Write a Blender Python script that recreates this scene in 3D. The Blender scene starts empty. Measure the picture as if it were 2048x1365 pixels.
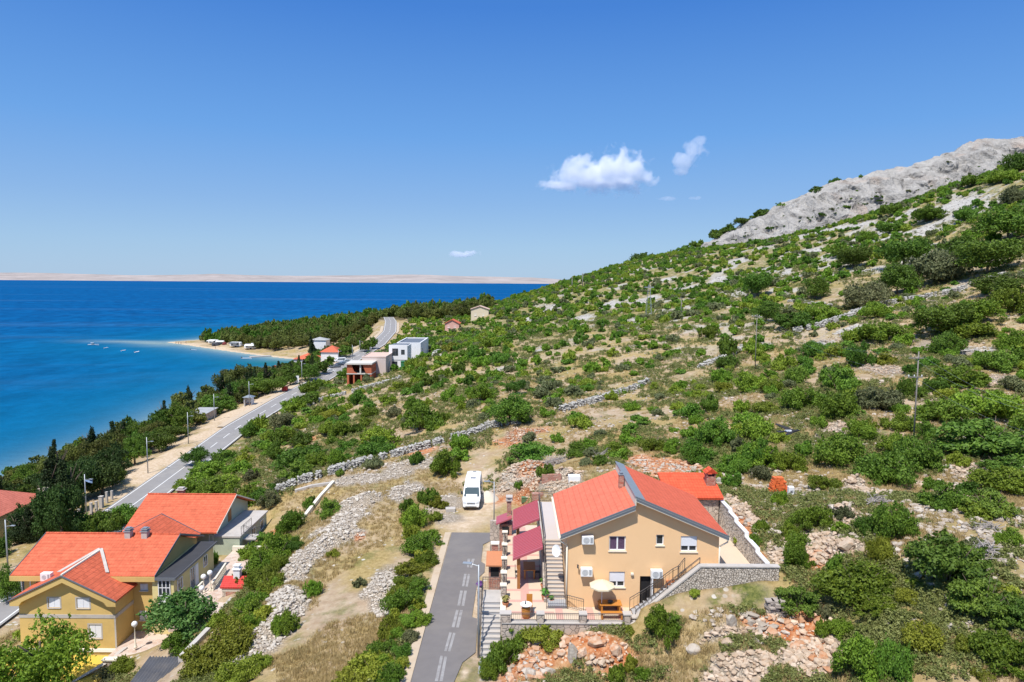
import bpy, math, random
import numpy as np
from mathutils import Matrix, Vector

# ------------------------------------------------------------------ camera, sky, sun, exposure
S = bpy.context.scene
COL = S.collection
CAM_H = 46.0
F = 1365.0
CAM_M = Matrix.Translation((0, 0, CAM_H)) @ Matrix.Rotation(math.radians(85.0), 4, 'X') @ Matrix.Rotation(math.radians(0.4), 4, 'Z')
cd = bpy.data.cameras.new('camera')
cd.sensor_width = 36.0
cd.lens = 36.0 * F / 2048.0
cd.clip_start = 0.5
cd.clip_end = 90000.0
cam = bpy.data.objects.new('camera', cd)
COL.objects.link(cam)
cam.matrix_world = CAM_M
S.camera = cam

SUN_EL, SUN_AZ = 61.0, 25.0            # degrees above the horizon / to the left of straight behind the camera
sunv = Vector((-math.sin(math.radians(SUN_AZ)) * math.cos(math.radians(SUN_EL)),
               -math.cos(math.radians(SUN_AZ)) * math.cos(math.radians(SUN_EL)), math.sin(math.radians(SUN_EL))))
ld = bpy.data.lights.new('sun', 'SUN')
ld.energy = 4.3
ld.angle = math.radians(0.5)
ld.color = (1.0, 0.955, 0.89)
sun = bpy.data.objects.new('sun', ld)
COL.objects.link(sun)
sun.rotation_mode = 'QUATERNION'
sun.rotation_quaternion = sunv.to_track_quat('Z', 'Y')

W = bpy.data.worlds.new('World')
S.world = W
W.use_nodes = True
wn = W.node_tree.nodes
wl = W.node_tree.links
bg = wn['Background']
sky = wn.new('ShaderNodeTexSky')
sky.sky_type = 'NISHITA'
sky.sun_disc = False
sky.sun_elevation = math.radians(SUN_EL)
# direction towards the sun in the sky texture: rotation 0 is +Y, growing clockwise seen from above
sky.sun_rotation = math.atan2(sunv.x, sunv.y)
sky.altitude = 50.0
sky.air_density = 1.0
sky.dust_density = 0.35
sky.ozone_density = 1.5
hsv = wn.new('ShaderNodeHueSaturation')
hsv.inputs['Saturation'].default_value = 1.12
hsv.inputs['Hue'].default_value = 0.505
wl.new(sky.outputs[0], hsv.inputs['Color'])
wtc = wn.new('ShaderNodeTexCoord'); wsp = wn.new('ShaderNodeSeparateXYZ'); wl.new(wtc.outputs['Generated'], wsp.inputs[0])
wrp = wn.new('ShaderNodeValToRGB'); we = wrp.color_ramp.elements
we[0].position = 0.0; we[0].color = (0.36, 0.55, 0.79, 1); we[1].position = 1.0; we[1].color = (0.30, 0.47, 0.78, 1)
for q, c in ((0.05, (0.315, 0.525, 0.80)), (0.11, (0.235, 0.445, 0.80)), (0.20, (0.138, 0.368, 0.81)), (0.36, (0.052, 0.222, 0.69)), (0.46, (0.060, 0.22, 0.64)), (0.72, (0.20, 0.38, 0.74))):  # upper stops brightened overhead, out of view, to lift fill in shadows
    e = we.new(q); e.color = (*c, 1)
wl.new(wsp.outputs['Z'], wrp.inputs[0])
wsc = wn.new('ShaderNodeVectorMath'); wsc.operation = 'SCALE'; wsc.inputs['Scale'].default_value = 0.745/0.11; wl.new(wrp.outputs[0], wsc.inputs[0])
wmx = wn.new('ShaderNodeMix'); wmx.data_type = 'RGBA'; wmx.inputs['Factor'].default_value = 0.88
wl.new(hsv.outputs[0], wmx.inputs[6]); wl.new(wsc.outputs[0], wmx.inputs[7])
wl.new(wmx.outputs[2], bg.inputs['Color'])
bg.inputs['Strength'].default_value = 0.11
S.view_settings.view_transform = 'Standard'
S.view_settings.look = 'None'
S.view_settings.exposure = 0.42
S.view_settings.gamma = 1.0
S.cycles.max_bounces = 18
S.cycles.diffuse_bounces = 3
S.cycles.glossy_bounces = 3
S.cycles.transmission_bounces = 4
S.cycles.volume_bounces = 14
S.cycles.volume_step_rate = 1.0
S.cycles.caustics_reflective = False
S.cycles.caustics_refractive = False

rng = np.random.default_rng(7)
R = random.Random(11)

# ------------------------------------------------------------------ picture <-> world (only to find where things stand)
CAM3 = np.array(CAM_M.to_3x3())
def ray(px, py):
    v = np.array([(px - 1024.0) / F, -(py - 682.5) / F, -1.0])
    return CAM3 @ v
def at_y(px, py, y):
    d = ray(px, py); t = y / d[1]
    return Vector((d[0] * t, y, CAM_H + d[2] * t))
def at_z(px, py, z):
    d = ray(px, py); t = (z - CAM_H) / d[2]
    return Vector((d[0] * t, d[1] * t, z))

# ------------------------------------------------------------------ mesh helper
ORG = {}
def tag(o, label=None, cat=None, group=None, kind=None):
    if label: o['label'] = label
    if cat: o['category'] = cat
    if group: o['group'] = group
    if kind: o['kind'] = kind
    return o
def thing(name, loc, label, cat, group=None):
    o = bpy.data.objects.new(name, None)
    o.empty_display_size = 0.3
    COL.objects.link(o)
    o.location = loc
    ORG[o.name] = Vector(loc)
    return tag(o, label, cat, group)
def mesh_np(name, v, loops, counts, mats, mi=None, smooth=False):
    me = bpy.data.meshes.new(name)
    v = np.asarray(v, dtype=np.float32); loops = np.asarray(loops, dtype=np.int32).ravel()
    counts = np.asarray(counts, dtype=np.int32)
    me.vertices.add(len(v)); me.vertices.foreach_set('co', v.ravel())
    me.loops.add(len(loops)); me.loops.foreach_set('vertex_index', loops)
    me.polygons.add(len(counts))
    st = np.zeros(len(counts), dtype=np.int32); st[1:] = np.cumsum(counts)[:-1]
    me.polygons.foreach_set('loop_start', st)
    if mi is not None: me.polygons.foreach_set('material_index', np.asarray(mi, dtype=np.int32))
    me.polygons.foreach_set('use_smooth', np.full(len(counts), bool(smooth)))
    for m in (mats if isinstance(mats, (list, tuple)) else [mats]): me.materials.append(m)
    me.update(calc_edges=True); me.validate()
    return me
def link(name, me, parent=None, loc=None):
    o = bpy.data.objects.new(name, me)
    COL.objects.link(o)
    if parent is not None: o.parent = parent; ORG[o.name] = ORG[parent.name]
    if loc is not None: o.location = loc
    return o
class MB:
    """collects boxes, prisms, tubes and lathes (world coordinates) and links them as ONE mesh object"""
    def __init__(s): s.v = []; s.f = []; s.m = []; s.mi = 0
    def mat(s, i): s.mi = i; return s
    def add(s, vs, fs):
        b = len(s.v); s.v += [tuple(p) for p in vs]
        for f in fs: s.f.append([b + i for i in f]); s.m.append(s.mi)
        return s
    def box(s, x0, x1, y0, y1, z0, z1):
        return s.add([(x0,y0,z0),(x1,y0,z0),(x1,y1,z0),(x0,y1,z0),(x0,y0,z1),(x1,y0,z1),(x1,y1,z1),(x0,y1,z1)],
                     [(0,3,2,1),(4,5,6,7),(0,1,5,4),(1,2,6,5),(2,3,7,6),(3,0,4,7)])
    def cbox(s, c, sx, sy, sz, rot=0.0):
        cs, sn = math.cos(rot), math.sin(rot); vs = []
        for dz in (0, sz):
            for dx, dy in ((-sx/2,-sy/2),(sx/2,-sy/2),(sx/2,sy/2),(-sx/2,sy/2)):
                vs.append((c[0]+dx*cs-dy*sn, c[1]+dx*sn+dy*cs, c[2]+dz))
        return s.add(vs, [(0,3,2,1),(4,5,6,7),(0,1,5,4),(1,2,6,5),(2,3,7,6),(3,0,4,7)])
    def prism(s, pts, ext):
        """pts: 3D polygon; ext: extrusion vector"""
        n = len(pts); e = Vector(ext)
        vs = [Vector(p) for p in pts]; vs = vs + [p + e for p in vs]
        fs = [tuple(range(n))[::-1], tuple(range(n, 2*n))] + [(i, (i+1) % n, n+(i+1) % n, n+i) for i in range(n)]
        return s.add(vs, fs)
    def tube(s, p0, p1, r0, r1=None, n=8):
        if r1 is None: r1 = r0
        p0 = Vector(p0); p1 = Vector(p1); d = (p1 - p0)
        if d.length < 1e-6: return s
        d.normalize(); a = d.orthogonal().normalized(); b = d.cross(a)
        vs = []
        for p, r in ((p0, r0), (p1, r1)):
            for i in range(n):
                t = 2*math.pi*i/n; vs.append(p + a*(r*math.cos(t)) + b*(r*math.sin(t)))
        fs = [(i, (i+1) % n, n+(i+1) % n, n+i) for i in range(n)] + [tuple(range(n))[::-1], tuple(range(n, 2*n))]
        return s.add(vs, fs)
    def path(s, pts, r, n=6):
        for a, b in zip(pts[:-1], pts[1:]): s.tube(a, b, r, r, n)
        return s
    def lathe(s, c, prof, n=16):
        """prof: (radius, height) pairs from bottom to top around a vertical axis at c"""
        vs = []; k = len(prof)
        for r, h in prof:
            for i in range(n):
                t = 2*math.pi*i/n; vs.append((c[0]+r*math.cos(t), c[1]+r*math.sin(t), c[2]+h))
        fs = []
        for j in range(k-1):
            for i in range(n): fs.append((j*n+i, j*n+(i+1) % n, (j+1)*n+(i+1) % n, (j+1)*n+i))
        fs += [tuple(range(n))[::-1], tuple(range((k-1)*n, k*n))]
        return s.add(vs, fs)
    def build(s, name, mats, parent=None, smooth=False, bevel=0.0):
        if not isinstance(mats, (list, tuple)): mats = [mats]
        o0 = ORG[parent.name] if parent is not None else Vector((0, 0, 0))
        v = np.array(s.v, dtype=np.float32) - np.array(o0, dtype=np.float32)
        loops = [i for f in s.f for i in f]
        me = mesh_np(name, v, loops, [len(f) for f in s.f], mats, s.m, smooth)
        o = link(name, me, parent)
        if parent is None: ORG[o.name] = Vector((0, 0, 0))
        if bevel > 0:
            b = o.modifiers.new('bevel', 'BEVEL'); b.width = bevel; b.segments = 2; b.limit_method = 'ANGLE'
        return o
def rebase(o, loc):
    """move a single-mesh thing's origin to its base"""
    loc = Vector(loc); me = o.data
    a = np.empty(len(me.vertices) * 3, dtype=np.float32); me.vertices.foreach_get('co', a)
    a = a.reshape(-1, 3) - np.array(loc, dtype=np.float32)
    me.vertices.foreach_set('co', a.ravel()); me.update(); o.location = loc; ORG[o.name] = loc
    return o
def copy_tree(o, parent=None):
    c = o.copy(); COL.objects.link(c); c.parent = parent
    if parent is not None and o.parent is not None: c.matrix_parent_inverse = o.matrix_parent_inverse
    for ch in [k for k in o.children]: copy_tree(ch, c)
    return c

# ------------------------------------------------------------------ materials
def node_mat(name):
    m = bpy.data.materials.new(name); m.use_nodes = True
    n = m.node_tree.nodes; l = m.node_tree.links
    return m, n, l, n['Principled BSDF']
def plain(name, col, rough=0.7, var=0.12, scale=3.0, bump=0.0, bscale=30.0, metal=0.0, spec=0.4, dirt=None, dscale=0.6):
    """a colour broken up by two scales of noise, with a little bump"""
    m, n, l, b = node_mat(name)
    tc = n.new('ShaderNodeTexCoord')
    t = n.new('ShaderNodeTexNoise'); t.inputs['Scale'].default_value = scale; t.inputs['Detail'].default_value = 6
    l.new(tc.outputs['Object'], t.inputs['Vector'])
    mx = n.new('ShaderNodeMix'); mx.data_type = 'RGBA'
    mx.inputs[6].default_value = (*[c * (1 - var) for c in col], 1); mx.inputs[7].default_value = (*[min(1, c * (1 + var)) for c in col], 1)
    l.new(t.outputs['Fac'], mx.inputs['Factor'])
    out = mx.outputs[2]
    if dirt:
        t2 = n.new('ShaderNodeTexNoise'); t2.inputs['Scale'].default_value = dscale; t2.inputs['Detail'].default_value = 8; t2.inputs['Roughness'].default_value = 0.65
        l.new(tc.outputs['Object'], t2.inputs['Vector'])
        rp = n.new('ShaderNodeValToRGB'); rp.color_ramp.elements[0].position = 0.48; rp.color_ramp.elements[1].position = 0.72
        l.new(t2.outputs['Fac'], rp.inputs[0])
        m2 = n.new('ShaderNodeMix'); m2.data_type = 'RGBA'; m2.inputs[7].default_value = (*dirt, 1)
        l.new(rp.outputs[0], m2.inputs['Factor']); l.new(out, m2.inputs[6]); out = m2.outputs[2]
    l.new(out, b.inputs['Base Color'])
    b.inputs['Roughness'].default_value = rough; b.inputs['Metallic'].default_value = metal
    b.inputs['Specular IOR Level'].default_value = spec
    if bump:
        t3 = n.new('ShaderNodeTexNoise'); t3.inputs['Scale'].default_value = bscale; t3.inputs['Detail'].default_value = 4
        l.new(tc.outputs['Object'], t3.inputs['Vector'])
        bp = n.new('ShaderNodeBump'); bp.inputs['Strength'].default_value = bump; bp.inputs['Distance'].default_value = 0.03
        l.new(t3.outputs['Fac'], bp.inputs['Height']); l.new(bp.outputs[0], b.inputs['Normal'])
    return m
def glassy(name, col, rough=0.08):
    m, n, l, b = node_mat(name)
    tc = n.new('ShaderNodeTexCoord'); t = n.new('ShaderNodeTexNoise'); t.inputs['Scale'].default_value = 1.5
    l.new(tc.outputs['Object'], t.inputs['Vector'])
    mx = n.new('ShaderNodeMix'); mx.data_type = 'RGBA'; mx.inputs[6].default_value = (*col, 1); mx.inputs[7].default_value = (*[c*1.6 for c in col], 1)
    l.new(t.outputs['Fac'], mx.inputs['Factor']); l.new(mx.outputs[2], b.inputs['Base Color'])
    b.inputs['Roughness'].default_value = rough; b.inputs['Specular IOR Level'].default_value = 0.7
    return m
def stone_mat(name, a, c, mortar, scale=2.2, edge=0.06, bump=0.8, squash=(1, 1, 1)):
    """masonry of irregular stones: cell colour between a and c, mortar lines between the cells"""
    m, n, l, b = node_mat(name)
    tc = n.new('ShaderNodeTexCoord'); mp = n.new('ShaderNodeMapping'); mp.inputs['Scale'].default_value = squash
    l.new(tc.outputs['Object'], mp.inputs['Vector'])
    v1 = n.new('ShaderNodeTexVoronoi'); v1.inputs['Scale'].default_value = scale
    v2 = n.new('ShaderNodeTexVoronoi'); v2.feature = 'DISTANCE_TO_EDGE'; v2.inputs['Scale'].default_value = scale
    l.new(mp.outputs[0], v1.inputs['Vector']); l.new(mp.outputs[0], v2.inputs['Vector'])
    sx = n.new('ShaderNodeSeparateColor'); l.new(v1.outputs['Color'], sx.inputs[0])
    mx = n.new('ShaderNodeMix'); mx.data_type = 'RGBA'; mx.inputs[6].default_value = (*a, 1); mx.inputs[7].default_value = (*c, 1)
    l.new(sx.outputs[0], mx.inputs['Factor'])
    rp = n.new('ShaderNodeMapRange'); rp.inputs['From Max'].default_value = edge; l.new(v2.outputs['Distance'], rp.inputs['Value'])
    m2 = n.new('ShaderNodeMix'); m2.data_type = 'RGBA'; m2.inputs[6].default_value = (*mortar, 1)
    l.new(rp.outputs[0], m2.inputs['Factor']); l.new(mx.outputs[2], m2.inputs[7]); l.new(m2.outputs[2], b.inputs['Base Color'])
    bp = n.new('ShaderNodeBump'); bp.inputs['Strength'].default_value = bump; bp.inputs['Distance'].default_value = 0.06
    l.new(rp.outputs[0], bp.inputs['Height']); l.new(bp.outputs[0], b.inputs['Normal'])
    b.inputs['Roughness'].default_value = 0.9; b.inputs['Specular IOR Level'].default_value = 0.2
    return m
def leaf_mat(name, a, c, hue=0.02, val=0.25, transl=0.25):
    """leaves: every leaf its own mix of two greens, each plant a little different from the next"""
    m, n, l, b = node_mat(name)
    g = n.new('ShaderNodeNewGeometry'); oi = n.new('ShaderNodeObjectInfo')
    tc = n.new('ShaderNodeTexCoord'); t = n.new('ShaderNodeTexNoise'); t.inputs['Scale'].default_value = 0.9; t.inputs['Detail'].default_value = 3
    l.new(g.outputs['Position'], t.inputs['Vector'])
    ad = n.new('ShaderNodeMath'); ad.operation = 'MULTIPLY_ADD'; ad.inputs[1].default_value = 1.3; ad.inputs[2].default_value = -0.45
    l.new(t.outputs['Fac'], ad.inputs[0])
    a2 = n.new('ShaderNodeMath'); a2.operation = 'MULTIPLY_ADD'; a2.inputs[1].default_value = 0.6; a2.use_clamp = True
    l.new(g.outputs['Random Per Island'], a2.inputs[0]); l.new(ad.outputs[0], a2.inputs[2])
    mx = n.new('ShaderNodeMix'); mx.data_type = 'RGBA'; mx.inputs[6].default_value = (*a, 1); mx.inputs[7].default_value = (*c, 1)
    l.new(a2.outputs[0], mx.inputs['Factor'])
    hs = n.new('ShaderNodeHueSaturation')
    mr = n.new('ShaderNodeMapRange'); mr.inputs['To Min'].default_value = 0.5 - hue; mr.inputs['To Max'].default_value = 0.5 + hue
    l.new(oi.outputs['Random'], mr.inputs['Value']); l.new(mr.outputs[0], hs.inputs['Hue'])
    m3 = n.new('ShaderNodeMath'); m3.operation = 'FRACT'; m4 = n.new('ShaderNodeMath'); m4.operation = 'MULTIPLY'; m4.inputs[1].default_value = 7.31
    l.new(oi.outputs['Random'], m4.inputs[0]); l.new(m4.outputs[0], m3.inputs[0])
    mv = n.new('ShaderNodeMapRange'); mv.inputs['To Min'].default_value = 1 - val; mv.inputs['To Max'].default_value = 1 + val
    l.new(m3.outputs[0], mv.inputs['Value']); l.new(mv.outputs[0], hs.inputs['Value']); l.new(mx.outputs[2], hs.inputs['Color'])
    l.new(hs.outputs[0], b.inputs['Base Color'])
    b.inputs['Roughness'].default_value = 0.55; b.inputs['Specular IOR Level'].default_value = 0.25
    tr = n.new('ShaderNodeBsdfTranslucent'); l.new(hs.outputs[0], tr.inputs['Color'])
    ms = n.new('ShaderNodeMixShader'); ms.inputs[0].default_value = transl
    l.new(b.outputs[0], ms.inputs[1]); l.new(tr.outputs[0], ms.inputs[2]); l.new(ms.outputs[0], n['Material Output'].inputs['Surface'])
    return m
# ------------------------------------------------------------------ terrain heights
def vnoise(x, y, seed=0):
    """value noise, vectorised"""
    xi = np.floor(x).astype(np.int64); yi = np.floor(y).astype(np.int64); fx = x - xi; fy = y - yi
    def h(i, j):
        k = (i * 374761393 + j * 668265263 + seed * 974634533) & 0xffffffff
        k = ((k ^ (k >> 13)) * 1274126177) & 0xffffffff
        return ((k ^ (k >> 16)) & 0xffff) / 65535.0
    u = fx*fx*(3-2*fx); w = fy*fy*(3-2*fy)
    return (h(xi,yi)*(1-u)+h(xi+1,yi)*u)*(1-w) + (h(xi,yi+1)*(1-u)+h(xi+1,yi+1)*u)*w
def fbm(x, y, seed=0, o=4):
    s = 0; a = 0.5; t = 0
    for k in range(o):
        s = s + a*vnoise(x*2**k, y*2**k, seed+k*17); t += a; a *= 0.5
    return s/t
TOWN_Z = 23.5           # terrace of the house on the right
UP_Z = 26.5             # its upper floor and patio
def town_road_z(y): return 21.3 + (40.0 - y) * 0.036
# visible ground: picture x, picture y, metres ahead
CP = [(1890,1100,42),(2048,1365,32),(1400,1340,39),(1100,1335,41),(2048,700,120),(2048,550,160),(2048,450,220),(2048,330,330),
 (1300,518,470),(1180,566,600),(1050,592,480),(958,632,375),(1030,800,128),(560,978,95),(840,912,100),(1020,852,110),(1150,817,120),
 (1300,767,140),(860,715,230),(1000,700,210),(1200,622,300),(1500,600,230),(1510,735,136),(1700,640,160),(1700,480,300),(1500,500,380),
 (1200,930,78),(1560,990,60),(1400,920,78),(1700,800,95),(1700,1000,54),(1827,880,73),(1900,760,100),(2048,1000,58),(2048,850,82),
 (1600,1200,42),(1750,1365,34),(1550,1300,40),(1400,1183,43.4),(1525,1160,43.5),(1340,1212,42.8),(1260,1272,42.3),(1130,1277,42.8),
 (700,1200,55),(620,1365,43),(480,1250,55),(600,1150,62),(740,1000,80),(640,1060,72),(540,1320,47),(400,1330,50),(300,1340,54),
 (560,880,140),(700,850,140),(600,800,190),(760,780,185),(870,860,118),(640,930,105),(480,960,112),(805,738,228),(780,900,112),
 (1297,630,236),(1100,660,255),(1600,560,240),(1850,600,170),(1900,400,290),(940,1000,82),(1040,960,76),(1100,950,78)]
WP = [(-40,60,12),(-48,60,11),(-38,54,11.5),(-30,57,14.2),(-45,75,12),(-36,77,14.3),(-30,80,15),(-52,70,9),(-27,70,15.3),(-26,84,16.3),
 (-42,90,12.5),(-53,90,9.2),(-46,100,11.5),(-40,112,13.5),(-54,112,9.5),(-55,140,10.5),(-58,170,11),(-57,240,12.5),(-54,290,15.5),
 (-60,77,8),(-65,123,8),(-69,170,9),(-68,205,10.2),(-67,243,11.5),(-66,286,14),(-63,315,16.2),(-67,373,18.2),(-76,425,20.5),(-86,480,20),
 (-72,77,7.6),(-75,123,7.6),(-80,170,8),(-80,205,8.5),(-78,243,10),(-77,286,12.5),(-76,315,14),(-80,373,14.5),
 (-90,100,6),(-100,130,4),(-96,170,5.5),(-100,210,5),(-100,250,5.5),(-98,300,6),(-95,340,6),(-95,375,4),(-110,395,2),(-140,425,2),(-190,470,1.6),
 (-150,500,4),(-120,450,5),(-180,540,3),(-130,600,9),(-80,600,14),(-60,520,19),(-20,600,21),(-40,720,13),(-100,750,7),(-40,450,21),(-30,380,21),
 (-35,330,19),(-20,280,21),(0,850,12),(60,750,24),(90,900,26),(150,700,58),(250,650,95),(190,480,75),(280,420,91),(330,380,107),
 (-57,30,8),(-4,25,21.8),(-4.2,40,21.3),(-4.2,55,20.8),(-4.2,70,20.2),(-4.5,80,20.0),(-12,40,20.4),(-12,55,19.6),(-10,68,19.8),(-10,80,20.2),
 (-1,30,21.6),(-1,38,21.4),(2,41,22.3),(6,41.8,22.8),(18.5,46,26.4),(18.5,52,26.9),(18.5,58,27.2),(18,64,26.6),(10,64,24.6),(3,64,22.4),(0,70,20.6),
 (8,25,20.5),(25,20,24.5),(40,25,27.5),(60,40,31),(-25,35,16),(-30,45,14.5),(-45,45,10.5),(5,5,19),(-40,10,11),(50,5,28),(-80,40,6),(-100,60,3.5)]
_p = [at_y(*c) for c in CP]
_P = np.array([tuple(p) for p in _p] + WP)
def _fit():
    x = _P[:, 0]; y = _P[:, 1]; n = len(x)
    X = x/100; Y = y/100
    r2 = (X[:,None]-X[None])**2 + (Y[:,None]-Y[None])**2
    K = np.where(r2 > 0, 0.5*r2*np.log(r2+1e-12), 0) + np.eye(n)*2e-4
    Pm = np.stack([np.ones(n), X, Y], 1)
    A = np.block([[K, Pm], [Pm.T, np.zeros((3, 3))]])
    return np.linalg.solve(A, np.concatenate([_P[:, 2], np.zeros(3)])), X, Y
_w, _X, _Y = _fit()
def z_spline(x, y):
    x = np.asarray(x, float)/100; y = np.asarray(y, float)/100; o = _w[-3] + _w[-2]*x + _w[-1]*y
    for i in range(len(_X)):
        r2 = (x-_X[i])**2 + (y-_Y[i])**2
        o = o + _w[i]*0.5*r2*np.log(r2+1e-12)
    return o
# the shoreline, land on its right-hand side going away from the camera
SHORE = np.array([(-125,-200),(-118,40),(-112,100),(-114,153),(-112,200),(-116,250),(-116,300),(-121,335),(-117,350),(-106,366),(-106,384),(-118,394),(-133,397),
                  (-160,417),(-195,446),(-232,478),(-250,492),(-250,500),(-236,520),(-232,560),(-215,640),(-180,730),(-120,840),(-20,960),(140,1150),(400,1500),(900,2100)], float)
def shore_dist(x, y):
    """signed distance to the shoreline, positive on land"""
    x = np.asarray(x, float); y = np.asarray(y, float)
    best = np.full(x.shape, 1e9); side = np.zeros(x.shape)
    inside = np.zeros(x.shape, bool)
    poly = np.vstack([SHORE, [(4000, 2100), (4000, -200)]])
    n = len(poly)
    for i in range(n):
        ax, ay = poly[i]; bx, by = poly[(i+1) % n]
        c = ((ay > y) != (by > y)) & (x < (bx-ax)*(y-ay)/((by-ay) if by != ay else 1e-9) + ax)
        inside ^= c
        if i < len(SHORE)-1:
            dx, dy = bx-ax, by-ay; t = np.clip(((x-ax)*dx+(y-ay)*dy)/(dx*dx+dy*dy), 0, 1)
            best = np.minimum(best, np.hypot(x-ax-t*dx, y-ay-t*dy))
    return np.where(inside, best, -best)
COAST = np.array([(-54,-20,8),(-57,40,8),(-59.8,77,8),(-64.8,123,8),(-68.8,170,9),(-68.3,205,10.2),(-66.8,243,11.5),(-65.3,286,14),(-62.5,315,16.2),(-67,373,18.2),(-75.6,425,20.5),(-88,485,20)], float)
def poly_near(x, y, P):
    """distance to a polyline and the height of its nearest point"""
    best = np.full(np.shape(x), 1e9); zz = np.zeros(np.shape(x))
    for i in range(len(P)-1):
        ax, ay, az = P[i]; bx, by, bz = P[i+1]; dx, dy = bx-ax, by-ay
        t = np.clip(((x-ax)*dx+(y-ay)*dy)/(dx*dx+dy*dy), 0, 1); d = np.hypot(x-ax-t*dx, y-ay-t*dy)
        k = d < best; best = np.where(k, d, best); zz = np.where(k, az+t*(bz-az), zz)
    return best, zz
def sstep(a, b, v): t = np.clip((v-a)/(b-a), 0, 1); return t*t*(3-2*t)
def rect_w(x, y, x0, x1, y0, y1, m):
    """1 inside the rectangle falling to 0 over m metres outside"""
    d = np.hypot(np.maximum(np.maximum(x0-x, x-x1), 0), np.maximum(np.maximum(y0-y, y-y1), 0))
    return 1 - sstep(0, m, d)
# heaps: x, y, radius along, radius across, turn (degrees), height
HEAPS = []
def heap_px(px, py, wpx, rx_ratio, h, turn=0):
    p = ground(px, py); d = np.hypot(p.x, p.y); r = wpx/F*d*0.5
    HEAPS.append((p.x, p.y, r, r*rx_ratio, math.radians(turn), h)); return HEAPS[-1]
def heap_field(x, y, H):
    cx, cy, a, b, t, h = H; dx = x-cx; dy = y-cy; u = (dx*math.cos(t)+dy*math.sin(t))/a; v = (-dx*math.sin(t)+dy*math.cos(t))/b
    return np.clip(1-(u*u+v*v), 0, 1)
def height(x, y, detail=True):
    x = np.asarray(x, float); y = np.asarray(y, float)
    z = z_spline(x, y)
    d = np.hypot(x, y)
    if detail:
        k = np.clip(d/120, 0.25, 2.2)
        z = z + (fbm(x/14, y/14, 3, 4)-0.5)*1.3*k + (fbm(x/2.3, y/2.3, 9, 3)-0.5)*0.30
    cz, ch = poly_near(x, y, COAST)
    w = 1 - sstep(6.5, 12, cz); z = z*(1-w) + (ch-0.22)*w
    w = rect_w(x, y, -7.3, -0.6, 10, 68, 2.0); z = z*(1-w) + (town_road_z(np.clip(y, 0, 68))-0.03)*w
    w = rect_w(x, y, -8.0, 1.2, 68, 79, 2.5); z = z*(1-w) + (20.27+(vnoise(x/1.5, y/1.5, 4)-0.5)*0.12)*w
    w = np.maximum(rect_w(x, y, -0.4, 8.2, 43.6, 60.0, 0.5), rect_w(x, y, 8.2, 17.6, 44.1, 60.0, 0.25)); z = z*(1-w) + np.minimum(z, 22.6)*w
    w = rect_w(x, y, 14.0, 17.6, 44.2, 58.0, 0.2); z = z*(1-w) + 22.6*w
    w = rect_w(x, y, -46.5, -31.5, 59.5, 72, 1.2); z = z*(1-w) + np.minimum(z, 11.9)*w
    w = rect_w(x, y, -47.0, -35.2, 53.5, 59.9, 1.0); z = z*(1-w) + np.minimum(z, 10.9)*w
    w = rect_w(x, y, -36.1, -27.0, 58.0, 63, 0.6); z = z*(1-w) + np.minimum(z, 11.9+np.clip((x+31.5)/1.0, 0, 1)*2.7)*w
    w = rect_w(x, y, -44, -31.5, 76, 87, 0.8); z = z*(1-w) + np.minimum(z, 14.4)*w
    for H in HEAPS: z = z + heap_field(x, y, H)*H[5]
    s = shore_dist(x, y)
    land = np.maximum(z, 0.25)
    ramp = 0.05 + np.clip(s, 0, 40)*0.09
    nearw = 1 - sstep(6, 26, s)
    land = land*(1-nearw) + np.minimum(land, ramp)*nearw
    sea = -np.minimum(9, 0.35 - s*0.10)
    return np.where(s > 0, land, sea)
def hz(x, y): return float(height(np.array([x]), np.array([y]))[0])
def ground(px, py, dmin=15.0, dmax=1200.0):
    """where the line of sight through a picture point meets the ground"""
    d = ray(px, py); ys = dmin*(dmax/dmin)**np.linspace(0, 1, 260); t = ys/d[1]
    xs = d[0]*t; zs = CAM_H+d[2]*t; g = height(xs, ys); k = np.where(g >= zs)[0]
    if len(k) == 0: i = len(ys)-1; return Vector((xs[i], ys[i], g[i]))
    i = max(k[0], 1); y0, y1 = ys[i-1], ys[i]
    yy = np.linspace(y0, y1, 24); t = yy/d[1]; xx = d[0]*t; g = height(xx, yy); k = np.where(g >= CAM_H+d[2]*t)[0]
    j = k[0] if len(k) else 23
    return Vector((xx[j], yy[j], g[j]))
def ground_many(pts):
    """vectorised ground() for many picture points"""
    pts = np.asarray(pts, float); D = np.stack([ray(*p) for p in pts])
    n = len(pts); ys = 15.0*(1200/15.0)**np.linspace(0, 1, 200)
    T = ys[None]/D[:, 1:2]; X = D[:, 0:1]*T; Z = CAM_H + D[:, 2:3]*T; Y = np.broadcast_to(ys, X.shape)
    G = height(X.ravel(), Y.ravel(), False).reshape(X.shape); hit = G >= Z
    i = np.where(hit.any(1), hit.argmax(1), 199); i = np.maximum(i, 1); r = np.arange(n)
    a = (Z-G)[r, i-1]; b = (G-Z)[r, i]; f = np.clip(a/np.maximum(a+b, 1e-6), 0, 1)
    y = Y[r, i-1]+(Y[r, i]-Y[r, i-1])*f; x = D[:, 0]*y/D[:, 1]
    return np.stack([x, y, height(x, y)], 1), hit.any(1)
# ------------------------------------------------------------------ heaps of rubble that shape the ground
for a in [(560,1215,95,2.6,0.9,8),(600,1130,110,1.6,0.9,5),(655,1080,90,1.3,0.8,0),(715,1010,130,0.7,1.0,0),(800,985,70,1.6,0.6,0),
          (765,1180,70,2.2,0.7,5),(1045,950,110,0.8,1.6,0),(1120,955,70,0.6,1.0,0),(1712,972,64,0.8,0.9,0),(1683,1027,48,0.8,0.7,0),
          (1680,1105,90,0.6,0.6,0),(1510,1335,250,0.9,1.0,0),(1180,1310,170,0.6,0.9,0),(1420,1250,150,0.6,0.5,0),(975,975,30,0.9,1.3,0)]:
    heap_px(*a)

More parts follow.
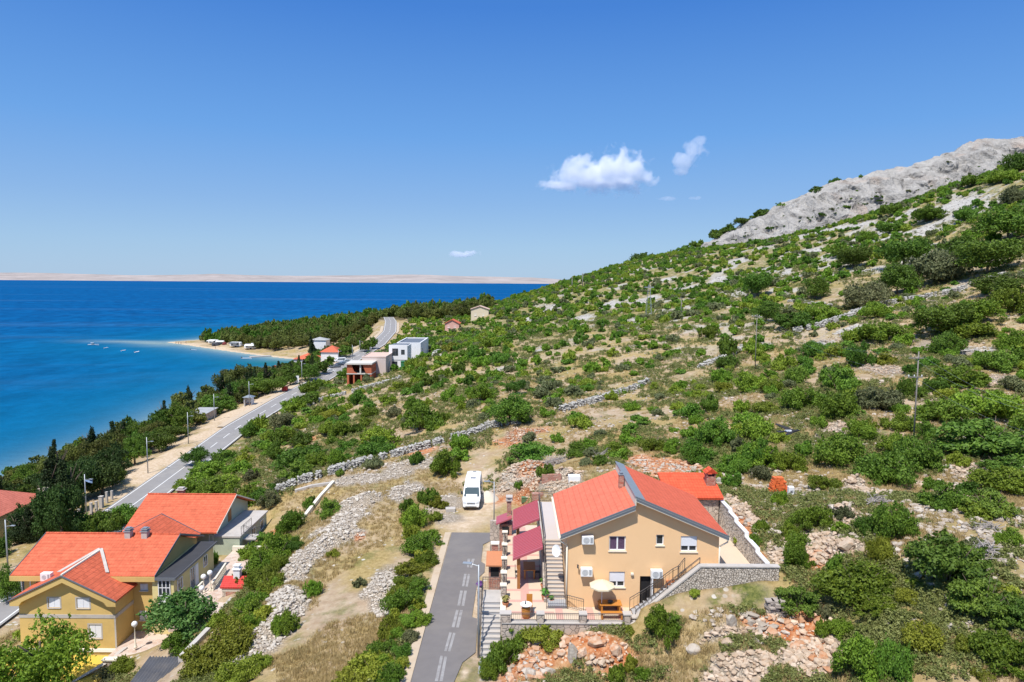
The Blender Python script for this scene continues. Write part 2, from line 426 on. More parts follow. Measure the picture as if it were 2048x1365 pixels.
# ------------------------------------------------------------------ ground masks: what covers the ground where
SPLAT = {'red': [], 'rub': [], 'sand': [], 'karst': [], 'green': []}
def splat(ch, px, py, rx, ry, s=1.0):
    c = ground(px, py); a = ground(px, py + ry); b = ground(px, max(py - ry, 300))
    rxw = rx/F*c.y; ryw = max(abs(b.y - a.y)*0.5, 0.4)
    SPLAT[ch].append((c.x, c.y, rxw, min(ryw, 60), s))
for a in [(1060,985,70,14),(1020,1000,45,10),(1340,935,62,26),(1300,925,40,14),(1150,1308,150,42),(1235,1315,80,38),(1100,1290,40,16),(1080,1345,60,20),(1610,1270,50,46),(1625,1240,26,30),
          (1560,1255,60,20),(1520,1245,50,14),(1500,1075,26,40),(1480,1040,20,30),(1630,1130,30,20),(1050,865,40,10),(845,905,30,6),
          (1520,1120,20,26),(1640,1335,20,30),(620,880,20,6),(720,1075,10,8),(1075,930,40,15),(1020,880,35,12),(545,1070,18,10)]: splat('red', *a)
for a in [(556,1225,52,72),(598,1135,58,52),(575,1180,46,40),(540,1275,34,44),(625,1105,50,26),(690,1040,50,20),(650,1080,54,32),(715,1010,78,32),(800,985,40,34),(800,935,56,20),(740,955,40,12),(772,1165,40,60),(700,1060,40,16),(850,930,34,16),(1045,950,70,30),
          (1120,955,50,20),(1712,972,45,24),(1683,1027,35,20),(1680,1105,65,22),(1515,1335,190,46),(1180,1325,70,18),(1440,1265,70,16),
          (900,1000,40,22),(895,1035,40,16),(1560,1120,30,50),(1500,1030,26,40),(1600,1090,60,20),(1970,960,60,30),(1900,990,40,20),(1700,860,60,16),
          (1880,700,50,26),(1930,660,40,20),(1990,760,60,16),(1760,740,40,16),(1040,870,40,16),(540,1250,30,60),(510,1300,30,50),(700,960,40,12)]: splat('rub', *a)
for a in [(930,1045,60,30),(960,1000,50,30),(890,1010,30,20),(960,960,40,14),(850,1250,14,120),(880,1130,14,60),(978,1110,14,60),(955,1200,14,40),(930,1345,14,20),
          (340,920,60,40),(420,870,50,24),(300,955,40,24),(470,830,40,16),(520,800,30,10),(560,780,30,10),(250,985,40,16),(640,740,30,8),(690,705,20,6),
          (700,725,20,10),(430,697,46,4),(380,690,30,5),(340,905,40,10)]: splat('sand', *a)
for a in [(1905,415,75,16),(1990,408,45,10),(1880,445,80,10),(1750,470,30,10),(1820,428,26,9),(1672,458,24,8),(1655,462,18,6),(1522,496,18,6),(1635,500,22,6),(1655,522,22,7),
          (1535,540,26,8),(1575,546,12,5),(1100,618,28,10),(1170,634,24,9),(1228,608,28,11),(1300,600,40,8),(1380,575,30,9),(1440,560,30,9),(1700,665,34,12),(1880,540,20,6),
          (1560,565,20,5),(1770,480,20,6),(1840,470,30,6),(1330,560,24,6),(1480,520,30,6),(1590,480,26,5),(1060,640,14,5),(1270,640,16,5),(1640,690,24,5),(1740,540,24,6),
          (900,700,14,4),(880,712,14,4),(1080,700,14,4),(790,760,16,4),(1000,740,12,4),(1350,700,16,4),(1450,650,18,5),(1530,690,14,4),(1900,620,20,6),(1960,700,30,8)]: splat('karst', *a)
for a in [(560,860,120,40),(700,880,70,30),(620,920,60,20),(300,990,60,20),(1800,1250,150,80),(1680,1250,60,50),(860,1180,40,90),(800,1300,50,60),(760,1340,50,30),
          (560,1100,60,40),(500,1200,60,60),(430,1330,70,30),(400,1280,40,40),(1750,900,200,50),(1600,820,150,30),(1500,900,100,40),(1450,760,150,30),
          (1900,1150,120,60),(1800,1040,60,40),(1350,1180,60,10),(1600,1230,60,30),(1450,1200,80,20),(1880,380,120,30),(1700,430,100,20),(1600,470,80,16)]: splat('green', *a)
def mask(ch, x, y):
    out = np.zeros(np.shape(x)); n1 = fbm(x/3.1, y/3.1, 31, 4)
    for cx, cy, a, b, s in SPLAT[ch]:
        k = (np.abs(x-cx) < 1.7*a) & (np.abs(y-cy) < 1.7*b)
        if not k.any(): continue
        r = np.hypot((x[k]-cx)/a, (y[k]-cy)/b)
        v = np.clip((1.1 - r + (n1[k]-0.5)*2.0)*1.8, 0, 1)*s
        out[k] = np.maximum(out[k], v)
    return out

# ------------------------------------------------------------------ ground material
def ground_material():
    m, n, l, b = node_mat('hillside ground')
    g = n.new('ShaderNodeNewGeometry'); P = g.outputs['Position']
    def noise(sc, det=5, ro=0.6, off=0):
        t = n.new('ShaderNodeTexNoise'); t.inputs['Scale'].default_value = sc; t.inputs['Detail'].default_value = det; t.inputs['Roughness'].default_value = ro
        if off:
            mp = n.new('ShaderNodeMapping'); mp.inputs['Location'].default_value = (off, off*1.7, off*.3); l.new(P, mp.inputs['Vector']); l.new(mp.outputs[0], t.inputs['Vector'])
        else: l.new(P, t.inputs['Vector'])
        return t.outputs['Fac']
    def ramp(f, a, c):
        r = n.new('ShaderNodeMapRange'); r.interpolation_type = 'SMOOTHSTEP'; r.inputs['From Min'].default_value = a; r.inputs['From Max'].default_value = c
        l.new(f, r.inputs['Value']); return r.outputs[0]
    def mix(f, a, c):
        x = n.new('ShaderNodeMix'); x.data_type = 'RGBA'
        for s, v in ((6, a), (7, c)):
            if isinstance(v, tuple): x.inputs[s].default_value = (*v, 1)
            else: l.new(v, x.inputs[s])
        if isinstance(f, float): x.inputs['Factor'].default_value = f
        else: l.new(f, x.inputs['Factor'])
        return x.outputs[2]
    def math2(op, a, c):
        x = n.new('ShaderNodeMath'); x.operation = op; x.use_clamp = True
        for s, v in ((0, a), (1, c)):
            if isinstance(v, float): x.inputs[s].default_value = v
            else: l.new(v, x.inputs[s])
        return x.outputs[0]
    A = n.new('ShaderNodeAttribute'); A.attribute_name = 'cover_a'; B = n.new('ShaderNodeAttribute'); B.attribute_name = 'cover_b'
    sa = n.new('ShaderNodeSeparateColor'); l.new(A.outputs['Color'], sa.inputs[0]); sb = n.new('ShaderNodeSeparateColor'); l.new(B.outputs['Color'], sb.inputs[0])
    red, rub, sand = sa.outputs; karst, green, wood = sb.outputs
    # dry grass and pinkish stony earth
    earth = mix(ramp(noise(0.9, 6, 0.7), 0.3, 0.7), (0.34, 0.24, 0.155), (0.47, 0.37, 0.26))
    straw = mix(ramp(noise(2.6, 6, 0.75, 3), 0.3, 0.7), (0.27, 0.195, 0.075), (0.44, 0.33, 0.15))
    col = mix(ramp(noise(0.13, 4, 0.6, 7), 0.36, 0.62), earth, straw)
    # olive low growth
    herb = mix(ramp(noise(3.5, 5, 0.7, 9), 0.3, 0.7), (0.065, 0.085, 0.022), (0.20, 0.20, 0.06))
    gmask = math2('ADD', math2('MULTIPLY', ramp(noise(0.33, 6, 0.7, 13), 0.50, 0.66), 0.62), math2('MULTIPLY', green, ramp(noise(0.5, 5, 0.7, 15), 0.36, 0.56)))
    col = mix(gmask, col, herb)
    # scattered pale stones, two sizes
    def cells(sc, thr):
        v = n.new('ShaderNodeTexVoronoi'); v.inputs['Scale'].default_value = sc; l.new(P, v.inputs['Vector'])
        s = n.new('ShaderNodeSeparateColor'); l.new(v.outputs['Color'], s.inputs[0])
        return v, s
    v1, s1 = cells(2.0, 0)
    st = math2('MULTIPLY', math2('GREATER_THAN', s1.outputs[1], 0.80), ramp(v1.outputs['Distance'], 0.42, 0.30))
    st = math2('MULTIPLY', st, ramp(noise(0.4, 3, 0.5, 21), 0.42, 0.60))
    col = mix(st, col, mix(s1.outputs[0], (0.42, 0.37, 0.31), (0.58, 0.54, 0.48)))
    # sand and gravel flats
    sandc = mix(ramp(noise(1.6, 7, 0.7, 25), 0.3, 0.72), (0.45, 0.33, 0.21), (0.62, 0.50, 0.37))
    col = mix(sand, col, sandc)
    # rubble
    v2, s2 = cells(4.2, 0)
    e2 = n.new('ShaderNodeTexVoronoi'); e2.feature = 'DISTANCE_TO_EDGE'; e2.inputs['Scale'].default_value = 4.2; l.new(P, e2.inputs['Vector'])
    rc = mix(s2.outputs[0], (0.40, 0.33, 0.25), (0.58, 0.50, 0.41))
    rc = mix(ramp(e2.outputs['Distance'], 0.07, 0.0), rc, (0.33, 0.26, 0.19))
    col = mix(rub, col, rc)
    # iron-red soil with stones in it
    rs = mix(ramp(noise(2.2, 6, 0.7, 33), 0.35, 0.68), (0.36, 0.10, 0.028), (0.56, 0.30, 0.16))
    rs = mix(math2('MULTIPLY', math2('GREATER_THAN', s2.outputs[1], 0.62), ramp(v2.outputs['Distance'], 0.45, 0.3)), rs, (0.60, 0.44, 0.31))
    col = mix(red, col, rs)
    # bare karst
    kc = mix(ramp(noise(1.1, 8, 0.75, 41), 0.35, 0.65), (0.34, 0.32, 0.29), (0.50, 0.48, 0.44))
    ve = n.new('ShaderNodeTexVoronoi'); ve.feature = 'DISTANCE_TO_EDGE'; ve.inputs['Scale'].default_value = 0.8; l.new(P, ve.inputs['Vector'])
    kc = mix(ramp(ve.outputs['Distance'], 0.05, 0.0), kc, (0.24, 0.22, 0.20))
    col = mix(karst, col, kc)
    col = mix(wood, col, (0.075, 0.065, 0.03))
    l.new(col, b.inputs['Base Color'])
    b.inputs['Roughness'].default_value = 0.95; b.inputs['Specular IOR Level'].default_value = 0.1
    bp = n.new('ShaderNodeBump'); bp.inputs['Strength'].default_value = 0.9; bp.inputs['Distance'].default_value = 0.22
    l.new(math2('ADD', math2('MULTIPLY', noise(2.5, 8, 0.75, 51), 0.7), math2('MULTIPLY', rub, ramp(e2.outputs['Distance'], 0.0, 0.25))), bp.inputs['Height'])
    l.new(bp.outputs[0], b.inputs['Normal'])
    return m
M = {}
M['ground'] = ground_material()

def grid_faces(nr, nc):
    i = np.arange(nr-1)[:, None]*nc + np.arange(nc-1)[None]
    q = np.stack([i, i+1, i+nc+1, i+nc], -1).reshape(-1, 4)
    return q
def add_attr(me, name, rgb):
    a = me.attributes.new(name, 'FLOAT_COLOR', 'POINT')
    c = np.ones((len(rgb), 4), dtype=np.float32); c[:, :3] = rgb
    a.data.foreach_set('color', c.ravel())
# ---- the land, one sheet
nr, nc = 640, 620
ds = 9.0*(2100/9.0)**np.linspace(0, 1, nr)
us = np.linspace(-1.25, 1.35, nc)
Y0, U0 = np.meshgrid(ds, us, indexing='ij'); X0 = U0*np.maximum(Y0, 30)
x = X0.ravel(); y = Y0.ravel()
z = height(x, y)
me = mesh_np('ground', np.stack([x, y, z], 1), grid_faces(nr, nc), np.full((nr-1)*(nc-1), 4), M['ground'], smooth=True)
sd = shore_dist(x, y)
beach = (1-sstep(2, 6, sd + (fbm(x/6, y/6, 77)-0.5)*4)); beach[(sd < -30)] = 1
sandm = np.maximum(mask('sand', x, y), beach)
slope = np.clip((z - z_spline(x, y)), -1, 1)
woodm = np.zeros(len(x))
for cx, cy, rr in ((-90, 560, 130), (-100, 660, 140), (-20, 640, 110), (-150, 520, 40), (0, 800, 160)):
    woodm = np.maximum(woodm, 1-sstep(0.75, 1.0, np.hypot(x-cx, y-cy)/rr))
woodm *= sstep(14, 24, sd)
up = sstep(250, 420, y)*sstep(20, 80, x)
karst = np.maximum(mask('karst', x, y), (fbm(x/9, y/9, 61, 4) > 0.63)*(sstep(110, 220, y)*sstep(0, 40, x))*0.8)
add_attr(me, 'cover_a', np.stack([mask('red', x, y), mask('rub', x, y), sandm], 1))
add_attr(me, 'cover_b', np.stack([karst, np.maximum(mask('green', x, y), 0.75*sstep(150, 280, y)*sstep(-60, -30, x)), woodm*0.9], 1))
tag(link('ground', me), kind='structure')

# ---- the bare rock ridge behind the slope
def ridge():
    top = [(1330,512),(1380,497),(1420,484),(1500,439),(1560,410),(1600,391),(1640,373),(1680,361),(1720,352),(1800,336),(1850,325),(1890,309),(1935,289),(1975,278),(2000,276),(2015,281),(2048,275),(2150,262),(2300,236),(2500,215)]
    tp = np.array([tuple(at_y(px, py, 520 + (px-1400)*0.10)) for px, py in top])
    ns, nt = 620, 190
    s = np.linspace(0, len(tp)-1, ns); k = np.minimum(s.astype(int), len(tp)-2); f = (s-k)[:, None]
    T = tp[k]*(1-f)+tp[k+1]*f
    t = np.linspace(-0.55, 1, nt)
    V = np.zeros((ns, nt, 3))
    for j, tt in enumerate(t):
        if tt >= 0:      # front face falls towards the viewer and the sea
            V[:, j] = T + np.array([-10*tt, -150*tt, 0]); V[:, j, 2] = T[:, 2] - (T[:, 2]*0.62+6)*tt**1.15
        else:
            V[:, j] = T + np.array([20*tt, -260*tt, 0]); V[:, j, 2] = T[:, 2] + 120*tt
    x = V[..., 0]; y = V[..., 1]; z = V[..., 2]
    a = (x*0.5+y*0.35+z*0.5)
    rid = 1-np.abs(2*fbm(x/26+z/30, y/26+z/22, 5, 5)-1)
    rid2 = 1-np.abs(2*fbm(a/7, (x-y)/19, 15, 4)-1)
    edge = np.clip(np.abs(t)[None]*6, 0.35, 1)
    rid3 = 1-np.abs(2*fbm(x/9+y/25, z/6, 45, 4)-1)
    V[..., 2] += ((rid-0.75)*14 + (rid2-0.75)*8 + (rid3-0.7)*4)*edge
    V[..., 1] += ((fbm(x/11, z/11, 25, 4)-0.5)*16 + (rid3-0.7)*9)*edge
    m, n, l, b = node_mat('pale limestone')
    g = n.new('ShaderNodeNewGeometry')
    t1 = n.new('ShaderNodeTexNoise'); t1.inputs['Scale'].default_value = 0.10; t1.inputs['Detail'].default_value = 9; t1.inputs['Roughness'].default_value = 0.72
    l.new(g.outputs['Position'], t1.inputs['Vector'])
    rp = n.new('ShaderNodeValToRGB'); e = rp.color_ramp.elements
    e[0].position = 0.32; e[0].color = (0.16, 0.145, 0.13, 1); e[1].position = 0.64; e[1].color = (0.50, 0.475, 0.44, 1)
    q = e.new(0.45); q.color = (0.37, 0.35, 0.325, 1)
    l.new(t1.outputs['Fac'], rp.inputs[0])
    t3 = n.new('ShaderNodeTexNoise'); t3.inputs['Scale'].default_value = 0.035; t3.inputs['Detail'].default_value = 4
    l.new(g.outputs['Position'], t3.inputs['Vector'])
    mr = n.new('ShaderNodeMapRange'); mr.inputs['From Min'].default_value = 0.60; mr.inputs['From Max'].default_value = 0.86; l.new(t3.outputs['Fac'], mr.inputs['Value'])
    mx = n.new('ShaderNodeMix'); mx.data_type = 'RGBA'; mx.inputs[7].default_value = (0.46, 0.33, 0.25, 1)
    l.new(mr.outputs[0], mx.inputs['Factor']); l.new(rp.outputs[0], mx.inputs[6]); l.new(mx.outputs[2], b.inputs['Base Color'])
    b.inputs['Roughness'].default_value = 0.95; b.inputs['Specular IOR Level'].default_value = 0.1
    bp = n.new('ShaderNodeBump'); bp.inputs['Strength'].default_value = 1.0; bp.inputs['Distance'].default_value = 3.0
    t2 = n.new('ShaderNodeTexNoise'); t2.inputs['Scale'].default_value = 0.22; t2.inputs['Detail'].default_value = 8; t2.inputs['Roughness'].default_value = 0.75
    l.new(g.outputs['Position'], t2.inputs['Vector']); l.new(t2.outputs['Fac'], bp.inputs['Height']); l.new(bp.outputs[0], b.inputs['Normal'])
    M['limestone'] = m
    me = mesh_np('rocky_ridge', V.reshape(-1, 3), grid_faces(ns, nt), np.full((ns-1)*(nt-1), 4), m, smooth=False)
    tag(link('rocky_ridge', me), kind='structure')
    return V
RIDGE = ridge()

# ---- the sea
def sea():
    nr, nc = 300, 330
    d = 35.0*(42000/35.0)**np.linspace(0, 1, nr); u = np.linspace(-1.6, 1.2, nc)
    Y, U = np.meshgrid(d, u, indexing='ij'); X = U*np.maximum(Y, 60)
    x = X.ravel(); y = Y.ravel()
    s = shore_dist(x, y)
    sh = np.exp(np.minimum(s, 0)/8.0)
    # the sand bar running on under water beyond the spit
    for cx, cy, a, b, w in ((-275, 497, 34, 9, 0.75), (-255, 487, 22, 9, 0.8), (-235, 474, 26, 12, 0.6), (-300, 505, 30, 6, 0.35)):
        sh = np.maximum(sh, w*np.exp(-(((x-cx)/a)**2+((y-cy)/b)**2)))
    cove = np.exp(-(((x+128)/26)**2+((y-378)/18)**2))
    near = np.exp(np.minimum(s, 0)/90.0)
    m, n, l, b = node_mat('sea water')
    A = n.new('ShaderNodeAttribute'); A.attribute_name = 'bottom'; sp = n.new('ShaderNodeSeparateColor'); l.new(A.outputs['Color'], sp.inputs[0])
    g = n.new('ShaderNodeNewGeometry'); P = g.outputs['Position']
    def mix(f, a, c):
        q = n.new('ShaderNodeMix'); q.data_type = 'RGBA'; l.new(f, q.inputs['Factor'])
        for k, v in ((6, a), (7, c)):
            if isinstance(v, tuple): q.inputs[k].default_value = (*v, 1)
            else: l.new(v, q.inputs[k])
        return q.outputs[2]
    # wind: patches and long streaks where the surface is rougher or smoother
    mp = n.new('ShaderNodeMapping'); mp.inputs['Scale'].default_value = (0.0007, 0.006, 1); mp.inputs['Rotation'].default_value = (0, 0, 0.12); l.new(P, mp.inputs['Vector'])
    t = n.new('ShaderNodeTexNoise'); t.inputs['Scale'].default_value = 1.0; t.inputs['Detail'].default_value = 6; t.inputs['Roughness'].default_value = 0.6; t.inputs['Distortion'].default_value = 0.6
    l.new(mp.outputs[0], t.inputs['Vector'])
    t4 = n.new('ShaderNodeTexNoise'); t4.inputs['Scale'].default_value = 0.09; t4.inputs['Detail'].default_value = 8; t4.inputs['Roughness'].default_value = 0.78
    m4 = n.new('ShaderNodeMapping'); m4.inputs['Scale'].default_value = (0.6, 0.35, 1); l.new(P, m4.inputs['Vector']); l.new(m4.outputs[0], t4.inputs['Vector'])
    mr = n.new('ShaderNodeMapRange'); mr.inputs['From Min'].default_value = 0.41; mr.inputs['From Max'].default_value = 0.62; l.new(t4.outputs['Fac'], mr.inputs['Value'])
    deep = mix(mr.outputs[0], (0.0, 0.050, 0.162), (0.001, 0.105, 0.292))
    c = mix(sp.outputs[1], deep, (0.0, 0.130, 0.235))
    c = mix(sp.outputs[2], c, (0.002, 0.125, 0.155))
    c = mix(sp.outputs[0], c, (0.27, 0.33, 0.30))
    rr = n.new('ShaderNodeMapRange'); rr.inputs['From Min'].default_value = 0.56; rr.inputs['From Max'].default_value = 0.68
    rr.inputs['To Min'].default_value = 0.035; rr.inputs['To Max'].default_value = 0.17; l.new(t.outputs['Fac'], rr.inputs['Value'])
    n.remove(b)
    b = n.new('ShaderNodeBsdfDiffuse'); l.new(c, b.inputs['Color'])
    gl = n.new('ShaderNodeBsdfGlossy'); gl.inputs['Roughness'].default_value = 0.28; ms = n.new('ShaderNodeMixShader')
    l.new(rr.outputs[0], ms.inputs[0]); l.new(b.outputs[0], ms.inputs[1]); l.new(gl.outputs[0], ms.inputs[2]); l.new(ms.outputs[0], n['Material Output'].inputs['Surface'])
    w1 = n.new('ShaderNodeTexNoise'); w1.inputs['Scale'].default_value = 0.30; w1.inputs['Detail'].default_value = 7; w1.inputs['Roughness'].default_value = 0.65
    m2 = n.new('ShaderNodeMapping'); m2.inputs['Scale'].default_value = (0.7, 1.5, 1); l.new(P, m2.inputs['Vector']); l.new(m2.outputs[0], w1.inputs['Vector'])
    bp = n.new('ShaderNodeBump'); bp.inputs['Strength'].default_value = 0.9; bp.inputs['Distance'].default_value = 0.8
    l.new(w1.outputs['Fac'], bp.inputs['Height']); l.new(bp.outputs[0], b.inputs['Normal']); l.new(bp.outputs[0], gl.inputs['Normal'])
    me = mesh_np('sea', np.stack([x, y, np.zeros_like(x)], 1), grid_faces(nr, nc), np.full((nr-1)*(nc-1), 4), m, smooth=True)
    add_attr(me, 'bottom', np.stack([np.clip(sh, 0, 1)*0.9, np.clip(near*0.85, 0, 1), np.clip(cove, 0, 1)], 1))
    tag(link('sea', me), kind='structure')
sea()

# ---- the bare island across the channel
def island():
    prof = [(-700,540),(-300,543),(0,545),(75,545.5),(150,547.5),(270,550.5),(340,550),(400,548.5),(430,547.5),(500,550.5),(600,551.5),(700,551),(820,549),(860,550),(920,552.5),(1000,553.5),(1060,555),(1110,558),(1150,562),(1200,566)]
    ns, nt = 500, 40
    pxs = np.linspace(-700, 1215, ns); tops = np.interp(pxs, [p[0] for p in prof], [p[1] for p in prof])
    V = np.zeros((ns, nt, 3)); t = np.linspace(0, 1, nt)
    D0, D1 = 14000.0, 16500.0
    for i, (px, py) in enumerate(zip(pxs, tops)):
        top = at_y(px, py, D1)
        for j, tt in enumerate(t):
            yy = D0+(D1-D0)*min(tt*1.15, 1.3); xx = top.x*(yy/D1)
            hgt = max(top.z, 4)*min(1, tt*1.05)**0.75 if tt < 0.93 else max(top.z, 4)*(1-(tt-0.93)*3)
            V[i, j] = (xx, yy, hgt-3*(tt == 0))
    x = V[..., 0]; y = V[..., 1]; env = np.sin(np.clip(t, 0, 1)*math.pi)[None]
    V[..., 2] += (fbm(x/700, y/500, 8, 5)-0.5)*55*env + (fbm(x/160, y/160, 18, 4)-0.5)*30*env
    m, n, l, b = node_mat('bare island rock')
    g = n.new('ShaderNodeNewGeometry'); mp = n.new('ShaderNodeMapping'); mp.inputs['Scale'].default_value = (0.0012, 0.0012, 0.012); l.new(g.outputs['Position'], mp.inputs['Vector'])
    t1 = n.new('ShaderNodeTexNoise'); t1.inputs['Scale'].default_value = 1.0; t1.inputs['Detail'].default_value = 8; t1.inputs['Roughness'].default_value = 0.7; l.new(mp.outputs[0], t1.inputs['Vector'])
    rp = n.new('ShaderNodeValToRGB'); e = rp.color_ramp.elements
    e[0].position = 0.3; e[0].color = (0.25, 0.225, 0.215, 1); e[1].position = 0.7; e[1].color = (0.42, 0.37, 0.35, 1)
    l.new(t1.outputs['Fac'], rp.inputs[0]); l.new(rp.outputs[0], b.inputs['Base Color']); b.inputs['Roughness'].default_value = 1; b.inputs['Specular IOR Level'].default_value = 0
    me = mesh_np('island', V.reshape(-1, 3), grid_faces(ns, nt)[:, ::-1], np.full((ns-1)*(nt-1), 4), m, smooth=True)
    tag(link('island', me), kind='structure')
island()

# ---- clouds: bodies of vapour some kilometres out
def cloud(name, blobs, dist, dens, label, rough=0.55):
    """blobs: (picture x, picture y, half width px, half height px)"""
    k = dist/F
    ce = at_y(sum(b[0] for b in blobs)/len(blobs), sum(b[1] for b in blobs)/len(blobs), dist)
    m = bpy.data.materials.new('cloud vapour'); m.use_nodes = True; n = m.node_tree.nodes; l = m.node_tree.links
    n.remove(n['Principled BSDF'])
    tc = n.new('ShaderNodeTexCoord'); f = None; lo = [1e9]*3; hi = [-1e9]*3
    for px, py, rx, ry in blobs:
        c = at_y(px, py, dist) - ce; r = (rx*k, max(rx, ry)*k*0.6, ry*k)
        for i in range(3): lo[i] = min(lo[i], c[i]-r[i]*1.25); hi[i] = max(hi[i], c[i]+r[i]*1.25)
        mp = n.new('ShaderNodeMapping'); mp.vector_type = 'TEXTURE'; mp.inputs['Location'].default_value = c; mp.inputs['Scale'].default_value = r
        l.new(tc.outputs['Object'], mp.inputs['Vector'])
        ln = n.new('ShaderNodeVectorMath'); ln.operation = 'LENGTH'; l.new(mp.outputs[0], ln.inputs[0])
        s = n.new('ShaderNodeMath'); s.operation = 'SUBTRACT'; s.inputs[0].default_value = 1.0; l.new(ln.outputs['Value'], s.inputs[1])
        if f is None: f = s.outputs[0]
        else:
            q = n.new('ShaderNodeMath'); q.operation = 'SMOOTH_MAX'; q.inputs[2].default_value = 0.25; l.new(f, q.inputs[0]); l.new(s.outputs[0], q.inputs[1]); f = q.outputs[0]
    t = n.new('ShaderNodeTexNoise'); t.inputs['Scale'].default_value = 1/(24*k); t.inputs['Detail'].default_value = 9; t.inputs['Roughness'].default_value = rough; t.inputs['Distortion'].default_value = 0.3
    l.new(tc.outputs['Object'], t.inputs['Vector'])
    a = n.new('ShaderNodeMath'); a.operation = 'MULTIPLY_ADD'; a.inputs[1].default_value = 2.7; a.inputs[2].default_value = -1.42; l.new(t.outputs['Fac'], a.inputs[0])
    q = n.new('ShaderNodeMath'); q.operation = 'ADD'; l.new(f, q.inputs[0]); l.new(a.outputs[0], q.inputs[1])
    mr = n.new('ShaderNodeMapRange'); mr.interpolation_type = 'SMOOTHSTEP'; mr.inputs['From Min'].default_value = 0.0; mr.inputs['From Max'].default_value = 0.42; mr.inputs['To Max'].default_value = dens
    l.new(q.outputs[0], mr.inputs['Value'])
    v = n.new('ShaderNodeVolumePrincipled'); v.inputs['Color'].default_value = (0.98, 0.98, 0.99, 1); v.inputs['Anisotropy'].default_value = 0.0
    l.new(mr.outputs[0], v.inputs['Density']); l.new(v.outputs[0], n['Material Output'].inputs['Volume'])
    bx = MB().box(lo[0], hi[0], lo[1], hi[1], lo[2], hi[2])
    o = bx.build(name, m); o.location = ce
    tag(o, label, 'cloud')
    return o
cloud('cloud', [(1235,345,62,46),(1180,350,70,30),(1120,372,48,11),(1290,355,24,18),(1160,330,36,22),(1200,365,95,11),(1246,318,30,26),(1140,352,40,14)], 6000, 0.012,
      'largest white puffy cloud with a low tail to its left, in the blue sky')
cloud('cloud', [(1368,322,26,24),(1385,300,24,24),(1402,282,17,16),(1360,342,22,8)], 6000, 0.010, 'slanting white cloud just right of the largest cloud, above the hill')
cloud('cloud', [(915,508,20,7),(940,506,18,6),(928,510,26,5)], 9000, 0.012, 'small flat white cloud low over the island, above the pale house')
cloud('cloud', [(1304,366,18,8)], 6000, 0.006, 'tiny white wisp under the right end of the largest cloud')
cloud('cloud', [(1335,397,22,5),(1385,397,16,4)], 7000, 0.004, 'faint pinkish wisp of cloud below the slanting cloud')
# ------------------------------------------------------------------ roads and markings
M['asphalt'] = plain('coast road asphalt', (0.25, 0.236, 0.226), 0.85, 0.10, 0.8, 0.3, 40, dirt=(0.30, 0.28, 0.26), dscale=0.25)
M['asphalt_new'] = plain('village road asphalt', (0.172, 0.155, 0.147), 0.85, 0.12, 1.5, 0.3, 40, dirt=(0.21, 0.188, 0.170), dscale=0.3)
M['paint'] = plain('road paint', (0.72, 0.71, 0.68), 0.7, 0.06, 4)
M['worn'] = plain('worn road paint', (0.30, 0.285, 0.275), 0.8, 0.25, 2.0, dirt=(0.19, 0.175, 0.17), dscale=1.4)
M['kerb'] = plain('pale concrete kerb', (0.50, 0.40, 0.29), 0.9, 0.10, 2.0, 0.3, dirt=(0.44, 0.33, 0.22), dscale=0.8)
def dense(P, step=1.5):
    out = []
    for i in range(len(P)-1):
        a, b = P[i], P[i+1]; k = max(1, int(np.hypot(*(b-a)[:2])/step))
        for j in range(k): out.append(a+(b-a)*j/k)
    out.append(P[-1]); out = np.array(out)
    for _ in range(8): out[1:-1] = (out[:-2]+out[1:-1]*2+out[2:])/4
    return out
CL = dense(COAST)
def normals(L):
    t = np.gradient(L[:, :2], axis=0); t /= np.linalg.norm(t, axis=1)[:, None]
    return np.stack([t[:, 1], -t[:, 0]], 1)
CN = normals(CL)
CS = np.concatenate([[0], np.cumsum(np.linalg.norm(np.diff(CL[:, :2], axis=0), axis=1))])
def strip(o0, o1, dz, s0=None, s1=None):
    """a ribbon between two offsets from the road's centre line (to the right of it positive)"""
    s0 = CS[0] if s0 is None else s0; s1 = CS[-1] if s1 is None else s1
    ss = np.unique(np.concatenate([[s0], CS[(CS > s0) & (CS < s1)], [s1]]))
    c = np.stack([np.interp(ss, CS, CL[:, k]) for k in range(3)], 1); nn = np.stack([np.interp(ss, CS, CN[:, k]) for k in range(2)], 1)
    a = c.copy(); a[:, :2] += nn*o0; a[:, 2] += dz; b = c.copy(); b[:, :2] += nn*o1; b[:, 2] += dz
    return a, b
def ribbon(mb, a, b):
    n = len(a); vs = list(map(tuple, a)) + list(map(tuple, b))
    mb.add(vs, [(i, n+i, n+i+1, i+1) for i in range(n-1)])
mb = MB(); ribbon(mb, *strip(-3.6, 3.6, 0.06)); tag(mb.build('coast_road', M['asphalt']), kind='structure')
mb = MB()
for o in (-3.25, 3.1): ribbon(mb, *strip(o, o+0.17, 0.066))
s = CS[0]
while s < CS[-1]-6: ribbon(mb, *strip(-0.08, 0.08, 0.066, s, s+4.5)); s += 8.5
ribbon(mb, *strip(-0.08, 0.08, 0.067, 95, 160))
tag(mb.build('coast_road_markings', M['paint']), kind='structure')
mb = MB(); ribbon(mb, *strip(-5.4, -3.75, 0.05, 300, 420)); ribbon(mb, *strip(-5.6, -3.75, 0.05, 190, 300)); ribbon(mb, *strip(3.75, 5.0, 0.05, 385, 440))
tag(mb.build('pavement', M['kerb']), kind='structure')
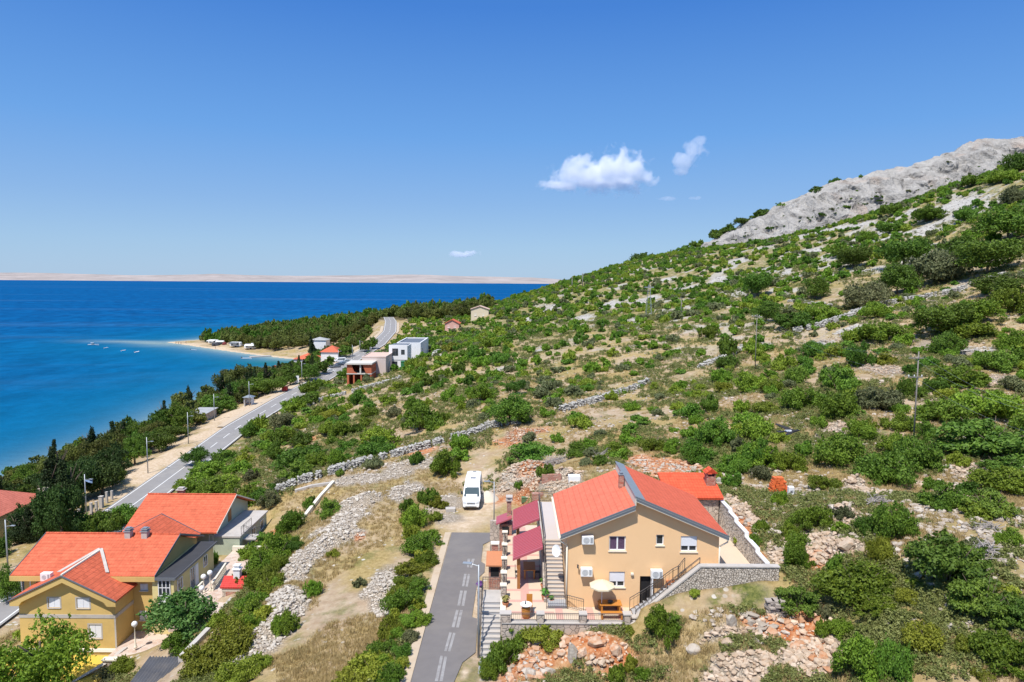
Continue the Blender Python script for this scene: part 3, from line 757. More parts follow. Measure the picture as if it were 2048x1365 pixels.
# village road: its right-hand edge steps in and out round parking bays
rl = [(905,1065),(818,1365)]; rr_ = [(987,1067),(984,1086),(966,1090),(962,1124),(970,1129),(969,1145),(956,1157),(944,1235),(956,1239),(951,1306),(925,1326),(908,1365)]
def on_road(px, py):
    y = 60.0
    for _ in range(12):
        p = at_z(px, py, town_road_z(min(y, 68))); y = p.y
    return p
L_ = [on_road(*p) for p in rl]; R_ = [on_road(*p) for p in rr_]
far_y = (L_[0].y+R_[0].y)/2
pts = [(-6.05, far_y)] + [(p.x, p.y if i > 1 else far_y-(0 if i == 0 else 2.2)) for i, p in enumerate(R_)] + [(R_[-1].x, 14), (-6.15, 14)]
mb = MB(); mb.add([(px, py, town_road_z(min(py, 68))+0.03) for px, py in pts], [tuple(range(len(pts)))[::-1]])
tag(mb.build('village_road', M['asphalt_new']), kind='structure')
mb = MB()
for q in [((1225,670),(1265,672),(1250,722),(1222,720)),((1206,757),(1240,759),(1226,830),(1193,828)),((1184,850),(1221,852),(1206,938),(1167,936)),
          ((1160,960),(1198,962),(1176,1060),(1135,1058)),((1122,1087),(1158,1090),(1128,1195),(1093,1192)),((1072,1218),(1110,1222),(1085,1362),(1040,1362))]:
    p = [on_road(500+a/2.815, 880+b/2.815) for a, b in q]
    for f0, f1 in ((0.0, 0.40), (0.60, 1.0)):
        a = p[0].lerp(p[1], f0); b = p[0].lerp(p[1], f1); c = p[3].lerp(p[2], f1); d = p[3].lerp(p[2], f0)
        mb.add([(v.x, v.y, v.z+0.036) for v in (d, c, b, a)], [(0, 1, 2, 3)])
tag(mb.build('village_road_markings', M['worn']), kind='structure')
mb = MB().box(-6.72, -6.12, 14, far_y, 0, 0.02)
v = [(a, b, c+town_road_z(min(b, 68))+0.02) for a, b, c in mb.v]; mb.v = v
tag(mb.build('kerb_strip', M['kerb']), kind='structure')
# ------------------------------------------------------------------ building materials
def tile_mat(name, col, dark, course=0.115, column=0.24, axis='X', cs=0.5, ks=0.35, wear=0.16):
    """clay tiles: courses follow the height, columns run along the given axis"""
    m, n, l, b = node_mat(name)
    tc = n.new('ShaderNodeTexCoord'); sp = n.new('ShaderNodeSeparateXYZ'); l.new(tc.outputs['Object'], sp.inputs[0])
    def saw(s, w):
        a = n.new('ShaderNodeMath'); a.operation = 'DIVIDE'; a.inputs[1].default_value = w; l.new(s, a.inputs[0])
        f = n.new('ShaderNodeMath'); f.operation = 'FRACT'; l.new(a.outputs[0], f.inputs[0]); return f.outputs[0]
    c = saw(sp.outputs['Z'], course); k = saw(sp.outputs[axis], column)
    r1 = n.new('ShaderNodeMapRange'); r1.inputs['From Min'].default_value = 0.0; r1.inputs['From Max'].default_value = 0.16; l.new(c, r1.inputs['Value'])
    r2 = n.new('ShaderNodeMapRange'); r2.inputs['From Min'].default_value = 0.0; r2.inputs['From Max'].default_value = 0.22; l.new(k, r2.inputs['Value'])
    t = n.new('ShaderNodeTexNoise'); t.inputs['Scale'].default_value = 0.7; t.inputs['Detail'].default_value = 8; t.inputs['Roughness'].default_value = 0.7; l.new(tc.outputs['Object'], t.inputs['Vector'])
    t2 = n.new('ShaderNodeTexVoronoi'); t2.inputs['Scale'].default_value = 3.4; l.new(tc.outputs['Object'], t2.inputs['Vector'])
    s2 = n.new('ShaderNodeSeparateColor'); l.new(t2.outputs['Color'], s2.inputs[0])
    av = n.new('ShaderNodeMath'); av.operation = 'MULTIPLY_ADD'; av.inputs[1].default_value = 0.35; l.new(s2.outputs[0], av.inputs[0]); 
    tm = n.new('ShaderNodeMath'); tm.operation = 'MULTIPLY'; tm.inputs[1].default_value = 0.75; l.new(t.outputs['Fac'], tm.inputs[0]); l.new(tm.outputs[0], av.inputs[2])
    mx = n.new('ShaderNodeMix'); mx.data_type = 'RGBA'; mx.inputs[6].default_value = (*[q*(1-2.2*wear) for q in col], 1); mx.inputs[7].default_value = (*[min(1, q*(1+1.6*wear)+0.012) for q in col], 1)
    l.new(av.outputs[0], mx.inputs['Factor'])
    gap = n.new('ShaderNodeMath'); gap.operation = 'MULTIPLY_ADD'; gap.inputs[1].default_value = cs; gap.inputs[2].default_value = 1-cs; l.new(r1.outputs[0], gap.inputs[0])
    gp2 = n.new('ShaderNodeMath'); gp2.operation = 'MULTIPLY_ADD'; gp2.inputs[1].default_value = ks; gp2.inputs[2].default_value = 1-ks; l.new(r2.outputs[0], gp2.inputs[0])
    gg = n.new('ShaderNodeMath'); gg.operation = 'MULTIPLY'; l.new(gap.outputs[0], gg.inputs[0]); l.new(gp2.outputs[0], gg.inputs[1])
    m2 = n.new('ShaderNodeMix'); m2.data_type = 'RGBA'; m2.inputs[6].default_value = (*dark, 1); l.new(gg.outputs[0], m2.inputs['Factor']); l.new(mx.outputs[2], m2.inputs[7])
    l.new(m2.outputs[2], b.inputs['Base Color']); b.inputs['Roughness'].default_value = 0.75; b.inputs['Specular IOR Level'].default_value = 0.2
    w = n.new('ShaderNodeMath'); w.operation = 'PINGPONG'; w.inputs[1].default_value = 0.5; l.new(k, w.inputs[0])
    hh = n.new('ShaderNodeMath'); hh.operation = 'MULTIPLY_ADD'; hh.inputs[1].default_value = 1.2; l.new(w.outputs[0], hh.inputs[0]); l.new(c, hh.inputs[2])
    bp = n.new('ShaderNodeBump'); bp.inputs['Strength'].default_value = 0.7; bp.inputs['Distance'].default_value = 0.05; l.new(hh.outputs[0], bp.inputs['Height']); l.new(bp.outputs[0], b.inputs['Normal'])
    return m
RED = (0.58, 0.125, 0.058)
M['tile_x'] = tile_mat('orange red roof tiles', RED, (0.20, 0.035, 0.02), 0.17, 0.30, 'X', 0.62, 0.30, 0.2)
M['tile_y'] = tile_mat('orange red roof tiles on cross roof', RED, (0.16, 0.03, 0.018), 0.20, 0.30, 'Y', 0.70, 0.2, 0.2)
M['tile_left'] = tile_mat('red tiles in wide courses', (0.66, 0.155, 0.088), (0.28, 0.06, 0.035), 0.165, 0.33, 'Y', 0.5, 0.10, 0.09)
M['tile_right'] = tile_mat('red tiles in close courses', (0.64, 0.13, 0.066), (0.34, 0.05, 0.028), 0.14, 0.25, 'Y', 0.5, 0.2, 0.10)
M['wall_peach'] = plain('peach render', (0.80, 0.52, 0.28), 0.9, 0.02, 1.2, 0.15, 60, dirt=(0.76, 0.485, 0.255), dscale=0.35)
M['wall_ochre'] = plain('ochre render', (0.62, 0.425, 0.15), 0.9, 0.06, 0.9, 0.2, 60, dirt=(0.52, 0.355, 0.125), dscale=0.45)
M['wall_pale'] = plain('pale yellow render', (0.68, 0.57, 0.26), 0.9, 0.05, 0.9, 0.2, 60, dirt=(0.52, 0.44, 0.22), dscale=0.5)
M['wall_green'] = plain('grey green render', (0.42, 0.46, 0.35), 0.9, 0.05, 0.8, 0.2, 50, dirt=(0.34, 0.38, 0.29), dscale=0.5)
M['white'] = plain('white paint', (0.78, 0.78, 0.78), 0.5, 0.03, 3)
M['cream'] = plain('cream trim', (0.72, 0.66, 0.54), 0.8, 0.04, 3)
M['zinc'] = plain('grey zinc sheet', (0.32, 0.35, 0.37), 0.4, 0.12, 2.5, metal=0.4)
M['fascia'] = plain('dark grey fascia', (0.14, 0.15, 0.165), 0.5, 0.08, 4)
M['dark'] = plain('dark interior', (0.012, 0.012, 0.014), 0.8, 0.1, 4)
M['glass'] = glassy('window glass', (0.03, 0.035, 0.04))
M['curtain'] = plain('violet curtains behind glass', (0.10, 0.06, 0.11), 0.25, 0.45, 9)
M['shutter'] = plain('white roller shutter', (0.74, 0.74, 0.77), 0.6, 0.03, 8)
M['ac_body'] = plain('off white sheet metal', (0.76, 0.76, 0.74), 0.5, 0.03, 4)
M['grille'] = plain('grey grille', (0.33, 0.34, 0.35), 0.6, 0.2, 20)
M['concrete'] = plain('pale concrete', (0.47, 0.43, 0.39), 0.9, 0.10, 1.5, 0.3, 25, dirt=(0.36, 0.33, 0.30), dscale=0.8)
M['step'] = plain('stair treads', (0.50, 0.42, 0.35), 0.9, 0.08, 2, 0.2)
M['riser'] = plain('grey stair', (0.36, 0.36, 0.37), 0.85, 0.08, 2, 0.2)
M['screed'] = plain('lilac grey balcony floor', (0.52, 0.46, 0.43), 0.85, 0.05, 1.2)
M['iron'] = plain('dark wrought iron', (0.10, 0.09, 0.085), 0.5, 0.2, 8, metal=0.3)
M['galv'] = plain('galvanised steel', (0.36, 0.385, 0.41), 0.45, 0.06, 3, metal=0.4)
M['stone'] = stone_mat('rough stone wall', (0.40, 0.33, 0.27), (0.56, 0.47, 0.39), (0.33, 0.28, 0.24), 2.6, 0.06)
M['pebble'] = stone_mat('cobbled wall', (0.47, 0.40, 0.33), (0.66, 0.58, 0.49), (0.17, 0.14, 0.11), 6.5, 0.10, 1.0)
M['hex'] = stone_mat('patterned block wall', (0.56, 0.51, 0.45), (0.66, 0.60, 0.53), (0.25, 0.22, 0.20), 2.4, 0.13, 0.8, (1, 1, 1.7))
M['brick'] = stone_mat('red brown brick', (0.34, 0.13, 0.09), (0.48, 0.27, 0.20), (0.42, 0.36, 0.31), 3.6, 0.06, 0.6, (0.7, 0.7, 1.8))
M['paver'] = plain('beige pavers', (0.60, 0.48, 0.36), 0.85, 0.05, 1.8, 0.1, dirt=(0.54, 0.44, 0.34), dscale=0.9)
M['paver_pink'] = plain('pink pavers', (0.56, 0.33, 0.27), 0.85, 0.06, 2.0, 0.1)
M['wine'] = plain('wine red metal sheet', (0.40, 0.095, 0.115), 0.45, 0.05, 1.5)
M['wood'] = plain('orange varnished wood', (0.50, 0.20, 0.035), 0.5, 0.18, 5)
M['post'] = plain('brown timber', (0.34, 0.14, 0.04), 0.6, 0.15, 5)
M['canvas'] = plain('cream canvas', (0.66, 0.57, 0.40), 0.9, 0.03, 3)
M['terracotta'] = plain('terracotta', (0.48, 0.19, 0.09), 0.8, 0.08, 6)
M['carwhite'] = plain('white car paint', (0.80, 0.80, 0.80), 0.25, 0.02, 2, spec=0.5)
M['carglass'] = glassy('car glass', (0.05, 0.07, 0.075), 0.06)
M['tyre'] = plain('black rubber', (0.02, 0.02, 0.02), 0.85, 0.1, 6)
M['plastic'] = plain('dark grey plastic', (0.05, 0.05, 0.055), 0.6, 0.1, 6)
M['lampglass'] = plain('headlamp glass', (0.55, 0.58, 0.60), 0.15, 0.08, 9)
M['green_box'] = plain('green lid', (0.10, 0.17, 0.08), 0.6, 0.08, 4)
M['leafpot'] = leaf_mat('pot plant leaves', (0.05, 0.16, 0.02), (0.14, 0.32, 0.05))
T, U, PU = TOWN_Z, UP_Z, 25.65

# ------------------------------------------------------------------ parts used again and again
def wall_open(mb, x0, x1, z0, z1, y, th, ops):
    """a wall facing the viewer with real rectangular openings (x0,x1,z0,z1)"""
    xs = sorted({x0, x1, *[o[0] for o in ops], *[o[1] for o in ops]}); zs = sorted({z0, z1, *[o[2] for o in ops], *[o[3] for o in ops]})
    for a, b in zip(xs[:-1], xs[1:]):
        run = None
        for c, d in zip(zs[:-1], zs[1:]):
            mx, mz = (a+b)/2, (c+d)/2
            if any(o[0] < mx < o[1] and o[2] < mz < o[3] for o in ops):
                if run: mb.box(a, b, y, y+th, run[0], run[1]); run = None
            else: run = (run[0], d) if run else (c, d)
        if run: mb.box(a, b, y, y+th, run[0], run[1])
def window_y(parent, r, y, style='glass', sill='cream', frame='white', nameframe=True):
    """window in a wall facing -Y; r = (x0,x1,z0,z1); a frame with panes, maybe a roller shutter, and a sill"""
    x0, x1, z0, z1 = r; f = 0.07; w = x1-x0
    mb = MB(); yy = y+0.10
    mb.box(x0, x0+f, yy, yy+0.07, z0, z1).box(x1-f, x1, yy, yy+0.07, z0, z1).box(x0+f, x1-f, yy, yy+0.07, z0, z0+f).box(x0+f, x1-f, yy, yy+0.07, z1-f, z1)
    if w > 0.8: mb.box((x0+x1)/2-0.05, (x0+x1)/2+0.05, yy-0.01, yy+0.06, z0+f, z1-f)
    fr = mb.build('window', M[frame], parent)
    MB().box(x0+f, x1-f, yy+0.045, yy+0.065, z0+f, z1-f).build('pane', M['curtain' if style == 'curtain' else 'glass'], fr)
    if style == 'shutter':
        mb = MB(); zz = z0+(z1-z0)*0.36; k = 0
        while zz < z1-0.02:
            mb.box(x0+0.02, x1-0.02, yy-0.035, yy-0.012, zz, min(zz+0.055, z1)); zz += 0.06
        mb.build('roller_shutter', M['shutter'], fr)
    if style == 'closed':
        mb = MB()
        for a, b in ((x0+0.03, (x0+x1)/2-0.012), ((x0+x1)/2+0.012, x1-0.03)): mb.box(a, b, yy-0.05, yy-0.012, z0+0.03, z1-0.03)
        mb.build('shutter', M['shutter'], fr)
    MB().box(x0-0.06, x1+0.06, y-0.07, y+0.10, z0-0.06, z0-0.002).build('sill', M[sill], fr)
    return fr
def px_rect(x0, y0, x1, y1, y):
    a = at_y(x0, y1, y); b = at_y(x1, y0, y); return (a.x, b.x, a.z, b.z)
def aircon(parent, x, z, y, w=0.80, h=0.56, d=0.40):
    o = MB().box(x-w/2, x+w/2, y-d-0.05, y-0.05, z, z+h).build('air_conditioner', M['ac_body'], parent, bevel=0.02)
    mb = MB(); c = (x-w*0.12, y-d-0.055, z+h/2)
    for k in range(4):
        r = 0.21-0.05*k; n = 20
        vs = []
        for rr in (r, r-0.028):
            vs += [(c[0]+rr*math.cos(2*math.pi*i/n), c[1], c[2]+rr*math.sin(2*math.pi*i/n)) for i in range(n)]
        mb.add(vs, [(i, (i+1) % n, n+(i+1) % n, n+i) for i in range(n)])
    mb.box(x+w*0.22, x+w*0.42, y-d-0.056, y-d-0.05, z+0.10, z+h-0.08)
    mb.build('fan_grille', M['grille'], o)
    for q in (x-w*0.28, x+w*0.28): MB().box(q-0.02, q+0.02, y-d, y-0.002, z-0.05, z-0.002).box(q-0.02, q+0.02, y-0.045, y-0.002, z-0.2, z-0.045).build('bracket', M['grille'], o)
    return o
def railing(pts, parent=None, h=0.75, gap=0.14, name='railing', mat='iron', bars=True, r=0.018):
    mb = MB(); pts = [Vector(p) for p in pts]
    for a, b in zip(pts[:-1], pts[1:]):
        up = Vector((0, 0, h)); lo = Vector((0, 0, 0.12))
        mb.tube(a+up, b+up, r*1.4, n=5); mb.tube(a+lo, b+lo, r, n=4); mb.tube(a+up*0.82, b+up*0.82, r*0.8, n=4)
        n = max(1, int((b-a).length/gap))
        for i in range(n+1):
            p = a.lerp(b, i/n); post = i in (0, n)
            if bars or post: mb.tube(p + (Vector((0,0,0)) if post else lo), p+up, r*1.5 if post else r*0.6, n=4)
    return mb.build(name, M[mat], parent)

# ------------------------------------------------------------------ the peach house
HX0, HX1, HY0, HY1 = 3.9, 14.35, 45.6, 53.8
house = thing('house', (9, HY0, T), 'two storey peach rendered house with orange red roof and grey verge boards', 'house')
rects = dict(w1=px_rect(1218,1073,1252,1102,HY0), w2=px_rect(1312,1070,1328,1091,HY0), w3=px_rect(1361,1073,1395,1104,HY0), w4=px_rect(1218,1144,1250,1175,HY0))
dr = px_rect(1279,1153,1303,1199,HY0); dr = (dr[0], dr[1], T+0.02, dr[3])
mb = MB(); wall_open(mb, HX0, HX1, T-0.6, 28.72, HY0, 0.3, [*rects.values(), dr])
mb.box(HX0, HX1, HY0+0.3, HY1, T-0.6, 28.4)
mb.prism([(HX0, HY0, 28.72), (HX1, HY0, 28.72), (HX1, HY0, 28.80), (8.85, HY0, 31.30), (8.5, HY0, 31.30), (8.5, HY0, 30.70), (HX0, HY0, 28.80)], (0, HY1-HY0, 0))
mb.build('wall', M['wall_peach'], house)
for k, st in (('w1', 'curtain'), ('w2', 'glass'), ('w3', 'shutter'), ('w4', 'shutter')): window_y(house, rects[k], HY0, st, 'cream')
d = MB().box(dr[0], dr[1], HY0+0.24, HY0+0.29, dr[2], dr[3]).build('door', M['dark'], house)
tag(d, 'dark open doorway on the ground floor')
MB().box(dr[1]-0.05, dr[1]+0.02, HY0-0.45, HY0-0.01, dr[2], dr[3]).build('door_leaf', M['white'], d)
def slab(x0, z0, x1, z1, th, ya, yb): return [(x0, ya, z0), (x1, ya, z1), (x1, ya, z1+th), (x0, ya, z0+th)], (0, yb-ya, 0)
RY0, RY1 = 45.15, 54.1
MB().prism(*slab(3.42, 28.63, 8.44, 30.68, 0.20, RY0, RY1)).build('roof', M['tile_left'], house)
MB().prism(*slab(8.52, 31.27, 14.85, 28.60, 0.22, RY0, RY1)).build('roof', M['tile_right'], house)
mb = MB().prism(*slab(3.40, 28.56, 8.46, 30.63, 0.30, RY0-0.09, RY0-0.003)).prism(*slab(8.50, 31.24, 14.87, 28.55, 0.30, RY0-0.09, RY0-0.003))
mb.mat(1).prism(*slab(3.44, 28.50, 8.46, 30.56, 0.055, RY0-0.07, RY0+0.1)).prism(*slab(8.50, 31.17, 14.85, 28.49, 0.055, RY0-0.07, RY0+0.1))
mb.mat(2).prism(*slab(3.40, 28.70, 8.46, 30.77, 0.035, RY0-0.105, RY0-0.092)).prism(*slab(8.50, 31.38, 14.87, 28.69, 0.035, RY0-0.105, RY0-0.092))
mb.build('verge_board', [M['fascia'], M['cream'], M['zinc']], house)
mb = MB().prism([(8.40, RY0-0.06, 31.54), (9.10, RY0-0.06, 31.29), (9.10, RY0-0.06, 31.33), (8.40, RY0-0.06, 31.60)], (0, RY1-RY0+0.1, 0))
mb.build('ridge_flashing', M['zinc'], house)
MB().box(8.455, 8.51, RY0, RY1, 30.86, 31.53).build('ridge_upstand', M['cream'], house)
c = at_y(1252, 945, 49.6)
ch = MB().box(8.02, 8.36, 49.5, 49.9, 30.5, 31.75).build('chimney', M['brick'], house)
MB().box(7.98, 8.40, 49.46, 49.94, 31.753, 31.80).box(8.06, 8.32, 49.54, 49.86, 31.88, 31.94).box(8.06, 8.09, 49.54, 49.57, 31.80, 31.88).box(8.29, 8.32, 49.54, 49.57, 31.80, 31.88).box(8.06, 8.09, 49.83, 49.86, 31.80, 31.88).box(8.29, 8.32, 49.83, 49.86, 31.80, 31.88).build('chimney_cap', M['zinc'], ch)
for sx, x in ((-1, HX0-0.02), (1, HX1+0.02)):
    ex = 3.42 if sx < 0 else 14.82
    mb = MB().path([(ex, 45.25, 28.52), (ex, 45.25, 28.35), (x, 45.5, 27.95), (x, 45.52, T+0.05 if sx < 0 else PU+0.05)], 0.055, 8)
    mb.build('downpipe', M['cream'], house, smooth=True)
    mb = MB()
    n = 7
    prof = [(ex+sx*0.09+0.09*math.cos(math.pi+math.pi*i/n), 28.66+0.09*math.sin(math.pi+math.pi*i/n)) for i in range(n+1)]
    vs = [(a, RY0, z) for a, z in prof] + [(a, RY1, z) for a, z in prof]; k = n+1
    mb.add(vs, [(i, i+1, k+i+1, k+i) for i in range(n)]); mb.build('gutter', M['cream'], house, smooth=True)
for px, py in ((1175, 1087), (1172.5, 1151), (1312.5, 1155)):
    p = at_y(px, py, HY0-0.2); aircon(house, p.x, p.z, HY0)
p = at_y(1264, 1148, HY0); wl_ = MB().box(p.x-0.10, p.x+0.10, HY0-0.16, HY0-0.002, p.z-0.06, p.z+0.10).build('wall_lamp', M['cream'], house, bevel=0.02)
p = at_y(1155, 1130, HY0); MB().tube((p.x, HY0-0.002, p.z), (p.x, HY0-0.25, p.z+0.05), 0.04, n=8).tube((p.x, HY0-0.25, p.z-0.12), (p.x, HY0-0.25, p.z+0.10), 0.06, n=8).build('lamp_bracket', M['iron'], house)
# satellite dish on the left wall
p = at_y(1122, 1097, 47.0); dz = p.z
mb = MB(); n = 18; vs = [(3.28, 46.55, dz)]; cN = Vector((-0.75, -0.65, 0.25)).normalized(); a1 = cN.orthogonal().normalized(); b1 = cN.cross(a1)
for r, o in ((0.2, 0.02), (0.42, 0.09)):
    for i in range(n): q = Vector((3.28, 46.55, dz)) + cN*o + a1*(r*math.cos(2*math.pi*i/n)) + b1*(r*math.sin(2*math.pi*i/n)); vs.append(tuple(q))
fs = [(0, 1+i, 1+(i+1) % n) for i in range(n)] + [(1+i, 1+n+i, 1+n+(i+1) % n, 1+(i+1) % n) for i in range(n)]
mb.add(vs, fs).tube((3.28, 46.55, dz), (3.9, 46.6, dz-0.05), 0.025, n=6).tube((3.28, 46.55, dz-0.38), Vector((3.28, 46.55, dz))+cN*0.5, 0.012, n=5)
mb.build('satellite_dish', M['white'], house, smooth=True)

# ---- outbuilding at the back corner
ob = thing('outbuilding', (15.6, 57, PU), 'low stone outbuilding with red tiled roof and brick chimney behind the peach house', 'outbuilding')
MB().box(13.2, 17.35, 55.6, 58.6, PU-0.5, 28.05).build('wall', M['stone'], ob)
M['tile_out'] = tile_mat('bright red corrugated tiles', (0.68, 0.10, 0.04), (0.20, 0.02, 0.01), 0.12, 0.24, 'X', 0.6, 0.5)
MB().prism([(12.9, 55.25, 28.06), (12.9, 58.9, 29.15), (12.9, 58.9, 29.33), (12.9, 55.25, 28.24)], (4.75, 0, 0)).build('roof', M['tile_out'], ob)
p = at_y(1420, 968, 57.2)
ch = MB().box(p.x-0.38, p.x+0.38, 56.9, 57.6, 28.2, 29.55).build('chimney', M['brick'], ob)
for q in (p.x-0.35, p.x+0.35): MB().box(q-0.07, q+0.07, 56.86, 57.64, 29.553, 29.85).build('chimney_pier', M['brick'], ch)
MB().prism([(p.x-0.55, 56.75, 29.853), (p.x+0.55, 56.75, 29.853), (p.x, 56.75, 30.25)], (0, 1.0, 0)).build('chimney_hood', M['tile_out'], ch)

# ---- terrace and upper patio (ground you walk on)
mb = MB().box(-0.35, 17.5, 43.45, 61.5, T-0.5, T)
mb.mat(1).box(0.75, 1.35, 43.5, 61, T-0.4, T+0.006)
for y in (44.6, 46.3, 48.0, 50.0, 52.2, 54.4, 56.6, 58.8): mb.box(-0.30, 3.0, y, y+0.32, T-0.4, T+0.010)
for x in (3.1, 5.2, 7.3): mb.box(x, x+0.5, 43.5, 45.58, T-0.4, T+0.014)
tag(mb.build('terrace', [M['paver'], M['paver_pink']]), kind='structure')
mb = MB().box(12.62, 14.3, 44.05, 45.59, T+0.01, 26.4).box(14.3, 17.45, 44.05, 45.59, T+0.01, PU).box(14.37, 17.45, 45.59, 55.5, T+0.01, PU-0.004).mat(1).box(14.6, 14.95, 49.0, 49.7, PU-0.1, PU+0.004).box(15.2, 15.6, 46.6, 47.3, PU-0.1, PU+0.004)
tag(mb.build('patio', [M['paver'], M['paver_pink']]), kind='structure')

# ---- balcony with outside stairs along the left wall
st = thing('staircase', (3.1, 46.5, T), 'beige outside staircase up the left wall of the peach house to its long balcony', 'staircase')
mb = MB(); n = 16; ys, ye = 46.35, 50.4
for i in range(n):
    y0 = ys+(ye-ys)*i/n; z1 = T+(U-T)*(i+1)/n
    mb.mat(0).box(2.62, 3.84, y0, ye, T+(U-T)*i/n, z1-0.04); mb.mat(1).box(2.60, 3.85, y0-0.03, y0+(ye-ys)/n, z1-0.038, z1)
mb.build('step', [M['riser'], M['step']], st)
MB().box(2.62, 3.86, ye, 59.2, U-0.30, U).build('balcony_slab', M['screed'], st)
MB().box(2.36, 2.60, ye-0.05, 59.2, T+0.02, U+0.05).build('balcony_wall', M['concrete'], st)
mb = MB().prism([(2.36, ys-0.1, T), (2.36, ye-0.06, T), (2.36, ye-0.06, U+0.05), (2.36, ys-0.1, T+0.28)], (0.24, 0, 0)); mb.build('stringer', M['stone'], st)
railing([(2.48, ys-0.05, T+0.28), (2.48, ye, U+0.05), (2.48, 59.1, U+0.05)], st, 0.85, 0.13)
railing([(2.5, 59.15, U), (3.86, 59.15, U)], st, 0.95, 0.13)
mb = MB(); mb.box(2.62, 3.9, 45.35, 46.3, T+0.02, T+0.22); mb.build('landing', M['riser'], st)
railing([(2.5, 45.3, T+0.05), (3.95, 45.3, T+0.05), (5.0, 44.75, T+0.02)], st, 0.95, 0.13)

# ---- stone stairs on the right, cobbled wall, patterned wall
rs = thing('stone_stairs', (10, 44.5, T), 'grey stone stairs with iron handrail climbing in front of the peach house to the patio', 'staircase')
mb = MB(); n = 16; xs, xe = 8.3, 12.6
for i in range(n):
    x0 = xs+(xe-xs)*i/n; mb.box(x0, xe+0.01, 44.06, 45.15, T+(26.4-T)*i/n+0.001, T+(26.4-T)*(i+1)/n)
mb.build('step', M['riser'], rs)
MB().box(11.35, 12.6, 45.16, 45.57, T+0.02, PU-0.3).build('under_wall', M['stone'], rs)
dd = MB().box(10.75, 11.3, 45.3, 45.57, T+0.02, T+2.0).build('store_door', M['terracotta'], rs)
railing([(xs-0.1, 45.05, T), (xs+1.0, 45.05, T+0.7), (xs+2.8, 45.05, T+2.1), (xs+3.2, 45.05, T+2.3)], rs, 0.95, 0.30, 'handrail')
railing([(xs+0.1, 43.95, T+0.15), (xs+2.2, 43.95, T+2.1), (xe, 43.95, U+0.85)], rs, 0.45, 0.62, 'handrail', bars=True)
railing([(xs+3.15, 45.1, T+2.3), (xs+3.6, 45.1, T+2.9)], rs, 0.9, 0.2, 'handrail')
cw = MB().prism([(xs-0.2, 43.6, T-1.3), (17.75, 43.6, T-1.0), (17.75, 43.6, U+0.78), (xe, 43.6, U+0.78), (xs+0.1, 43.6, T+0.22), (xs-0.2, 43.6, T+0.22)], (0, 0.4, 0))
cw = rebase(cw.build('retaining_wall', M['pebble']), (12.5, 43.8, T))
tag(cw, 'cobbled grey retaining wall under the patio, sloping down beside the stone stairs', 'wall')
MB().prism([(xs-0.2, 43.55, T+0.223), (xs+0.1, 43.55, T+0.223), (xe, 43.55, U+0.783), (17.8, 43.55, U+0.783), (17.8, 43.55, U+0.86), (xe-0.05, 43.55, U+0.86), (xs+0.05, 43.55, T+0.3), (xs-0.2, 43.55, T+0.3)], (0, 0.48, 0)).build('coping', M['concrete'], cw)
pw = thing('patterned_wall', (17.6, 50, PU), 'stepped wall of patterned blocks with white coping along the right edge of the patio', 'wall')
mb = MB(); mc = MB(); yy = 44.06
for a, b, z in ((44.06, 45.3, 26.62), (45.3, 47.2, 26.85), (47.2, 49.5, 27.1), (49.5, 51.9, 27.4), (51.9, 53.4, 27.65), (53.4, 56.8, 27.85)):
    mb.box(17.47, 17.72, a, b, PU-0.9, z); mc.box(17.44, 17.75, a-0.04, b+0.0, z+0.002, z+0.10); mc.box(17.44, 17.75, a-0.10, a-0.042, z-0.27, z+0.10)
mb.build('block', M['hex'], pw); mc.build('coping', M['white'], pw)

# ---- stone wall along the front of the terrace with iron railings between pillars
fw = thing('garden_wall', (4, 43.3, T-1), 'pinkish stone wall with iron railings between pillars along the front of the terrace', 'wall')
MB().box(-0.5, 8.25, 43.05, 43.44, T-2.0, T+0.10).build('base', M['stone'], fw)
MB().box(-0.55, 8.3, 43.0, 43.49, T+0.103, T+0.16).build('coping', M['concrete'], fw)
xs_ = [-0.3, 2.0, 4.8, 7.7]
for i, x in enumerate(xs_):
    w = 0.34 if i == 0 else 0.22
    pl = MB().box(x-w, x+w, 43.02, 43.47, T+0.163, T+0.72).build('pillar', M['stone'], fw)
    MB().box(x-w-0.05, x+w+0.05, 42.98, 43.51, T+0.723, T+0.79).build('pillar_cap', M['concrete'], pl)
for i, (a, b) in enumerate(zip(xs_[:-1], xs_[1:])):
    railing([(a+0.4 if i == 0 else a+0.26, 43.25, T+0.17), (b-0.26, 43.25, T+0.17)], fw, 0.55, 0.13)
# left side of the terrace
sw = thing('side_wall', (-0.5, 52, T-1), 'low stone wall with pillars and iron railings along the left side of the terrace', 'wall')
MB().box(-0.62, -0.36, 43.5, 62.0, T-3.2, T+0.10).build('base', M['stone'], sw)
MB().box(-0.68, -0.30, 43.52, 62.0, T+0.103, T+0.17).build('coping', M['cream'], sw)
ps = [46.9, 49.0, 51.6, 54.4, 57.2]
for y in ps:
    pl = MB().box(-0.67, -0.31, y-0.18, y+0.18, T+0.173, T+0.95).build('pillar', M['stone'], sw)
    MB().box(-0.73, -0.25, y-0.24, y+0.24, T+0.953, T+1.03).build('pillar_cap', M['cream'], pl)
for a, b in zip(ps[:-1], ps[1:]): railing([(-0.49, a+0.2, T+0.18), (-0.49, b-0.2, T+0.18)], sw, 0.7, 0.13)
# wall across the head of the terrace
hw = rebase(MB().box(-1.9, 0.2, 61.0, 61.35, 20.0, T+0.55).build('stone_wall', M['stone']), (-0.9, 61.2, 20.2))
tag(hw, 'short dark stone wall beside the lamp post at the end of the village road', 'wall')
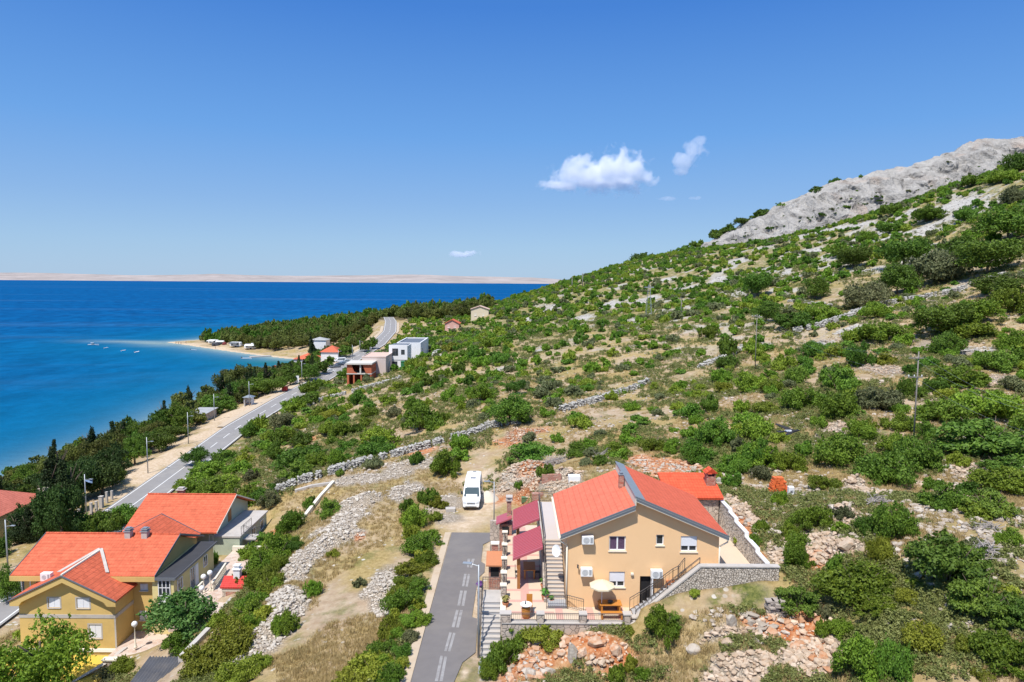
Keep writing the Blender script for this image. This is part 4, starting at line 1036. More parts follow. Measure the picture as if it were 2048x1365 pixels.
# entrance steps from the road
es = thing('entrance_steps', (-1.4, 45, 21.3), 'grey entrance steps with iron handrail rising from the village road to the terrace', 'steps')
mb = MB(); n = 12; y0, y1 = 42.6, 46.6; zb = town_road_z(42)
for i in range(n):
    ya = y0+(y1-y0)*i/n; mb.mat(0).box(-1.95, -0.66, ya, y1, zb+(T-zb)*i/n-(0.3 if i == 0 else 0), zb+(T-zb)*(i+1)/n-0.03); mb.mat(1).box(-1.96, -0.655, ya-0.02, ya+(y1-y0)/n+0.0, zb+(T-zb)*(i+1)/n-0.028, zb+(T-zb)*(i+1)/n)
mb.box(-1.95, -0.66, y1, 48.2, T-1.8, T-0.001)
mb.build('step', [M['riser'], M['concrete']], es)
MB().box(-2.0, -0.66, 41.2, 42.58, zb-0.3, zb+0.05).build('landing', M['riser'], es)
railing([(-2.0, 42.6, zb+0.2), (-2.0, 46.6, T), (-2.0, 48.2, T), (-0.75, 48.2, T)], es, 0.95, 0.16)

# ---- carport canopies
def carport(y0, y1, label):
    xl, zl, xr, zr = 0.22, 25.85, 2.34, 26.75
    t = thing('canopy', (1.3, (y0+y1)/2, T), label, 'canopy', 'wine red canopies beside the peach house')
    mb = MB(); n = 14
    for i in range(n):
        a = y0+(y1-y0)*i/n; b = y0+(y1-y0)*(i+1)/n
        mb.prism([(xl, a, zl), (xr, a, zr), (xr, a, zr+0.05), (xl, a, zl+0.05)], (0, (b-a)*0.93, 0)); mb.prism([(xl, a+(b-a)*0.93, zl+0.025), (xr, a+(b-a)*0.93, zr+0.025), (xr, a+(b-a)*0.93, zr+0.095), (xl, a+(b-a)*0.93, zl+0.095)], (0, (b-a)*0.07, 0))
    mb.prism([(xl-0.05, y0-0.04, zl-0.12), (xr, y0-0.04, zr-0.12), (xr, y0-0.04, zr+0.06), (xl-0.05, y0-0.04, zl+0.06)], (0, 0.036, 0))
    mb.box(xl-0.06, xl-0.01, y0, y1, zl-0.10, zl+0.05)
    mb.build('roof', M['wine'], t)
    for y in (y0+0.35, y1-0.35): MB().box(0.5, 0.72, y-0.11, y+0.11, T+0.01, zl+0.08).build('post', M['post'], t)
    MB().box(0.53, 0.69, y0+0.05, y1-0.05, zl+0.085, zl+0.11).build('beam', M['post'], t)
carport(48.1, 52.3, 'nearer of two wine red sloping metal canopies left of the peach house')
carport(54.2, 58.7, 'farther of two wine red sloping metal canopies left of the peach house')
# dining table and chairs in the shade of the nearer canopy
dt = thing('dining_table', (1.5, 50.6, T), 'wooden dining table in the shade under the nearer wine red canopy', 'table')
MB().box(1.0, 1.9, 49.9, 51.5, T+0.70, T+0.75).build('table_top', M['wood'], dt)
for x in (1.1, 1.8):
    for y in (50.0, 51.4): MB().box(x-0.05, x+0.05, y-0.05, y+0.05, T+0.01, T+0.699).build('leg', M['wood'], dt)
for x, lab in ((0.55, 'left'), (2.05, 'right')):
    c = thing('chair', (x, 50.3, T), 'dark chair on the %s side of the shaded dining table' % lab, 'chair', 'chairs at the shaded dining table')
    s = 1 if lab == 'right' else -1
    MB().box(x-0.2, x+0.2, 50.1, 50.5, T+0.43, T+0.47).build('seat', M['plastic'], c)
    MB().box(x+s*0.17, x+s*0.21, 50.1, 50.5, T+0.473, T+0.95).build('backrest', M['plastic'], c)
    for dx in (-0.17, 0.17):
        for dy in (0.13, 0.47): MB().box(x+dx-0.02, x+dx+0.02, 50.0+dy-0.02, 50.0+dy+0.02, T+0.01, T+0.429).build('leg', M['plastic'], c)

# ---- parasol, picnic table, barrel table, flower pots
p = at_z(1203, 1228, T); ux, uy = p.x, p.y
pr = thing('parasol', (ux, uy, T), 'cream parasol standing by the picnic table in front of the peach house', 'parasol')
mb = MB(); n = 8; R0 = 0.88; zc = T+2.05
ring = [(ux+R0*math.cos(2*math.pi*(i+.5)/n), uy+R0*math.sin(2*math.pi*(i+.5)/n), zc-0.02) for i in range(n)]; mid = [(ux+R0*0.5*math.cos(2*math.pi*(i+.5)/n), uy+R0*0.5*math.sin(2*math.pi*(i+.5)/n), zc+0.20) for i in range(n)]
low = [(a, b, c-0.10) for a, b, c in ring]
mb.add(low+ring+mid+[(ux, uy, zc+0.33)], [(i, (i+1) % n, n+(i+1) % n, n+i) for i in range(n)] + [(n+i, n+(i+1) % n, 2*n+(i+1) % n, 2*n+i) for i in range(n)] + [(2*n+i, 2*n+(i+1) % n, 3*n) for i in range(n)])
mb.build('canopy', M['canvas'], pr)
MB().tube((ux, uy, T), (ux, uy, zc+0.36), 0.022, n=8).build('pole', M['white'], pr)
MB().lathe((ux, uy, T), [(0.24, 0), (0.24, 0.06), (0.05, 0.09), (0.04, 0.3)], 14).build('base', M['concrete'], pr)
a = at_z(1197, 1228, T); b = at_z(1243, 1226, T); tx, ty = (a.x+b.x)/2, 44.75; tw = 1.5
pt = thing('picnic_table', (tx, ty, T), 'orange wooden picnic table with a bowl on it in front of the peach house', 'table')
mb = MB()
for k in range(6): mb.box(tx-tw/2, tx+tw/2, ty-0.42+k*0.142, ty-0.42+k*0.142+0.135, T+0.72, T+0.76)
mb.build('table_top', M['wood'], pt)
for x in (tx-0.6, tx+0.6):
    for y in (ty-0.33, ty+0.33): MB().box(x-0.05, x+0.05, y-0.05, y+0.05, T+0.01, T+0.718).build('leg', M['wood'], pt)
def bench(name, x, y, back, label):
    t = thing('bench', (x, y, T), label, 'bench', 'benches at the picnic table')
    mb = MB()
    for k in range(3): mb.box(x-0.75, x+0.75, y-0.2+k*0.135, y-0.2+k*0.135+0.125, T+0.42, T+0.46)
    mb.build('seat', M['wood'], t)
    for dx in (-0.65, 0.65): MB().box(x+dx-0.05, x+dx+0.05, y-0.17, y+0.17, T+0.01, T+0.418).build('leg', M['wood'], t)
    if back:
        mb = MB()
        for k in range(3): mb.box(x-0.75, x+0.75, y+0.2+k*0.02, y+0.235+k*0.02, T+0.50+k*0.15, T+0.63+k*0.15)
        mb.box(x-0.7, x-0.64, y+0.245, y+0.30, T+0.3, T+0.95).box(x+0.64, x+0.7, y+0.245, y+0.30, T+0.3, T+0.95)
        mb.build('backrest', M['wood'], t)
bench('bench', tx, ty-0.78, False, 'backless wooden bench on the near side of the picnic table')
bench('bench', tx, ty+0.66, True, 'wooden bench with a backrest between the picnic table and the wall')
bw = tag(rebase(MB().lathe((tx, ty, T+0.762), [(0.06, 0), (0.17, 0.05), (0.20, 0.10), (0.17, 0.09), (0.02, 0.03)], 16).build('bowl', M['plastic'], smooth=True), (tx, ty, T+0.762)), 'small dark bowl on the orange picnic table', 'bowl')
p = at_z(1052, 1236, T); bx, by = p.x, p.y
bt = thing('barrel_table', (bx, by, T), 'wooden barrel table with white round top near the front railing of the terrace', 'table')
MB().lathe((bx, by, T), [(0.22, 0), (0.29, 0.25), (0.30, 0.45), (0.28, 0.7), (0.23, 0.92)], 18).build('barrel', M['wood'], bt, smooth=True)
mb = MB()
for z, r in ((0.15, 0.272), (0.35, 0.305), (0.62, 0.297), (0.82, 0.262)): mb.lathe((bx, by, T+z), [(r, 0), (r+0.006, 0.002), (r+0.006, 0.04), (r, 0.042)], 18)
mb.build('hoop', M['post'], bt)
MB().lathe((bx, by, T+0.922), [(0.40, 0), (0.41, 0.03), (0.40, 0.05)], 24).build('table_top', M['white'], bt)
mb = MB().box(bx+0.05, bx+0.45, by+0.45, by+0.85, T+0.60, T+0.65).box(bx+0.05, bx+0.45, by+0.84, by+0.89, T+0.66, T+1.25)
cs_ = thing('bar_chair', (bx+0.25, by+0.65, T), 'tall wooden chair behind the barrel table', 'chair')
MB().box(bx+0.05, bx+0.45, by+0.45, by+0.83, T+0.60, T+0.65).build('seat', M['wood'], cs_)
MB().box(bx+0.05, bx+0.45, by+0.84, by+0.89, T+0.58, T+1.25).build('backrest', M['wood'], cs_)
for dx in (0.08, 0.42):
    for dy in (0.49, 0.80): MB().box(bx+dx-0.025, bx+dx+0.025, by+dy-0.025, by+dy+0.025, T+0.01, T+0.598).build('leg', M['wood'], cs_)
bo = tag(rebase(MB().lathe((bx-0.05, by-0.05, T+0.974), [(0.035, 0), (0.04, 0.16), (0.015, 0.22), (0.015, 0.28)], 10).build('bottle', M['plastic'], smooth=True), (bx-0.05, by-0.05, T+0.974)), 'dark bottle on the white top of the barrel table', 'bottle')
def tuft_mesh(mb, c, n, r, h, w=0.05, rr=None):
    rr = rr or R
    for i in range(n):
        a = rr.uniform(0, 6.283); l = rr.uniform(0.45, 1)*r; hh = h*rr.uniform(0.5, 1.0)
        p = Vector(c); q = p + Vector((math.cos(a)*l*0.5, math.sin(a)*l*0.5, hh)); e = p + Vector((math.cos(a)*l, math.sin(a)*l, hh*rr.uniform(0.5, 0.9)))
        s = Vector((-math.sin(a), math.cos(a), 0))*w*rr.uniform(0.7, 1.3)
        mb.add([p-s*.5, p+s*.5, q+s, q-s, e], [(0, 1, 2, 3), (3, 2, 4)])
def flower_pot(px, py, label, leaves='leafpot', s=1.0):
    p = at_z(px, py, T)
    t = thing('flower_pot', (p.x, p.y, T), label, 'flower pot', 'flower pots on the terrace')
    MB().lathe((p.x, p.y, T+0.01), [(0.17*s, 0), (0.24*s, 0.30*s), (0.27*s, 0.31*s), (0.27*s, 0.38*s), (0.22*s, 0.38*s), (0.2*s, 0.33*s)], 16).build('pot', M['terracotta'], t, smooth=False)
    mb = MB(); tuft_mesh(mb, (p.x, p.y, T+0.33*s), 70, 0.42*s, 0.55*s, 0.07); mb.build('leaves', M[leaves], t)
flower_pot(1088, 1179, 'rear one of two terracotta pots with green leafy plants beside the outside staircase')
flower_pot(1090, 1201, 'front one of two terracotta pots with green leafy plants beside the outside staircase')
M['leafgold'] = leaf_mat('yellowish pot plant leaves', (0.16, 0.17, 0.03), (0.36, 0.30, 0.10)); M['leafviolet'] = leaf_mat('violet flowers', (0.10, 0.05, 0.22), (0.30, 0.12, 0.38))
flower_pot(1011, 1214, 'pot with a yellowish plant at the left edge of the terrace by the steps', 'leafgold', 0.9)
flower_pot(1103, 1206, 'small pot plant at the foot of the balcony staircase railing', 'leafpot', 0.6)
vp = thing('flower_box', (-2.15, 48.0, T-0.3), 'violet flowers in a box beside the entrance steps', 'flowers')
MB().box(-2.4, -2.02, 47.7, 48.3, 20.6, T+0.30).build('box', M['stone'], vp)
mb = MB(); tuft_mesh(mb, (-2.2, 48.0, T+0.3), 70, 0.4, 0.4, 0.07); mb.build('flowers', M['leafviolet'], vp)

# ---- brick barbecue and gate pillars on the roadside, barbecue by the far canopy
bq = thing('brick_barbecue', (-1.3, 52.5, 20.9), 'red brick garden fireplace with a small tiled roof between village road and terrace', 'barbecue')
MB().box(-1.7, -0.75, 51.6, 52.6, 20.5, T+0.35).build('body', M['brick'], bq)
MB().box(-1.55, -0.9, 51.57, 51.597, T-0.5, T+0.2).build('fire_opening', M['dark'], bq)
MB().prism([(-1.9, 51.3, T+0.40), (-0.66, 51.3, T+0.40), (-0.66, 52.8, T+0.95), (-1.9, 52.8, T+0.95)], (0, 0, 0.1)).build('roof', M['terracotta'], bq)
ch = MB().box(-1.5, -1.0, 52.85, 53.3, 20.5, T+1.55).build('chimney', M['brick'], bq)
MB().box(-1.6, -0.9, 52.78, 53.37, T+1.553, T+1.65).build('chimney_cap', M['cream'], ch)
b2 = thing('barbecue_chimney', (-0.6, 59.5, 20.9), 'stone barbecue with tall brick chimney beside the farther wine red canopy', 'barbecue')
MB().box(-1.0, 0.1, 58.9, 60.2, 20.6, T+1.0).build('body', M['brick'], b2)
MB().box(-0.75, -0.15, 58.87, 58.897, T+0.1, T+0.8).build('fire_opening', M['dark'], b2)
MB().prism([(-1.3, 58.6, T+1.05), (0.1, 58.6, T+1.6), (0.1, 58.6, T+1.72), (-1.3, 58.6, T+1.17)], (0, 1.9, 0)).build('roof', M['wine'], b2)
ch = MB().box(-0.35, 0.05, 59.3, 59.8, T+1.3, T+3.0).build('chimney', M['brick'], b2)
MB().box(-0.45, 0.15, 59.2, 59.9, T+3.003, T+3.12).box(-0.45, 0.15, 59.2, 59.9, T+3.3, T+3.4).box(-0.4, -0.28, 59.25, 59.37, T+3.12, T+3.3).box(-0.02, 0.1, 59.25, 59.37, T+3.12, T+3.3).box(-0.4, -0.28, 59.73, 59.85, T+3.12, T+3.3).box(-0.02, 0.1, 59.73, 59.85, T+3.12, T+3.3).build('chimney_cap', M['concrete'], ch)
# crates and pallets behind the canopies
p = ground(1051, 1003); gb = thing('storage_chest', (p.x, p.y, p.z), 'low green chest with flat lids behind the farther wine red canopy', 'chest')
MB().cbox((p.x, p.y, p.z-0.1), 0.95, 0.6, 0.52).build('box', M['green_box'], gb); MB().cbox((p.x-0.25, p.y, p.z+0.424), 0.46, 0.68, 0.06).build('lid', M['green_box'], gb); MB().cbox((p.x+0.25, p.y, p.z+0.424), 0.46, 0.68, 0.06).build('lid', M['green_box'], gb)
p = ground(1075, 1003); bs = tag(rebase(MB().cbox((p.x, p.y, p.z-0.1), 1.2, 0.7, 1.0).build('brick_stack', M['brick']), p), 'stack of red bricks beside the green chest', 'bricks')
p = ground(1106, 990); bs = tag(rebase(MB().cbox((p.x, p.y+3, p.z-0.6), 2.2, 0.4, 2.0).build('brick_wall', M['brick']), p), 'low brick wall behind the balcony of the peach house', 'wall')
p = ground(1150, 968); tag(rebase(MB().cbox((p.x, p.y+1, p.z-0.2), 1.3, 1.0, 0.85).build('white_cabinet', M['white'], bevel=0.04), p), 'white box standing on the red earth just behind the roof of the peach house', 'box')

# ------------------------------------------------------------------ white camper van
def van():
    p = at_z(942, 1022, 20.27); vx, vy, vz = p.x, p.y, 20.27
    t = thing('camper_van', (vx, vy+3, vz), 'white high roof camper van parked on gravel at the end of the village road', 'van')
    prof = [(0.02,0.42),(0.0,0.62),(0.05,0.95),(0.16,1.10),(0.55,1.22),(1.02,1.34),(1.80,2.10),(2.02,2.42),(2.45,2.66),(4.2,2.74),(6.7,2.70),(6.86,2.5),(6.9,1.2),(6.9,0.42)]
    def hw(z, l):
        w = 1.0 if z < 1.25 else 1.0-0.15*min(1, (z-1.25)/1.35)**1.3
        if l < 0.6: w *= 0.86+0.14*min(1, (l+0.12)/0.6)**0.6
        return w
    mb = MB(); lv = []
    n = len(prof)
    for s in (-1, -0.62, 0.62, 1):
        for l, z in prof:
            zz = z if abs(s) < 1 else z-(0.10 if z > 2.3 else 0.05 if 0.9 < z < 2.3 and l < 2 else 0)
            ll = l if abs(s) < 1 or l > 1.2 else l+0.10
            lv.append((vx+s*hw(z, l), vy+ll, vz+zz))
    fs = []
    for k in range(3):
        for i in range(n): j = (i+1) % n; fs.append((k*n+i, k*n+j, (k+1)*n+j, (k+1)*n+i))
    fs.append(tuple(range(n))); fs.append(tuple(range(3*n, 4*n))[::-1])
    mb.add(lv, fs); body = mb.build('body', M['carwhite'], t, smooth=False)
    bv = body.modifiers.new('bevel', 'BEVEL'); bv.width = 0.05; bv.segments = 2; bv.limit_method = 'ANGLE'; bv.angle_limit = math.radians(25)
    # windscreen lies on the slanting front
    d = Vector((0, 0.78, 0.76)).normalized(); nn = Vector((0, -d.z, d.y))
    a = Vector((0, 1.04, 1.36))+nn*0.016; b = Vector((0, 1.83, 2.13))+nn*0.016
    o = Vector((vx, vy, vz))
    q = [o+Vector((-0.88, a.y+0.05, a.z)), o+Vector((0.88, a.y+0.05, a.z)), o+Vector((0.79, b.y, b.z)), o+Vector((-0.79, b.y, b.z))]
    MB().prism(q, nn*0.012).build('windscreen', M['carglass'], t)
    for s in (-1, 1):
        mb = MB().prism([(vx+s*0.965, vy+1.65, vz+1.42), (vx+s*0.965, vy+2.7, vz+1.42), (vx+s*0.905, vy+2.7, vz+2.02), (vx+s*0.905, vy+2.05, vz+2.02)], (s*0.05, 0, 0)); mb.build('side_window', M['carglass'], t)
        mb = MB().prism([(vx+s*0.968, vy+3.4, vz+1.45), (vx+s*0.968, vy+4.6, vz+1.45), (vx+s*0.915, vy+4.6, vz+2.0), (vx+s*0.915, vy+3.4, vz+2.0)], (s*0.05, 0, 0)); mb.build('side_window', M['carglass'], t)
        MB().prism([(vx+s*0.55, vy+0.035, vz+0.83), (vx+s*0.88, vy+0.14, vz+0.86), (vx+s*0.90, vy+0.22, vz+1.08), (vx+s*0.60, vy+0.10, vz+1.03)], (0, -0.05, 0.01)).build('headlight', M['lampglass'], t)
        mr = MB().box(vx+s*1.05, vx+s*1.24, vy+1.42, vy+1.55, vz+1.42, vz+1.78).tube((vx+s*0.95, vy+1.55, vz+1.5), (vx+s*1.1, vy+1.5, vz+1.5), 0.04).build('wing_mirror', M['plastic'], t, bevel=0.03)
        for l in (0.95, 4.75):
            wv = []; 
            c = (vx+s*0.86, vy+l, vz+0.34); mbw = MB()
            mbw.tube((c[0]-s*0.11, c[1], c[2]), (c[0]+s*0.12, c[1], c[2]), 0.34, n=22); w = mbw.build('wheel', M['tyre'], t, bevel=0.03)
            MB().tube((c[0]+s*0.122, c[1], c[2]), (c[0]+s*0.135, c[1], c[2]), 0.21, n=18).build('rim', M['galv'], w)
    g = MB()
    for k in range(4): g.box(vx-0.46, vx+0.46, vy-0.004, vy+0.06, vz+0.74+k*0.06, vz+0.765+k*0.06)
    g = g.build('radiator_grille', M['grille'], t)
    MB().lathe((vx, vy+0.02, vz+0.845), [(0.0, 0)], 3)
    mb = MB(); n = 16
    mb.add([(vx+r*math.cos(2*math.pi*i/n), vy-0.02, vz+0.85+r*math.sin(2*math.pi*i/n)) for r in (0.095, 0.08) for i in range(n)], [(i, (i+1) % n, n+(i+1) % n, n+i) for i in range(n)])
    for k in range(3):
        an = math.pi/2+k*2*math.pi/3; mb.add([(vx+0.085*math.cos(an), vy-0.021, vz+0.85+0.085*math.sin(an)), (vx+0.018*math.cos(an+1.05), vy-0.021, vz+0.85+0.018*math.sin(an+1.05)), (vx+0.018*math.cos(an-1.05), vy-0.021, vz+0.85+0.018*math.sin(an-1.05))], [(0, 1, 2)])
    mb.build('badge', M['galv'], t)
    MB().box(vx-0.9, vx+0.9, vy-0.07, vy+0.1, vz+0.40, vz+0.64).build('bumper', M['carwhite'], t, bevel=0.05)
    MB().box(vx-0.62, vx+0.62, vy-0.078, vy-0.069, vz+0.44, vz+0.52).build('air_intake', M['plastic'], t)
    MB().box(vx-0.26, vx+0.26, vy-0.085, vy-0.0785, vz+0.535, vz+0.635).build('number_plate', M['white'], t)
    MB().prism([(vx-0.82, vy+0.98, vz+1.30), (vx+0.82, vy+0.98, vz+1.30), (vx+0.82, vy+1.06, vz+1.385), (vx-0.82, vy+1.06, vz+1.385)], (0, -0.01, 0.012)).build('wiper_cowl', M['plastic'], t)
    for x, l, s in ((0.05, 3.3, 0.5), (0.05, 6.0, 0.32)):
        h = MB().box(vx+x-s*0.75, vx+x+s*0.75, vy+l-s/2, vy+l+s/2, vz+2.70, vz+2.80).build('roof_hatch', M['white'], t, bevel=0.02)
        MB().box(vx+x-s*0.6, vx+x+s*0.6, vy+l-s*0.38, vy+l+s*0.38, vz+2.802, vz+2.82).build('hatch_glass', M['plastic'], h)
    sh = MB().lathe((vx+0.5, vy+1.32, vz+1.62), [(0.13, 0), (0.14, 0.008)], 14)
    return t
van()
p = at_z(901, 1024, 20.2); cb = tag(rebase(MB().cbox((p.x, p.y, p.z-0.05), 1.1, 0.8, 0.5, 0.1).cbox((p.x-0.4, p.y-0.1, p.z-0.05), 0.25, 1.0, 0.12, 0.1).cbox((p.x+0.4, p.y-0.1, p.z-0.05), 0.25, 1.0, 0.12, 0.1).build('concrete_block', M['concrete'], bevel=0.03), p), 'pale concrete block on the gravel left of the white van', 'block')

# ------------------------------------------------------------------ street lamps
def street_lamp(base, h, label, arm=(0.9, 0, 0), r=0.085, low=0.0, group='street lamps along the coast road'):
    x, y, z = base
    t = thing('street_lamp', base, label, 'street lamp', group)
    MB().tube((x, y, z-0.2), (x, y, z+h), r, r*0.6, 10).build('pole', M['galv'], t, smooth=True)
    a = Vector(arm); top = Vector((x, y, z+h-low-0.1))
    MB().path([top, top+a*0.5+Vector((0, 0, 0.10)), top+a*0.85+Vector((0, 0, 0.12))], 0.035, 6).build('arm', M['galv'], t)
    e = top+a+Vector((0, 0, 0.12)); u = a.normalized(); w = Vector((-u.y, u.x, 0))*0.16
    q = [e-u*0.3-w, e+u*0.3-w*0.8, e+u*0.3+w*0.8, e-u*0.3+w]
    MB().prism(q, (0, 0, 0.09)).build('lamp_head', M['galv'], t, bevel=0.02)
    return t
p = at_z(988, 1052, 20.6); street_lamp((p.x, p.y, 20.4), 4.9, 'grey street lamp at the end of the village road, right of the white van', (-0.75, -0.1, 0), 0.07, 0, 'street lamps of the village road')
p = at_z(957, 1314, 21.2); street_lamp((p.x, p.y, 21.2), 6.3, 'grey street lamp beside the entrance steps, nearest to the viewer', (-0.75, 0.1, 0), 0.08, 0, 'street lamps of the village road')
# street lamp pixel bases along the coast road: base x, base y, top y
for bx_, by_, ty_, lab in [(16,1138,1034,'leftmost street lamp, standing in front of the dark trees by the coast road'),(173,1032,945,'street lamp with a small blue flag among the dark trees left of the coast road'),
                     (296,947,872,'street lamp on the dry grass verge left of the coast road bend'),(377,888,823,'street lamp on the pinkish gravel beside the flat grey roof'),
                     (429,842,787,'street lamp between the grey roofed shed and the bus shelter'),(499,812,762,'street lamp right beside the bus shelter'),
                     (604,768,722,'street lamp behind the white signboard'),(677,724,700,'street lamp by the red tent roofed house'),(705,720,690,'taller pale street lamp on the bare verge beyond the parked cars'),(720,706,681,'farthest street lamp on the bare verge beyond the parked cars')]:
    p = ground(bx_, by_); h = (by_-ty_)/F*p.y*1.0
    street_lamp(p, min(h, 9.5), lab, (1.1, -0.15, 0), 0.11, h*0.12)
# ------------------------------------------------------------------ the houses on the left
def window_x(parent, r, x, style='glass', name='window'):
    """window in a wall facing +X; r = (y0,y1,z0,z1); set on the wall with a frame and sill"""
    y0, y1, z0, z1 = r; f = 0.07
    mb = MB().box(x+0.003, x+0.06, y0-f, y0+0.02, z0, z1).box(x+0.003, x+0.06, y1-0.02, y1+f, z0, z1).box(x+0.003, x+0.06, y0+0.02, y1-0.02, z0-0.05, z0+0.03).box(x+0.003, x+0.06, y0+0.02, y1-0.02, z1-0.03, z1+0.05)
    mb.box(x+0.003, x+0.055, (y0+y1)/2-0.03, (y0+y1)/2+0.03, z0+0.03, z1-0.03)
    fr = mb.build(name, M['white'], parent)
    MB().box(x+0.002, x+0.03, y0+0.02, y1-0.02, z0+0.03, z1-0.03).build('pane', M['glass'], fr)
    return fr
def gable_roof_x(parent, x0, x1, ye, ze, yr, zr, yb, zb, th, mat, name='roof', mats2=None):
    """roof with its ridge along X: front eave (ye,ze), ridge (yr,zr), rear eave (yb,zb)"""
    MB().prism([(x0, ye, ze), (x0, yr, zr), (x0, yr, zr+th), (x0, ye, ze+th)], (x1-x0, 0, 0)).build(name, M[mat], parent)
    MB().prism([(x0, yr+0.004, zr), (x0, yb, zb), (x0, yb, zb+th), (x0, yr+0.004, zr+th)], (x1-x0, 0, 0)).build(name, M[mat], parent)
def gable_roof_y(parent, y0, y1, xl, zl, xr, zr, xe, ze, th, mat):
    MB().prism([(xl, y0, zl), (xr, y0, zr), (xr, y0, zr+th), (xl, y0, zl+th)], (0, y1-y0, 0)).build('roof', M[mat], parent)
    MB().prism([(xr+0.004, y0, zr), (xe, y0, ze), (xe, y0, ze+th), (xr+0.004, y0, zr+th)], (0, y1-y0, 0)).build('roof', M[mat], parent)
yh = thing('house', (-40, 63, 11.8), 'ochre villa with steep orange cross gables, closed white shutters and black flat side roof', 'house')
# main body
MB().prism([(-46.5, 63, 11.0), (-46.5, 71.8, 11.0), (-46.5, 71.8, 18.05), (-46.5, 67.4, 19.98), (-46.5, 63, 18.05)], (12.5, 0, 0)).build('wall', M['wall_ochre'], yh)
gable_roof_x(yh, -47.2, -33.6, 62.2, 17.88, 67.4, 20.03, 72.6, 17.88, 0.17, 'tile_x')
MB().box(-47.25, -33.55, 62.13, 62.195, 17.50, 17.98).box(-47.25, -33.55, 62.2, 62.95, 17.52, 17.60).build('eave_board', M['wall_ochre'], yh)
MB().prism([(-47.26, 62.2, 17.93), (-47.26, 67.4, 20.08), (-47.26, 67.4, 20.26), (-47.26, 62.2, 18.11)], (0.055, 0, 0)).build('verge', M['fascia'], yh)
MB().prism([(-33.595, 62.2, 17.9), (-33.595, 67.4, 20.05), (-33.595, 72.6, 17.9), (-33.595, 72.6, 18.1), (-33.595, 67.4, 20.25), (-33.595, 62.2, 18.1)], (0.05, 0, 0)).build('verge', M['fascia'], yh)
mb = MB()
for k in range(38): mb.tube((-47.2+k*0.358, 67.4, 20.20), (-47.2+k*0.358+0.35, 67.4, 20.20), 0.10, 0.12, 6)
mb.build('ridge_tiles', M['tile_x'], yh)
# front wing with its gable towards the viewer
wy = 60.0; wx0, wx1, wr = -44.9, -36.1, -40.45
sh = [px_rect(97,1189,119,1216,wy), px_rect(154,1190,178,1217,wy), px_rect(179,1250,202,1277,wy)]
mb = MB(); wall_open(mb, wx0, wx1, 11.0, 16.95, wy, 0.3, [(a, b, c, min(d_, 16.9)) for a, b, c, d_ in sh])
mb.box(wx0, wx1, wy+0.3, 62.99, 11.0, 16.95); mb.prism([(wx0, wy, 16.951), (wx1, wy, 16.951), (wr, wy, 19.1)], (0, 5, 0))
mb.build('wing_wall', M['wall_ochre'], yh)
for r in sh:
    r = (r[0], r[1], r[2], min(r[3], 16.9)); w = window_y(yh, r, wy, 'closed', 'concrete')
    mb = MB(); e = 0.13
    mb.box(r[0]-e, r[0], wy-0.012, wy-0.002, r[2]-0.06, r[3]+e).box(r[1], r[1]+e, wy-0.012, wy-0.002, r[2]-0.06, r[3]+e).box(r[0], r[1], wy-0.012, wy-0.002, r[3], r[3]+e).build('surround', M['concrete'], w)
gable_roof_y(yh, 59.35, 65.3, -45.35, 16.82, wr, 19.18, -35.65, 16.80, 0.16, 'tile_y')
mb = MB().prism([(-45.3, 59.40, 16.40), (-44.5, 59.40, 16.40), (-44.2, 59.40, 16.80), (wr, 59.40, 18.62), (-36.8, 59.40, 16.80), (-36.5, 59.40, 16.40), (-35.7, 59.40, 16.40), (-35.7, 59.40, 16.81), (wr, 59.40, 19.16), (-45.3, 59.40, 16.81)], (0, 0.55, 0))
mb.build('gable_board', M['wall_ochre'], yh)
mb = MB().prism([(-45.38, 59.30, 16.86), (wr, 59.30, 19.22), (wr, 59.30, 19.36), (-45.38, 59.30, 17.0)], (0, 0.045, 0)).prism([(wr+.002, 59.30, 19.22), (-35.62, 59.30, 16.86), (-35.62, 59.30, 17.0), (wr+.002, 59.30, 19.36)], (0, 0.045, 0)); mb.build('verge', M['fascia'], yh)
mb = MB()
for k in range(16): mb.tube((wr, 59.35+k*0.36, 19.35), (wr, 59.35+k*0.36+0.35, 19.35), 0.11, 0.13, 6)
mb.build('ridge_tiles', M['cream'], yh)
# valley flashing where the two roofs meet
def valley(x0, z0, x1, z1):
    y0, y1 = 62.25+(z0-18.05)/0.4135, 62.25+(z1-18.05)/0.4135
    d = Vector((x1-x0, y1-y0, z1-z0)); s = Vector((0.17, 0, 0))
    a = Vector((x0, y0, z0+0.16)); b = Vector((x1, y1, z1+0.16)); MB().prism([a-s, a+s, b+s, b-s], (0, 0, 0.05)).build('valley_flashing', M['concrete'], yh)
valley(wr+0.05, 19.30, -38.15, 18.12); valley(wr-0.05, 19.30, -42.75, 18.12)
MB().box(wx0-0.03, wx1+0.03, wy-0.04, wy-0.003, 15.02, 15.36).box(wx1+0.003, wx1+0.04, wy-0.04, 62.95, 15.02, 15.36).build('string_course', M['concrete'], yh)
MB().box(wx0-0.03, wx1+0.05, wy-0.10, wy-0.003, 11.82, 12.12).build('plinth', M['white'], yh)
MB().box(wx1-0.14, wx1+0.012, wy-0.012, wy-0.002, 12.12, 15.02).build('corner_strip', M['concrete'], yh)
